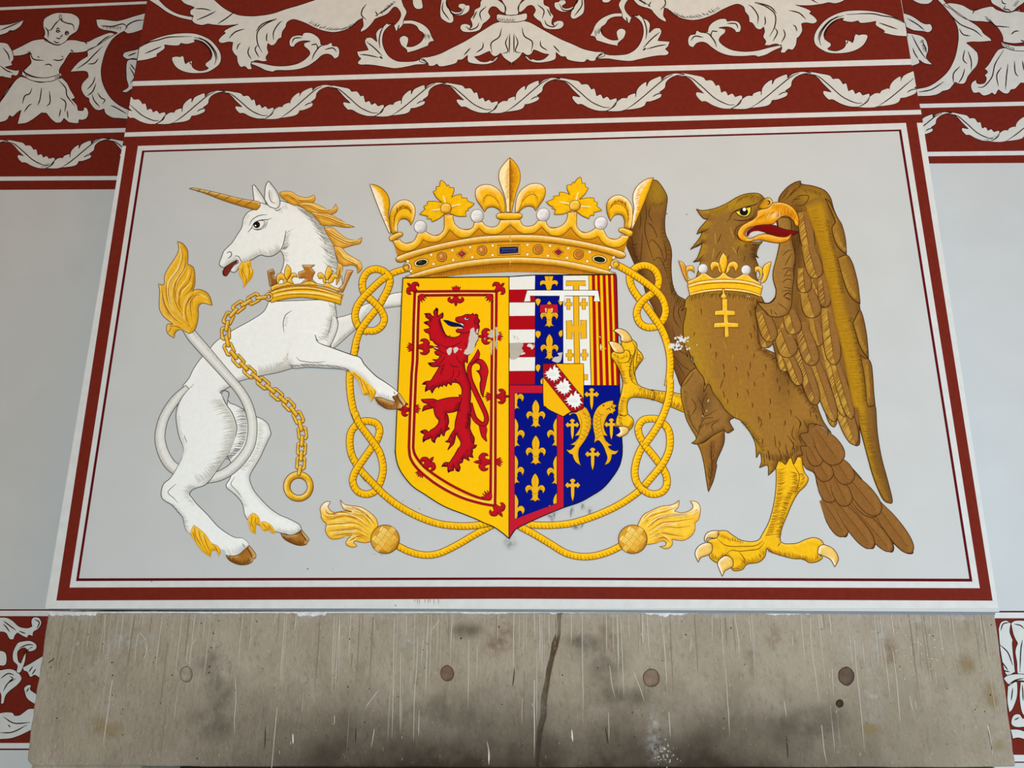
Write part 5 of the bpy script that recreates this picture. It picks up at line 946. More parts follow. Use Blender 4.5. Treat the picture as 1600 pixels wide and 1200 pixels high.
part('fleur_de_lis', ft, GY, 18.5, M_SH, sin, step=0, outl=(30, 24, 40), ow=.9, lines=[(O('C6', '622,95 622,150'), GYD, .8)])
fleur('C6', 625, 400, 735, sin, wd=.98); fleur('C6', 628, 812, 1138, sin, wd=1.02)
sp('label_red', quad('C6', '515,448 727,443 738,548 650,548 648,495 605,495 600,548 505,548'), (196, 20, 44), 19.4, sin, outl='blk', ow=.7)
s = Sheet(); s.fill(quad('C6', '572,495 592,492 590,545 580,545'), (246, 226, 150), 19.8); s.fill(quad('C6', '650,492 670,494 662,545 652,545'), (246, 226, 150), 19.8); s.build('label_point', M_SH, sin)
for fr, q in (('C6', '452,385 485,368 518,385 515,420 487,468! 460,430'), ('C6', '735,400! 760,372 790,372 790,430 765,462! 745,430'), ('C6', '450,795 480,772 518,790 518,830 487,873! 460,845'), ('C6', '792,768! 765,768 742,795 745,830 768,858! 792,830!'), ('C7', '455,95 485,72 515,90 512,130 487,172! 460,145'), ('C7', '547,240! 525,255 512,290 525,326! 547,315!')):
    part('fleur_tip', S(fr, q), GY, 18.5, M_SH, sin, step=0, outl=(30, 24, 40), ow=.9)
sp('label', quad('C6', '350,268 1235,268 1262,408 1180,408 1195,340 820,338 815,410 750,410 755,340 385,340 392,408 308,410'), (240, 238, 232), 20, sin, outl='blk', ow=.9)
# lower quarters
BO = [(795.8, 602.2), (880.6, 602.2), (880.8, 700), (881, 793.3)]+[q for q in RIGHT if q[0] < 881 and q[1] > 700]+[CB]
bord = sp('bordured_quarter', dedupe(BO), 'bord', 17.2, sin, outl='blk', ow=.9)
sp('blue_field', quad('C7', '190,432 725,432 725,1000')+quad('C8', '725,690 190,890'), 'blue', 17.9, sin, outl=(120, 20, 50), ow=.7)
X0, X1 = 780+192/8, 780+722/8
for fr, x, a, b, w_, cl in (('C7', 457, 515, 868, 1, None), ('C7', 457, 960, 1332, 1, None), ('C8', 449, 315, 674, 1.02, None), ('C7', 192, 300, 645, 1, 0), ('C7', 192, 740, 1115, 1, 0), ('C8', 192, 80, 455, .95, 0), ('C8', 192, 570, 940, 1, 0), ('C7', 722, 740, 1110, 1, 1), ('C8', 722, 90, 465, 1, 1), ('C8', 722, 560, 930, 1, 2)):
    clip = None if cl is None else ((X0, 1e4) if cl == 0 else (0, X1))
    if fr == 'C8' and a > 500 and cl is not None:
        ox, oy, k = Z[fr]; h = (b-a)/k
        # cut by the bordure along the foot of the quarter
        cx = ox+x/k; cy = oy+a/k
        P = smooth([(cx+u*h*w_, cy+v*h, bool(q)) for u, v, q in FL]+[(cx-u*h*w_, cy+v*h, bool(q)) for u, v, q in FL[::-1] if u != 0])
        P = clipx(P, *[(lambda y, q=q: q) for q in clip]); lim = lambda xx: 700+(890-(xx-804)/66.9*200)/8
        P = [(u, min(v, lim(u)-.3)) for u, v in P]
        part('fleur_de_lis', dedupe(P), GY, 18.5, M_SH, sin, step=0, outl=(30, 24, 40), ow=.8)
    else: fleur(fr, x, a, b, sin, wd=w_, clip=clip, top=614.4 if a == 300 else None)
CR = [(0, 0, 1), (.06, 0, 0), (.07, .035, 1), (.115, .05, 0), (.115, .12, 0), (.065, .14, 1), (.07, .215, 1), (.17, .215, 1), (.18, .165, 0), (.25, .165, 0), (.262, .22, 1), (.31, .235, 0), (.31, .325, 0), (.262, .34, 1), (.25, .395, 0), (.18, .395, 0), (.17, .35, 1), (.08, .36, 1), (.07, .72, 0), (0, 1, 1)]
for fr, x, a, b in (('C7', 1156, 370, 655), ('C7', 915, 755, 1025), ('C7', 1402, 748, 1025), ('C8', 1168, -5, 287), ('C8', 918, 382, 677)):
    ox, oy, k = Z[fr]; h = (b-a)/k; cx = ox+x/k; cy = oy+a/k
    P = smooth([(cx+u*h, cy+v*h, bool(q)) for u, v, q in CR]+[(cx-u*h, cy+v*h, bool(q)) for u, v, q in CR[::-1] if u != 0])
    part('cross_fitchy', P, GY, 18.2, M_SH, sin, step=0, outl=(30, 24, 40), ow=.8)
fA = smooth(T('C7', '870,692! 900,680 960,672 1000,650 1055,600! 1090,620 1130,690 1150,780 1140,880 1100,980 1040,1070 1000,1130 990,1200')+T('C8', '990,80 1000,150 1020,222! 960,180 930,130 915,80! 880,70 832,12!')+T('C7', '832,1130! 880,1145 930,1112 948,1085! 885,1080! 950,1040 980,1000 1003,963! 943,970! 990,900 1010,850 1000,800 980,740 960,700 920,690 880,715!'))
fB = smooth(T('C7', '1427,528! 1380,530 1310,555 1240,600 1200,660 1175,730 1170,820 1180,900 1195,980 1185,1057! 1240,1025 1290,1080 1320,1140 1335,1190')+T('C8', '1335,60 1350,130 1316,214! 1370,190 1400,140 1410,80! 1460,75 1505,8!')+T('C7', '1505,1130! 1460,1157 1400,1140 1360,1100! 1412,1087! 1370,1060 1330,1020 1300,960! 1357,972! 1320,900 1310,840 1330,770 1360,710 1400,680! 1437,717! 1420,680! 1457,650! 1440,620! 1472,588! 1430,565'))
def scales(cx):
    out = []
    for x, y in cx:
        out.append(O('C7', '%g,%g %g,%g %g,%g' % (x-22, y-12, x+6, y+14, x+26, y-14)))
    return out
scA = [(1060+((i % 2)*40)+40*math.sin(i*.35), 690+i*26) for i in range(13)]; scB = [(1210+((i % 2)*36)-10*math.sin(i*.35), 700+i*24) for i in range(13)]
for P, sc_, ex in ((fA, scA, ('1000,700 1030,790 1020,900 990,1000 940,1090', '1040,650 1090,720')), (fB, scB, ('1280,690 1270,800 1290,930 1340,1050', '1230,650 1260,700 1320,705', '1340,640 1400,600 1440,560'))):
    part('fish', P, GY, 18.4, M_SH, sin, shade=[((196, 128, 14), 5, 0, 1, .5)], step=2.6, outl=(30, 24, 40), ow=.9, lines=[(q, (150, 96, 10), .8) for q in scales(sc_)]+[(O('C7', q), (140, 90, 10), .8) for q in ex])
s = Sheet(); s.fill(circle(*p8('C7', 1305, 590), 1.6, 1.2, 10), 'blk', 19.4); s.strokes([O('C7', '1340,640 1370,625 1395,650'), O('C7', '1420,560 1450,580'), O('C7', '1400,600 1430,630')], 'blk', 1.2, 19.4); s.build('fish_face', M_SH, sin)
inner_s = thing('painted_escutcheon', 'small yellow shield with a red bend of three white birds inside the large shield', 'shield', (880, 650))
iP = smooth(T('C7', '545,65! 1055,65! 1060,590! 1055,615! 1030,640 960,655 890,672 800,727! 720,690 620,640 575,600 550,550'))
part('field', iP, (246, 184, 14), 21, M_SH, inner_s, step=0, outl='blk', ow=1.1)
bP = smooth(T('C7', '547,67! 705,67! 1055,500! 1058,600! 1030,640 960,655 898,668! 547,228!'))
part('bend', bP, (168, 14, 26), 21.8, M_SH, inner_s, step=0, outl='blk', ow=.7)
bird = '620,145! 640,108 655,130 670,142! 675,100 702,72! 705,110 742,118! 738,150 772,160! 745,185 785,237! 740,232 757,262! 725,257 730,288! 700,267 690,312! 670,272 640,282! 640,247 598,262! 610,232 563,232! 598,207 548,192! 590,177 553,155! 600,162'
for dx, dy, sc2 in ((0, 0, 1), (130, 165, 1), (262, 330, 1.06)):
    P = smooth([(780+((((x-780)*8)-665)*sc2+665+dx)/8, 560+((((y-560)*8)-190)*sc2+190+dy)/8, k) for x, y, k in T('C7', bird)])
    c0 = np.array(P).mean(0)
    part('bird', P, (240, 238, 234), 22.4, M_SH, inner_s, step=0, outl=(60, 20, 24), ow=.6, lines=[([(c0[0]-7+i*3.2, c0[1]-4+abs(i-2)*1.5), (c0[0]-3+i*1.6, c0[1]+3)], (110, 104, 104), .6) for i in range(5)])
# worn paint
s = Sheet()
for fr, q, c in (('C3', '1000,755! 1040,738 1060,800 1092,832 1095,872! 1070,920 1050,980 1030,1040 970,1075 920,1060 925,1030! 960,980 978,900', (206, 196, 184)), ('C3', '705,1020 740,985 770,990 752,1060 722,1077', (214, 204, 194)), ('C3', '788,990 830,978 852,1002 812,1052 790,1030', (214, 204, 194)), ('C3', '860,1005 880,998 888,1015', (214, 204, 194)), ('C3', '1070,770 1098,750 1092,810 1070,800', (216, 190, 196)), ('C3', '1312,730! 1335,725 1340,790 1365,820 1338,850 1330,1010! 1310,960 1318,830', (196, 182, 166)), ('C3', '1250,770 1280,765 1284,860 1215,845 1240,815', (200, 186, 170)), ('C3', '1252,920 1275,905 1270,1080 1256,1060', (206, 192, 150)), ('C3', '1170,870 1192,866 1185,890', (206, 192, 180)), ('C3', '545,975 570,985 600,1008 575,1000', (232, 224, 214)),
                ('C6', '132,930! 292,928 280,990! 300,1040 262,1082 230,1112 170,1137 132,1120!', (186, 176, 162)), ('C6', '350,945 380,935 420,950 430,990 400,1012 390,980 345,970', (226, 218, 208)), ('C6', '440,930! 440,985! 428,960', (226, 218, 208)), ('C6', '290,1050 320,1042 325,1062 270,1075', (226, 218, 208)), ('C6', '792,1040! 780,1112 762,1162 722,1172 658,1147 700,1100 752,1090 730,1060', (202, 192, 180)), ('C6', '1265,940 1280,960 1278,1020 1262,1000', (226, 210, 190)), ('C6', '1322,990 1335,985 1335,1005', (226, 210, 190)), ('C6', '1252,845 1265,840 1262,870', (226, 210, 190)), ('C4', '1335,400 1350,395 1350,425 1338,428', (222, 190, 170)), ('C4', '1335,525 1352,520 1350,545', (222, 190, 170))):
    t_ = Sheet(); t_.fill([(x+random.uniform(-.5, .5), y+random.uniform(-.5, .5)) for x, y in smooth(T(fr, q))], c, 23, skirt=False); t_.build('worn_patch', M_FLAT, shield)
s.strokes([O('C6', '180,830 200,880'), O('C6', '215,850 240,870'), O('C6', '250,880 230,890'), O('C6', '205,840 190,850')], (190, 182, 172), .8, 23)
s.build('scratches', M_FLAT, shield)
s = Sheet(); s.strokes([whole+[whole[0]]], (20, 16, 22), 1.5, 23.4); s.strokes([[CT, CB]], (40, 24, 16), 1.1, 23.6); s.build('outline', M_INK, shield)
# ------------------------------------------------------------------ knotted cord around the shield
RY, RD = (255, 193, 10), (126, 74, 10)
def cord(fr, pts, w_, L, parent, first=False):
    P = O(fr, pts, 12); P = resample(P, 2.2)
    rb, cn = ribbon([(x, y, w_) for x, y in P])
    s = Sheet(); s.fill(rb, RY, L, shade=[((176, 108, 12), 3.6, 90, 1, .6), ((176, 108, 12), 3, 0, 1, .45), ((255, 214, 90), 3.4, 225, 1, .5)], step=2.6)
    tw = []; Q = resample(P, 5.6)
    d = np.gradient(Q, axis=0); d /= np.linalg.norm(d, axis=1)[:, None]
    for q, t in zip(Q[1:-1], d[1:-1]):
        n = np.array([-t[1], t[0]])
        if n[1] < 0 or (abs(n[1]) < .35 and n[0] < 0): n = -n
        sg = 1 if t[0]*n[1]-t[1]*n[0] > 0 else -1
        k = random.uniform(-.6, .6)
        a = q+n*w_*.47+t*k; m = q+n*w_*.12-t*sg*1.3+t*k; b = q-n*w_*random.uniform(.05, .34)-t*sg*2.6+t*k
        tw.append([tuple(a), tuple(m), tuple(b)])
    s.strokes(tw, RD, 1.0, L+.05, taper=(1, .15), c2=(206, 138, 14))
    A = np.array(P); dd = np.gradient(A, axis=0); dd /= np.linalg.norm(dd, axis=1)[:, None]; nn_ = np.stack([-dd[:, 1], dd[:, 0]], 1)
    s.strokes([A+nn_*w_/2, A-nn_*w_/2], (112, 66, 12), 1.0, L+.08)
    return s.build('cord_length', M_GOLD, parent)
def tassel(parent, fr, hair, lines_d, lines_l, kx, ky, kr, tips=()):
    part('tassel_hair', S(fr, hair), (250, 196, 58), 10.8, M_GOLD, parent, shade=[('gmid', 6, 70, 1, .6), ('glight', 5, 250, 1, .8)], spots=tips, step=3, outl=(140, 88, 26), ow=1.1, lines=hairs(fr, lines_d+lines_l, 4, 4)+strands(fr, lines_d, (180, 112, 16), 1.1)+strands(fr, lines_l, (255, 236, 176), 1.3))
    ox, oy, k = Z[fr]; cx, cy, r = ox+kx/k, oy+ky/k, kr/k
    o = part('tassel_knob', circle(cx, cy, r, r, 40), (216, 152, 44), 12.4, M_GOLD, parent, shade=[((120, 74, 12), 6, 60, 1, .75)], step=2.5, outl=(100, 60, 14), ow=1.1)
    s = Sheet(); a0 = math.radians(38); g = 9.0
    for i in range(-4, 5):
        for j in range(-4, 5):
            u, v = i*g, j*g; od = (i+j) % 2
            for m in (-1, 0, 1):
                a = (u+(m*2.9 if od else -4.2), v+(-4.2 if od else m*2.9)); b = (u+(m*2.9 if od else 4.2), v+(4.2 if od else m*2.9))
                q = [(cx+(a[0]*(1-t)+b[0]*t)*math.cos(a0)-(a[1]*(1-t)+b[1]*t)*math.sin(a0), cy+(a[0]*(1-t)+b[0]*t)*math.sin(a0)+(a[1]*(1-t)+b[1]*t)*math.cos(a0)) for t in np.linspace(0, 1, 5)]
                if all(math.hypot(x-cx, y-cy) < r-.8 for x, y in q):
                    lt = .5-.5*((q[2][0]-cx)+(q[2][1]-cy))/(1.4*r)
                    s.strokes([q], tuple(np.array((226, 160, 36))*(1-lt)+np.array((255, 236, 150))*lt), 2.3, 12.9, taper=(.6, .6))
    s.build('woven_knot', M_GOLD, o)
rope_l = thing('knotted_cord', 'golden twisted cord with two figure-eight knots and tassel left of the shield', 'cord', (600, 865), 'knotted cords beside the shield')
for fr, q, w_, L in (('E1', '862,213 740,250 650,298', 9.6, 10), ('E1', '685,278 620,325 545,395 480,460 425,540 408,620 425,690 465,735 520,754', 10.6, 11), ('E1', '505,742 560,748 610,728 648,685 655,630 625,565 570,505 528,466', 10.6, 11.6), ('E1', '545,485 490,430 470,370 478,300 520,240 590,220 660,245 705,305 692,380 650,465 612,532', 10.8, 10.5), ('E1', '640,490 575,580 510,660 455,740 420,830 398,950 370,1100', 10.4, 11.3),
                     ('B2', '1345,80 1320,180 1306,270 1310,380 1328,480 1355,555', 10.8, 10), ('E2', '318,190 340,250 370,295 430,375 485,460 508,560 495,640 462,712', 10.8, 11.5), ('E2', '475,695 440,727 390,738 335,715 305,655 320,590 365,520 415,450 445,408', 10.8, 11), ('E2', '428,432 465,380 485,315 465,265 405,248 345,262 295,320 285,400 300,480 335,545', 10.8, 10.5), ('E2', '325,530 360,580 410,640', 10.6, 10.6), ('E2', '376,598 450,675 520,745 620,820 750,890 880,935 1000,950 1120,948 1230,930', 10.6, 12), ('E2', '570,1065 680,1120 780,1145 880,1135 1000,1080 1120,1010 1230,950 1280,925', 10.4, 10.3)):
    cord(fr, q, w_, L, rope_l)
gpart('cord_ring', circle(636.4, 416.9, 6.6, 6.6, 28), 13.8, rope_l, c='glight', holes=[circle(635.4, 417.4, 4.4, 4.4, 24)[::-1]])
tassel(rope_l, 'E2', '157,788! 120,790 88,830 95,880! 92,890 110,920 130,940 122,980 150,1030 200,1038 260,1020 305,1008! 270,1040 260,1070 280,1087 310,1093 335,1085! 312,1062 320,1050! 360,1060 400,1062 435,1050! 475,945! 460,900 420,860 360,825 300,815 250,805 222,775! 235,820 250,840 300,856! 250,850 200,862 160,850 138,820!',
       ('110,880 160,900 240,880 330,900 420,960', '130,940 220,930 320,930 410,985', '140,985 230,975 330,970 410,1010', '160,1020 250,1005 340,1000 410,1030', '290,1050 340,1020 400,1040', '260,830 340,845 410,890 450,940', '120,840 150,870 220,870', '300,870 380,890 430,950'), ('105,850 150,880 230,868 320,885 410,945', '130,955 220,945 320,945', '250,812 330,830 400,865 450,920', '150,1000 250,985 340,982', '280,1060 330,1035'), 522, 1040, 96, [((255, 244, 220), 508, 787, 22, 16, .9), ((255, 244, 220), 536, 786, 16, 12, .9), ((255, 240, 205), 560, 796, 30, 8, .6)])
rope_r = thing('knotted_cord', 'golden twisted cord with two figure-eight knots and tassel right of the shield', 'cord', (990, 865), 'knotted cords beside the shield')
for fr, q, w_, L in (('E8', '160,172 260,225 350,280 430,335 510,400 570,470 600,560 585,640 540,700', 10.8, 11.5), ('E8', '555,688 500,715 430,712 375,670 355,600 372,535 420,475 480,430 505,405', 10.8, 11), ('E8', '490,425 530,375 540,300 505,225 430,188 355,205 305,255 295,310 320,390 370,465 405,505', 10.8, 10.5), ('E8', '385,480 440,545 480,600', 10.6, 10.6), ('E8', '440,545 500,630 560,720 600,810 630,920 640,1020 634,1130 620,1220', 10.8, 12),
                     ('E3', '1102,-30 1098,60 1072,165 1030,260 980,340 932,404', 10.8, 12.2), ('E3', '945,385 905,440 875,520 865,600 885,670 935,718', 10.8, 10.4), ('E3', '905,700 970,735 1035,730 1075,690 1080,630 1060,575 1035,540', 10.8, 11), ('E3', '1055,565 990,480 930,405 895,340 890,285 925,240 990,232 1035,242', 10.8, 10.8), ('E3', '1030,240 1080,290 1100,350 1095,440 1055,530 990,610 932,678', 10.8, 11.4), ('E3', '945,665 890,720 800,785 700,840 580,890 450,930 330,945 200,945 150,935', 10.6, 10.2), ('E3', '60,925 100,955 200,1010 300,1070 400,1130 500,1155 600,1150 700,1120 790,1075', 10.6, 10.3)):
    cord(fr, q, w_, L, rope_r)
gpart('cord_ring', circle(961, 412.5, 6.6, 6.6, 28), 13.8, rope_r, c='glight', holes=[circle(962, 413, 4.4, 4.4, 24)[::-1]])
tassel(rope_r, 'E3', '885,945! 920,880 970,850 1040,820 1100,812 1140,797 1162,778! 1157,820 1130,852! 1180,862 1230,850 1256,820 1238,783! 1280,790 1304,830 1295,900 1268,930! 1266,980 1240,1020 1190,1047 1130,1042 1112,1040! 1118,1070 1100,1095 1070,1103 1033,1088! 1070,1082 1075,1060 1050,1050 1000,1067 940,1077!',
       ('930,940 990,880 1080,850 1140,825', '950,960 1030,905 1130,890 1230,890', '960,985 1050,930 1150,920 1260,900', '960,1010 1060,960 1150,960 1250,950', '960,1035 1040,1000 1110,1010 1200,1020', '1000,1055 1060,1030 1100,1060', '1250,870 1285,840'), ('920,920 980,865 1080,835', '945,950 1030,893 1130,875 1220,872 1280,850', '965,1000 1060,945 1150,938', '960,1045 1040,1015 1100,1035'), 852, 1040, 96, [((255, 240, 205), 1086, 790, 18, 18, .7), ((255, 240, 205), 1054, 792, 18, 12, .5)])
# ------------------------------------------------------------------ painted eagle
eag = thing('painted_eagle', 'brown eagle wearing a coronet painted right of the shield, one foot raised', 'eagle', (1195, 890))
BL = (66, 36, 14)
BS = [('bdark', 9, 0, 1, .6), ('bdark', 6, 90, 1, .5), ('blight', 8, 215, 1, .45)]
def bpart(name, pts, L, c='brown', shade=BS, parent=None, ow=1.2, step=4, **kw): return part(name, pts, c, L, M_BROWN, parent or eag, shade=shade, step=step, outl=BL, ow=ow, **kw)
def feather(fr, x0, y0, x1, y1, w_, L, bend=0.0, c=(150, 104, 50), oliv=True, name='feather', tip=.5, base=.72):
    ox, oy, k = Z[fr]; a = np.array((ox+x0/k, oy+y0/k)); b = np.array((ox+x1/k, oy+y1/k)); w_ = w_/k
    d = b-a; ln = np.linalg.norm(d); d /= ln; n = np.array((-d[1], d[0]))
    if n[0] > 0: n = -n          # n points to the left side of the feather
    cen = lambda t: a+d*ln*t+n*bend*ln*math.sin(math.pi*t)*.5
    prof = lambda t: (base+(1-base)*min(1, t*2)) if t < .62 else max(0., 1-((t-.62)/.38)**(2.3+tip))**.5
    ts = np.r_[np.linspace(0, .6, 5), np.linspace(.68, 1, 9)]
    lf = [tuple(cen(t)+n*w_/2*prof(t)) for t in ts]; rt = [tuple(cen(t)-n*w_/2*prof(t)) for t in ts]; md = [tuple(cen(t)) for t in ts]
    P = dedupe(lf+rt[::-1])
    hs = []; h2 = []
    for t in np.arange(.04, .93, 2.1/ln):
        c0 = cen(t); wl = w_/2*prof(min(1, t+.05))*random.uniform(.8, 1.0)
        (hs if random.random() < .6 else h2).append([tuple(c0+n*.4), tuple(c0+n*wl*.5+d*wl*.35), tuple(c0+n*wl+d*wl*.75)])
    hd = [[tuple(cen(t)-n*.8), tuple(cen(t)-n*w_/2*prof(min(1, t+.1))*.86+d*w_*.12)] for t in np.arange(.1, .9, 3.4/ln)]
    rib = [tuple(cen(t)) for t in np.linspace(.05, .9, 14)]
    s = Sheet(); s.fill(P, c, L, shade=[('bdark', 3.6, 0, 1, .4), ('bdark', 3, 90, 1, .4)], step=3)
    if oliv:
        s.fill(dedupe(lf+md[::-1]), (172, 126, 48), L+.015, shade=[((112, 72, 24), 3, 180, 1, .5)], step=3, skirt=False)
        s.strokes(hs, (206, 160, 66), .9, L+.04, taper=(1, .3)); s.strokes(h2, (120, 78, 26), .8, L+.04, taper=(1, .3))
    s.strokes(hd, (118, 74, 30), .6, L+.04, taper=(1, .3))
    if not oliv: s.strokes(hs+h2, (118, 74, 30), .6, L+.04, taper=(1, .3))
    s.strokes([smooth([(q[0], q[1]) for q in dedupe(lf[1:]+rt[:0:-1])], False)], BL, 1.1, L+.07, taper=(.3, .3)); s.strokes([rib], (100, 60, 20), 1.0, L+.08, taper=(.6, .6))
    return s.build(name, M_BROWN, eag)
# ---- far wing behind the knot
p = smooth(T('D1', '205,120! 228,92 250,85 270,92 300,130 330,190 325,260 315,340 320,420 345,480 358,540 355,640 365,740 390,800 440,832! 470,900 460,1000 470,1100')+T('D2', '560,330 620,400 640,470! 560,540 500,500 470,430 440,340 420,240 380,120 330,40')+T('D1', '250,900 200,800 175,720 130,620 95,540 73,480 85,420 120,360 160,280'))
bpart('far_wing', p, 2, c=(130, 88, 42), shade=[('bdark', 16, 180, 1, .75), ((150, 116, 30), 10, 270, 1, .5), ('bdark', 6, 0, 1, .4)], spots=[((168, 128, 28), 1026, 300, 26, 40, .8), ((162, 118, 40), 1022, 390, 20, 60, .5), ((80, 46, 18), 985, 400, 24, 120, .5)],
      hs=[(hatch(O('D1', '240,220 280,230 325,200'), 1.7, 10, ang=100), (104, 76, 20), .7), (hatch(O('D1', '365,740 350,640 355,540 320,420 318,330'), 2.0, 9, ang=170), (80, 48, 18), .6), (hatch(O('D1', '360,720 400,810 440,840'), 1.6, 14, ang=110), BL, .7), (hatch(O('D1', '90,480 130,600 180,720'), 1.8, 10, ang=10), (70, 40, 18), .7)],
      lines=[(O('D1', q), BL, 1.1) for q in ('190,210 200,300 190,400 215,500 250,600', '205,350 240,380 265,440 250,450', '215,480 240,460 290,520 310,590', '245,590 280,570 310,620 330,680', '110,480 130,560 160,590 170,500 175,420', '105,430 120,490 150,480', '150,250 165,330 155,400', '230,240 215,300 240,350', '310,470 325,560 300,620', '440,860 400,900 420,980', '380,840 370,940 410,1010')]+[(O('D2', q), BL, 1) for q in ('430,280 500,360 560,400', '460,330 520,430', '440,120 480,260 540,300')])
# ---- raised leg: shank behind the cord, foot in front of the shield
CS = [((150, 88, 8), 5, 90, 1, .7), ((150, 88, 8), 4, 0, 1, .5), ((255, 220, 100), 5, 250, 1, .5)]
def talon(name, pts, L, c='claw', shade=CS, **kw): return part(name, pts, c, L, M_GOLD, eag, shade=shade, step=2.6, outl=(92, 54, 8), ow=1.2, **kw)
p = S('D2', '520,548! 450,534 400,528 340,520 310,515! 310,578! 350,588 430,622 520,660!')
talon('raised_shank', p, 3, hs=[(hatch(O('D2', '330,575 430,615 510,645'), 1.6, 10, ang=-75), (140, 84, 8), .9), (hatch(O('D2', '330,525 430,535 510,555'), 1.8, 6, ang=100), (150, 92, 8), .8)])
# ---- tail
p = S('D3', '700,300! 720,120 800,60 850,80 900,160 960,220 1010,300 1080,360 1150,440 1210,530 1260,610 1330,690 1400,770 1465,880 1450,902 1400,885 1340,832! 1347,870 1330,892 1280,862 1230,812! 1228,850 1210,870 1160,850 1110,800 1060,742! 1058,780 1040,797 990,770 950,710 910,590 870,480 850,400 800,370 770,330')
bpart('tail', p, 2.4, c=(136, 92, 42))
for x0, y0, x1, y1, w_, L in ((900, 560, 1045, 790, 110, 2.8), (960, 540, 1215, 865, 110, 2.9), (1010, 520, 1335, 885, 100, 2.85), (1180, 520, 1460, 895, 110, 3.0), (1060, 500, 1250, 655, 120, 3.3), (1020, 370, 1255, 655, 130, 3.4), (880, 400, 970, 575, 110, 3.5), (960, 400, 1060, 600, 110, 3.6), (960, 280, 1075, 460, 120, 3.8), (850, 300, 945, 440, 110, 3.9), (810, 220, 880, 350, 90, 4.1), (850, 110, 1010, 335, 150, 4.2)):
    feather('D3', x0, y0, x1, y1, w_, 2.55+.6*(L-2.8)*1.9, c=(146, 98, 46), oliv=False, name='tail_feather', base=.4)
# ---- near wing
p = smooth(T('D4', '520,72! 470,85 400,130 340,200 322,250 330,310 305,400 310,460 330,560 330,640 300,780 275,880 280,960 300,1040 290,1110 240,1160 190,1160!')+T('D5', '20,190! 0,300 20,420 30,560 50,610 120,636 170,600! 190,680 220,790 300,860! 340,930 420,997 450,985! 470,1060 530,1150 590,1190 612,1150!')+T('D2', '1365,580 1390,640 1430,700 1460,720 1472,690 1475,640! 1500,720 1540,820 1590,867')+T('D3', '1120,226 1135,205 1130,100! 1165,230 1205,380 1240,480 1280,562 1318,585 1338,570 1310,450 1270,300 1245,150 1235,0')+T('D5', '1155,1200 1140,1050 1130,900 1118,800 1090,742! 1085,650 1070,500 1040,350 1010,275! 1005,240 990,100 970,0')+T('D4', '1000,860 970,780 930,732! 920,590 890,470 850,400 815,320 790,230 750,170 700,140 620,115 530,100'))
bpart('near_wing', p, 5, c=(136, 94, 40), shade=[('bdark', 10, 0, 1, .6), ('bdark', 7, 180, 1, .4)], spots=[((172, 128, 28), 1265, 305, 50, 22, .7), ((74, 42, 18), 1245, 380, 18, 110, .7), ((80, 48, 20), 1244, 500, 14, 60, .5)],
      hs=[(hatch(O('D4', '540,140 620,150 700,180'), 1.8, 8, ang=70), (96, 66, 18), .7), (hatch(O('D4', '480,330 490,420 500,500 480,600'), 2, 9, ang=40), (72, 42, 16), .7)],
      lines=[(O('D4', q), BL, 1.1) for q in ('520,75 520,110 450,180 370,250', '410,150 360,230', '480,130 420,200', '440,270 500,210 580,200 590,230 540,290 450,290', '450,240 520,230', '530,320 520,420 520,540 500,680', '460,560 470,680 470,800 460,960')])
# arm of the wing behind the beak
arm = smooth(T('D4', '310,400! 380,400 430,420 440,540 450,640 470,720 470,790 455,860 460,940 450,1010 445,1080')+T('D5', '355,140 345,240 310,310 220,340 130,325 80,270 20,200! 70,205 130,210 180,180 200,120')+T('D4', '300,1040 278,960 275,880 300,780 332,640 330,560'))
bpart('wing_arm', arm, 11.2, c=(156, 112, 52), shade=[('bdark', 7, 0, 1, .55), ('blight', 6, 180, 1, .3)], lines=[(O('D4', q), BL, 1.1) for q in ('360,740 400,700 440,690', '380,830 410,770 440,720', '355,860 400,850 450,860', '370,930 410,870 440,880', '380,920 440,915', '355,980 400,950 450,960', '370,1020 440,1035', '355,1060 410,1050 450,1070', '365,1100 410,1070 440,1090', '370,1105 430,1140')]+[(O('D5', q), BL, 1) for q in ('275,145 310,115 345,130', '275,145 340,170', '215,205 270,240 320,290', '150,260 160,320', '190,290 210,330', '90,270 130,320')], hs=[(hatch(O('D4', '345,560 400,560 440,600'), 2, 8, ang=60), (100, 66, 26), .6)])
# long yellow-brown leading band
p = smooth(T('D4', '560,290! 600,250 700,220 750,250 770,330 790,420 800,500 810,580 840,680 860,760 880,880 900,1000 920,1100')+T('D5', '870,150 900,280 940,400 980,560 1010,700 1040,850 1060,1000 1080,1190')+T('D3', '1185,0 1200,150 1225,300 1260,430 1315,560! 1290,560 1240,470 1200,350 1165,220 1135,100 1120,0')+T('D5', '940,1190 900,1000 860,800 820,600 770,400 740,250 720,130 690,0')+T('D4', '730,900 700,740 660,600 620,470 580,370'))
part('leading_band', p, (184, 134, 24), 10.2, M_BROWN, eag, shade=[((110, 70, 24), 9, 0, 1, .75), ((110, 70, 24), 6, 180, 1, .55), ((140, 98, 40), 14, 270, .8, .95)], step=4, hs=[(hatch(O('D4', '600,330 680,560 740,820 790,1080'), 1.9, 17, ang=-8), (152, 106, 16), .7), (hatch(O('D5', '740,100 800,400 880,700 930,1000 1000,1190'), 2.0, 22, ang=-4), (152, 106, 16), .7), (hatch(O('D3', '1130,30 1180,230 1240,430'), 2.2, 14, ang=-10), (120, 80, 14), .7), (hatch(O('D4', '770,420 820,640 870,860 910,1080'), 1.8, 8, ang=188), (94, 58, 22), .7), (hatch(O('D5', '930,360 990,580 1050,900 1080,1150'), 1.8, 8, ang=186), (90, 56, 22), .7)])
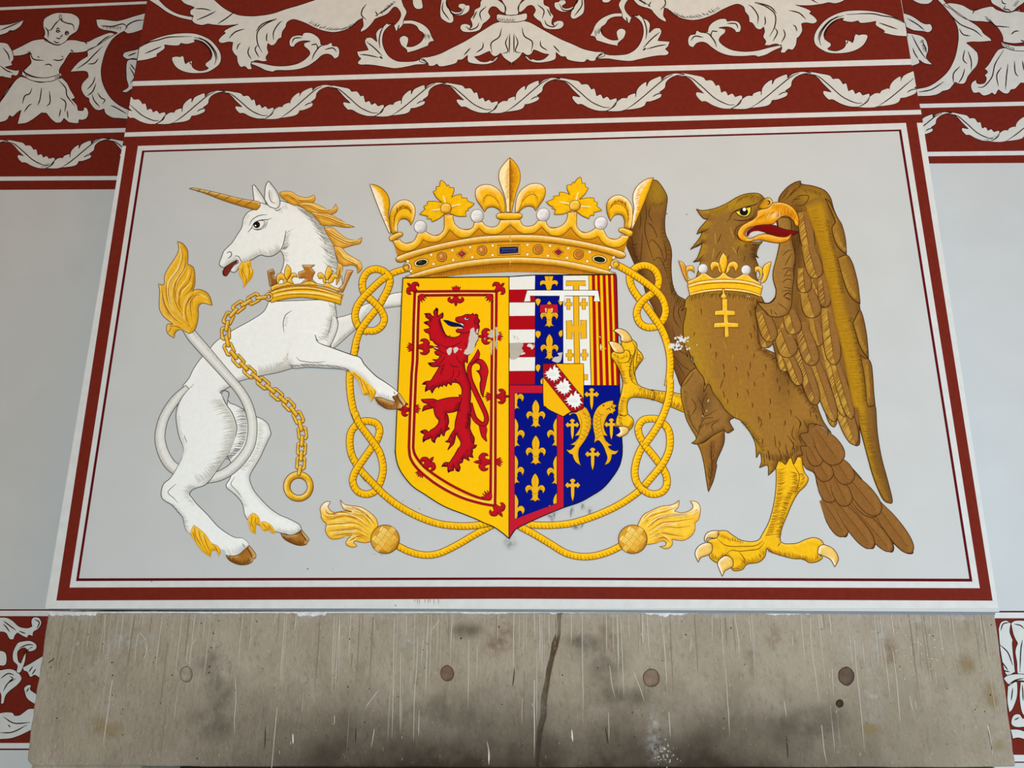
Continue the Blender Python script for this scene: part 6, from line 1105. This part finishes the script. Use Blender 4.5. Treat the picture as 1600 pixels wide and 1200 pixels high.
# outer edge feathers
for q, L in (('740,230! 780,260 815,330 850,400 890,470 920,590 930,728! 880,690 840,640 815,570 800,490 830,440 800,360', 10.5), ('850,760! 930,735 970,780 1000,860 1030,980 1045,1100 1052,1170! 990,1130 940,1060 910,980 880,880', 10.7)):
    bpart('edge_feather', S('D4', q), L, c=(154, 108, 42), hs=[(hatch(O('D4', '820,560 860,640 910,700') if L < 10.6 else O('D4', '890,900 930,1020 1000,1120'), 1.7, 7, ang=-50), (186, 142, 52), .8)])
for q, h, L in (('940,400! 985,310 1010,275 1040,350 1070,500 1085,650 1090,738! 1040,680 1000,600 970,500', '960,440 1000,570 1050,670', 10.9), ('1010,700! 1060,740 1090,745 1118,800 1130,900 1140,1050 1152,1190! 1080,1190 1060,1000 1040,850', '1060,820 1070,950 1085,1120', 10.4)):
    bpart('edge_feather', S('D5', q), L, c=(146, 100, 42), hs=[(hatch(O('D5', h), 1.7, 7, ang=-48), (178, 134, 48), .8)])
FE = [('D2', 1400, 330, 1588, 862, 105, 5.4), ('D2', 1300, 250, 1458, 716, 90, 5.6), ('D5', 660, 560, 860, 1300, 120, 5.5), ('D5', 620, 760, 760, 1400, 110, 5.55), ('D5', 745, 700, 930, 1320, 120, 5.5), ('D5', 420, 660, 590, 1188, 140, 6.0), ('D5', 250, 690, 300, 862, 120, 6.05), ('D5', 310, 690, 430, 998, 120, 6.1), ('D5', 690, 250, 765, 802, 160, 6.2), ('D5', 560, 350, 620, 620, 130, 5.9), ('D5', 430, 400, 565, 808, 170, 6.3), ('D5', 360, 480, 420, 640, 110, 6.15), ('D5', 90, 520, 115, 636, 120, 6.2), ('D5', 240, 450, 345, 724, 190, 6.4), ('D5', 260, 380, 320, 518, 120, 6.35), ('D5', 320, 280, 390, 505, 160, 6.5), ('D5', 60, 280, 165, 576, 160, 6.6), ('D5', 640, -60, 680, 248, 120, 6.6), ('D5', 490, 60, 570, 348, 180, 6.7), ('D4', 540, 850, 560, 1072, 130, 6.9), ('D4', 620, 940, 740, 1200, 100, 6.55), ('D4', 580, 640, 670, 942, 150, 7.0), ('D4', 540, 350, 600, 700, 130, 6.75)]
FE.sort(key=lambda q: q[-1])
for i, (fr, x0, y0, x1, y1, w_, L) in enumerate(FE): feather(fr, x0, y0, x1, y1, w_, 5.3+.2*i)
# ---- standing leg
p = S('D3', '606,300! 640,290 700,285 770,300! 785,385 812,430 795,475 750,520 715,580 680,660 645,750 638,820 670,840! 740,835 800,810 850,800 890,815 912,845! 880,870 880,905 902,925 870,950 820,957 780,935 720,932 650,915 590,895 552,868! 540,920 500,955 430,967 400,1000 350,1008 328,990! 335,950 310,915 288,910! 280,940 240,957 200,930 193,910! 210,870 200,840 178,825! 200,810 240,800 250,758! 300,758 340,785 390,815 450,825 500,815 530,770 570,690 600,570 612,440')
talon('standing_leg', p, 4.1, c=(242, 184, 24), hs=[(hatch(O('D3', '618,380 618,480 605,580 580,690 545,790'), 1.7, 13, ang=-12), (150, 92, 10), .9), (hatch(O('D3', '740,400 745,470 700,560 660,680 640,800'), 1.7, 10, ang=190), (134, 78, 8), 1), (hatch(O('D3', '780,400 790,440 740,520'), 1.6, 8, ang=170), (150, 92, 10), .8), (hatch(O('D3', '560,890 650,915 740,930 830,950 890,925'), 1.8, 8, ang=-100), (140, 84, 8), .8), (hatch(O('D3', '400,960 480,955 540,900'), 1.8, 9, ang=-110), (140, 84, 8), .8), (hatch(O('D3', '350,1000 400,990 415,940'), 1.6, 8, ang=200), (140, 84, 8), .8), (hatch(O('D3', '205,920 250,945 280,920'), 1.6, 9, ang=-90), (140, 84, 8), .8), (hatch(O('D3', '260,795 330,820 400,835'), 1.8, 6, ang=-100), (140, 84, 8), .8)],
      lines=[(O('D3', q), (104, 62, 8), 1.2) for q in ('720,345 755,410 745,480 725,530', '530,820 480,850 400,855 300,850 240,805', '540,830 500,870 440,880 380,885 330,880 290,910', '640,830 620,855', '380,890 410,930 415,970', '240,800 260,770')])
NS = [((255, 248, 232), 5, 200, 1, .95), ((188, 118, 20), 5, 40, 1, .7)]
for q in ('252,756! 210,758 175,775 162,810 168,827! 188,802 240,802', '207,840 170,832 125,855 104,900 124,955! 142,925 190,907 212,880', '337,935 300,913 265,930 245,965 275,1044! 290,1010 320,992 342,975', '880,858 910,845 960,865 990,900 1000,940 978,984! 950,937 900,912 873,900'):
    talon('claw', S('D3', q), 4.9, c=(240, 196, 104), shade=NS)
# ---- raised foot
p = S('D2', '330,525! 240,492 215,450 210,400 240,350 260,320 250,290 222,260! 218,225 193,203! 130,208 128,272! 70,280 60,310 80,340 110,390 130,450 132,490 120,550 105,610 103,668! 92,700 90,740 110,752 165,772 197,740 197,700 165,668! 160,630 165,590 190,565 260,566 330,578!')
talon('raised_foot', p, 26, hs=[(hatch(O('D2', '235,500 290,515 330,528'), 1.8, 7, ang=95), (150, 92, 8), .8), (hatch(O('D2', '200,560 270,562 330,575'), 1.6, 8, ang=-80), (140, 84, 8), .9), (hatch(O('D2', '125,560 108,640 98,710'), 1.7, 8, ang=10), (140, 84, 8), .8), (hatch(O('D2', '90,330 120,400 140,480'), 1.7, 7, ang=0), (140, 84, 8), .8), (hatch(O('D2', '195,300 190,380 200,450'), 1.7, 7, ang=185), (120, 70, 6), .9), (hatch(O('D2', '240,300 250,330 220,390'), 1.7, 7, ang=195), (140, 84, 8), .8), (hatch(O('D2', '110,740 160,765 190,740'), 1.7, 8, ang=-90), (140, 84, 8), .8), (hatch(O('D2', '70,300 110,325 160,315'), 1.6, 6, ang=-90), (140, 84, 8), .7)],
      lines=[(O('D2', q), (92, 54, 8), 1.3) for q in ('130,270 165,270 180,300 165,340 120,350', '190,210 210,260 190,330 175,400 190,460 230,495', '218,260 200,330 200,400 215,450', '225,270 215,350', '103,670 140,680 165,668', '95,740 130,752')])
for q in ('73,145! 110,133 160,155 190,206 150,220 120,208! 118,180', '43,217! 75,214 120,235 142,275 120,287 80,277', '105,748! 115,780 88,800! 115,812 160,790 170,760 140,745'):
    talon('claw', S('D2', q), 27, c=(240, 196, 104), shade=NS)
# ---- raised thigh
bpart('raised_thigh', S('D2', '598,855! 640,845 700,800 767,762! 765,850 720,960 720,992! 700,1080 668,1155! 655,1080 640,980 620,900'), 3.4, c=(144, 96, 44), lines=[(O('D2', '690,830 685,920 690,1000 672,1120'), BL, 1.1)], hs=[(hatch(O('D2', '688,860 688,980 675,1080'), 2.2, 11, ang=-60), (90, 56, 24), .7), (hatch(O('D2', '688,860 688,980 675,1080'), 2.2, 10, ang=-120), (90, 56, 24), .7)])
bpart('raised_thigh', S('D2', '500,490! 520,450 560,400 600,380 660,420 700,500 760,600 832,690! 800,712 827,766! 790,787 765,766! 700,800 640,840 600,857 562,850! 592,820 560,760 530,700 515,640 500,580 495,520'), 4, c=(148, 104, 48), spots=[((84, 52, 24), 1100, 625, 22, 40, .6)], lines=[(O('D2', q), BL, 1.1) for q in ('500,500 540,460 580,400', '540,640 560,720 600,780 620,800', '600,560 640,640 620,720', '660,530 630,600 640,680 720,640', '700,690 640,700 610,770 590,830', '560,570 590,620 560,680', '700,780 690,740 740,700')], hs=[(hatch(O('D2', '610,740 660,720 720,700'), 2, 9, ang=110), (88, 56, 24), .7), (hatch(O('D2', '515,520 520,600 540,700'), 2, 7, ang=20), (88, 56, 24), .6)])
# ---- torso
p = smooth(T('D1', '480,795! 445,835 440,868 418,905! 448,885 440,950 430,1000 435,1080 455,1190')+T('D2', '540,270 560,310 600,390 640,450 638,532! 670,480 700,540 740,590 780,650 830,690 870,710 920,770 960,850 968,943! 990,910 1000,960 987,1004! 1038,990 1043,1052! 1085,1010 1110,960 1150,985! 1180,940 1200,985! 1230,930 1258,925! 1245,870 1285,870! 1240,800 1290,782! 1300,730 1370,740 1438,788! 1390,720 1360,650 1340,600 1250,490 1160,400 1100,300 1000,240 980,100 960,0')+T('D1', '940,870 920,815! 800,785 690,775 580,780'))
hs = []; hl = []
tp = dedupe(p); xs = np.array(tp)
cand = np.stack([np.random.RandomState(3).uniform(xs[:, 0].min(), xs[:, 0].max(), 260), np.random.RandomState(4).uniform(470, 725, 260)], 1)
cand = cand[inside(tp, cand)]; keep = []
for q in cand:
    if all((q[0]-r[0])**2+(q[1]-r[1])**2 > 13**2 for r in keep): keep.append(q)
for i, q in enumerate(keep):
    if q[1] < 530 and 1108 < q[0] < 1160: continue
    ln = random.uniform(7, 13); sx = random.uniform(-3, 3)
    st = [(q[0], q[1]), (q[0]+sx*.5+1.2, q[1]+ln*.5), (q[0]+sx, q[1]+ln)]
    (hl if (q[0] < 1130+(q[1]-480)*.25 and i % 2) else hs).append(st)
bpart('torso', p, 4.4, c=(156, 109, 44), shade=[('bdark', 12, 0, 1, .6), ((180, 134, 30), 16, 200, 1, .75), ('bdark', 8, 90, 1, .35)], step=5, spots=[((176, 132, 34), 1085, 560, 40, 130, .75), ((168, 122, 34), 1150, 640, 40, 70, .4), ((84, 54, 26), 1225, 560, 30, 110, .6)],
      hs=[(hs, (84, 50, 18), 1.5), (hl, (178, 138, 36), 1.3), (hatch(O('D2', '1000,250 1110,330 1190,430 1290,560 1350,650'), 1.7, 10, ang=150), (78, 46, 18), .8), (hatch(O('D2', '870,720 940,800 1000,900'), 1.8, 9, ang=-20), (92, 58, 24), .7), (hatch(O('D2', '1000,940 1080,960 1160,950 1230,900'), 1.8, 13, ang=-100), (84, 50, 20), .8), (hatch(O('D1', '480,810 560,795 690,790 800,798 910,830'), 2.0, 10, ang=105), (78, 46, 20), .8), (hatch(O('D1', '450,860 440,960 445,1060'), 1.8, 12, ang=60), (170, 130, 30), .7)],
      lines=[(O('D2', q), BL, 1.1) for q in ('1210,680 1240,720 1230,780', '1260,700 1290,760', '1200,740 1190,800 1215,840', '1160,800 1200,860 1190,900', '1100,870 1120,930 1115,980', '1230,800 1250,860', '1150,860 1160,920', '1040,890 1050,960', '1080,800 1090,880', '940,800 990,860', '1300,640 1310,690', '980,680 1000,720 985,760', '760,450 740,510', '640,450 650,500')])
# ---- head
p = S('D6', '322,310! 370,325 440,320 540,295 640,250 740,190 830,155 920,145 980,155 1025,195 1060,260 1060,300 960,330 960,380 900,420 830,460 780,510 750,560 755,610 790,640 860,655 960,655 1012,648! 970,700 950,760 950,795 972,820! 930,800 950,860 967,900! 945,960 950,1030 985,1100! 270,1085! 310,1040 330,990 355,900 367,850! 288,864! 330,820 360,745 385,660! 258,734! 350,620 387,543! 326,573! 350,520 400,460 442,416! 400,410 362,372')
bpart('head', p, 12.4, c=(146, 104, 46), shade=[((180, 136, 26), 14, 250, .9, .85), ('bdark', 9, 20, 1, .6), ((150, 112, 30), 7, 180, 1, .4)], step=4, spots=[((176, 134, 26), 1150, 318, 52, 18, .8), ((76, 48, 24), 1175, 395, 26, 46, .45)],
      hs=[(hatch(O('D6', '760,200 840,165 920,155 1000,190'), 1.7, 10, ang=120), (110, 78, 14), .7), (hatch(O('D6', '960,680 940,760 950,840'), 1.6, 10, ang=185), (70, 40, 18), .8), (hatch(O('D6', '820,670 900,670 960,665'), 1.7, 10, ang=80), (76, 44, 18), .7), (hatch(O('D6', '470,330 560,310 660,265'), 2, 9, ang=100), (120, 86, 16), .6)],
      lines=[(O('D6', q), BL, 1.5) for q in ('635,440 665,415 690,360 740,325 830,290 940,262 1015,200', '700,415 760,430 850,425 910,395 930,340')]+[(O('D6', q), BL, 1.1) for q in ('740,600 720,560 745,500 800,470', '330,568 400,545 455,505', '262,728 350,690 410,640', '292,860 350,835 400,785', '585,560 560,620 535,670', '580,740 545,790 520,840', '770,690 750,740 745,790', '825,800 815,860', '660,790 640,850')]+[(O('D6', q), (186, 142, 50), 1.3) for q in ('515,540 518,620 528,690', '675,500 690,560 715,620', '505,720 495,780 488,835', '690,700 720,740 742,785')])
BK = [((196, 96, 8), 6, 60, 1, .7), ((255, 216, 110), 6, 240, 1, .5)]
p = S('D6', '955,330! 1000,312 1060,300 1110,252 1180,240 1260,255 1330,300 1375,370 1390,440 1380,492! 1355,480 1330,430 1280,390 1220,385 1170,420 1130,460 1080,470 1000,475 920,490 860,520 830,570 850,612! 900,615 970,580 1040,570 1100,580 1180,600 1260,600 1312,568! 1300,610 1260,645 1190,664 1100,655 1000,635 930,637 870,652 800,640 760,600 753,550 790,490 850,450 910,420 950,380')
part('beak', p, (238, 164, 26), 14, M_GOLD, eag, shade=BK, step=2.6, outl=(110, 62, 12), ow=1.2, hs=[(hatch(O('D6', '1130,260 1220,265 1310,310 1360,380'), 1.7, 12, ang=100), (190, 104, 14), .8), (hatch(O('D6', '960,400 1060,350 1150,330'), 1.8, 12, ang=120), (190, 110, 14), .7), (hatch(O('D6', '1150,400 1230,375 1320,400'), 1.7, 10, ang=-90), (170, 92, 12), .8)], lines=[(O('D6', '840,600 815,570 840,520 900,490'), (130, 74, 10), 1.2)], spots=[((255, 222, 140), 1210, 336, 20, 8, .7)])
part('tongue', S('D6', '848,592! 858,540 920,500 1000,480 1090,468 1150,488 1230,518 1310,535 1388,548! 1340,577 1290,592! 1200,602 1150,590 1050,560 960,540 900,555 866,585'), 'tongue', 13.5, M_FLAT, eag, shade=[((70, 16, 10), 5, 180, 1, .8), ((150, 30, 26), 3, 270, 1, .4)], step=2.6, outl=(60, 12, 10), ow=1)
part('mouth_gap', S('D6', '864,588! 895,552 960,540 1040,558! 970,578 905,600'), (206, 204, 198), 13.75, M_FLAT, eag, step=0)
part('mouth_gap', S('D6', '1088,466! 1148,444! 1158,482!'), (206, 204, 198), 13.75, M_FLAT, eag, step=0)
part('cere', S('D6', '962,292! 1000,230 1040,200 1080,193 1105,215 1112,250 1060,300 1000,307'), (206, 144, 22), 14.4, M_GOLD, eag, shade=[((120, 74, 10), 5, 180, 1, .7), ((255, 232, 150), 4, 330, 1, .8)], step=2.4, outl=(90, 52, 12), ow=1.1, lines=[(O('D6', '1060,222 1085,235 1080,258 1062,266'), 'blk', 1.8)])
o = part('eye', S('D6', '728,335! 800,320 880,288 887,330 870,370 830,392 780,382 745,360'), (240, 214, 56), 14.4, M_FLAT, eag, step=0, outl='blk', ow=1.3)
s = Sheet(); s.fill(circle(*[1040+815/6.667, 280+340/6.667], 6.6, 6.0, 24), 'blk', 14.8); s.fill(circle(1040+820/6.667, 280+315/6.667, 2.6, 2.6, 16), (246, 244, 240), 15.1); s.build('pupil', M_INK, o)
# flaked white patch on the breast
s = Sheet()
rg = np.random.RandomState(11)
for cx, cy, n, sd in ((1066, 530, 26, 4.2), (1058, 540, 22, 4.5), (1050, 540, 14, 3), (1074, 546, 5, 2)):
    for _ in range(n):
        x, y = cx+rg.normal()*sd, cy+rg.normal()*sd*.7; r = rg.uniform(.7, 2.3); s.fill(blob(x, y, r, r, 8, .35), (222, 219, 214), 12.9, skirt=False)
for x, y in ((1089, 539), (1106, 627), (1104, 642), (1098, 650), (1107, 625), (1168, 463), (1171, 464)): s.fill(circle(x, y, .9, .9, 8), (222, 216, 206), 12.9, skirt=False)
stuff(s.build('flaked_paint', M_FLAT, eag))
# ---- coronet and pendant cross
cor = thing('coronet', 'golden coronet with pearls around the eagle neck', 'coronet', (1132, 462))
cg = dict(c='gold')
gpart('prong', S('D6', '136,848! 180,868 210,910 215,960 230,1040 242,1078! 210,1050 175,970'), 14.6, cor, c=(222, 150, 40))
gpart('prong', S('D6', '1102,855! 1050,880 1020,910 1010,960 1018,1010 980,1090! 1040,1062 1072,990 1092,910'), 14.6, cor, **cg)
for q in ('215,920 250,900 290,910 302,977! 275,950 240,950 225,980 240,1030 272,1058! 240,1062 218,1000', '930,978! 930,920 960,905 1000,920 1012,970 990,1045! 958,1052! 985,1000 965,952', '480,962! 465,900 490,860 540,865 570,900 592,992! 555,960 540,915 510,920', '730,967! 757,910 735,865 690,858 650,890 622,992! 660,960 680,915 710,920', '600,762! 640,820 640,900 620,960 605,1012 580,960 560,900 565,830'):
    gpart('fleur_petal', S('D6', q), 14.9, cor, **cg)
gpart('ridge', S('D6', '230,1065! 340,1012 390,972 430,990 500,1030 560,1010 605,968 650,1010 720,1030 800,992 840,980 900,1030 988,1080! 985,1105 900,1090 760,1068 600,1060 450,1066 300,1085 235,1112!'), 15.3, cor, **cg)
gpart('band', S('D1', '458,742! 520,722 600,710 690,706 780,710 860,725 928,748! 912,817! 860,797 780,784 690,777 600,782 520,797 473,810!'), 15.6, cor, lines=[(O('D1', '462,745 560,722 690,714 820,722 924,750'), 'glight', 1.8), (O('D1', '464,757 560,735 690,727 820,735 922,763'), 'gdark', 1.5), (O('D1', '470,793 560,772 690,762 820,773 914,800'), 'gdark', 1.1), (O('D1', '472,800 560,780 690,770 820,780 914,808'), 'glight', 1.8)], **cg)
for x, y in ((390, 932), (838, 945)):
    part('pearl', circle(1040+x/6.667, 280+y/6.667, 7.4, 7.4, 28), 'pearl', 16, M_FLAT, cor, shade=[((150, 138, 140), 6, 50, 1, .7), ((248, 246, 246), 6, 220, 1, .8)], step=2, outl=(130, 120, 112), ow=.8)
crs = thing('pendant_cross', 'golden double-barred cross hanging on the eagle breast', 'cross', (1135, 527))
gpart('pendant_loop', S('D1', '672,768! 688,766! 690,795 702,815 685,832 665,815 676,795'), 16.2, crs, c='gold')
gpart('cross', poly(T('D1', '672,830 708,828 706,900 755,902 755,930 708,932 712,975 775,977 775,1007 712,1005 718,1065 690,1068 688,1005 622,1007 625,978 685,975 682,930 628,930 628,902 675,900')), 16.5, crs, c=(246, 190, 44), shade=[('gdark', 2.5, 60, 1, .6), ('glight', 2.5, 240, 1, .6)])
# ------------------------------------------------------------------ scuffs, drips and specks on the painted panel
M_SOOT = stain_mat((80, 78, 78), 70, .3, .65, .5)
stains('black_scuff', [(860, 806, 9, 4), (894, 797, 4, 12), (911, 791, 5, 8), (863, 812, 4, 6), (901, 825, 12, 5), (922, 798, 6, 8), (797, 848, 14, 14), (865, 800, 9, 6), (861, 806, 6, 3)], M_SOOT, L=24, Y=BREAST)
o = bpy.data.objects['black_scuff']; stuff(o); tag(o, 'black scuff marks on the panel below the shield point', 'scuff')
s = Sheet()
for x, h in ((652, 8), (655, 9), (664, 7), (669, 9), (678, 10), (685, 9), (648, 5), (672, 6)):
    s.strokes([[(x, 936.5), (x+.2, 936.5+h*.5), (x, 936.5+h)]], (176, 128, 124), 1.4, 2.2, taper=(1, .2), c2=(196, 180, 178))
tag(s.build('red_drip', M_FLAT), 'thin red paint runs below the frame at the bottom margin', 'drip')['kind'] = 'stuff'
s = Sheet()
rg = np.random.RandomState(5)
for x, y, r in ((481, 889, 1.3), (1042, 334, 1.2), (1073, 335, 1), (237, 908, 1.4), (630, 783, .8), (655, 795, .9), (520, 888, .8), (618, 946, 1.2), (585, 866, .8), (596, 867, .8), (608, 866, .6), (960, 540, .8), (1008, 560, .8)):
    s.fill(blob(x, y, r, r*.8, 8, .3), (110, 106, 104), 2, skirt=False)
tag(s.build('dark_speck', M_FLAT), 'small dark specks scattered over the pale panel', 'specks')['kind'] = 'stuff'

s = Sheet()
for x, y, h, k in ((893, 794, 15, -1.5), (911, 788, 8, -2), (908, 824, -6, 5), (857, 805, 3, 5), (896, 820, 5, 6), (922, 796, 8, -1), (866, 801, 9, 1)):
    s.strokes([[(x, y), (x+k*.5, y+h*.5), (x+k, y+h)]], (112, 110, 110), 2.2, 24.6, taper=(.3, .15), c2=(160, 160, 160))
stuff(tag(s.build('grey_smear', M_FLAT), 'grey rubbed smears beside the lower cord right of the shield point', 'smear'))
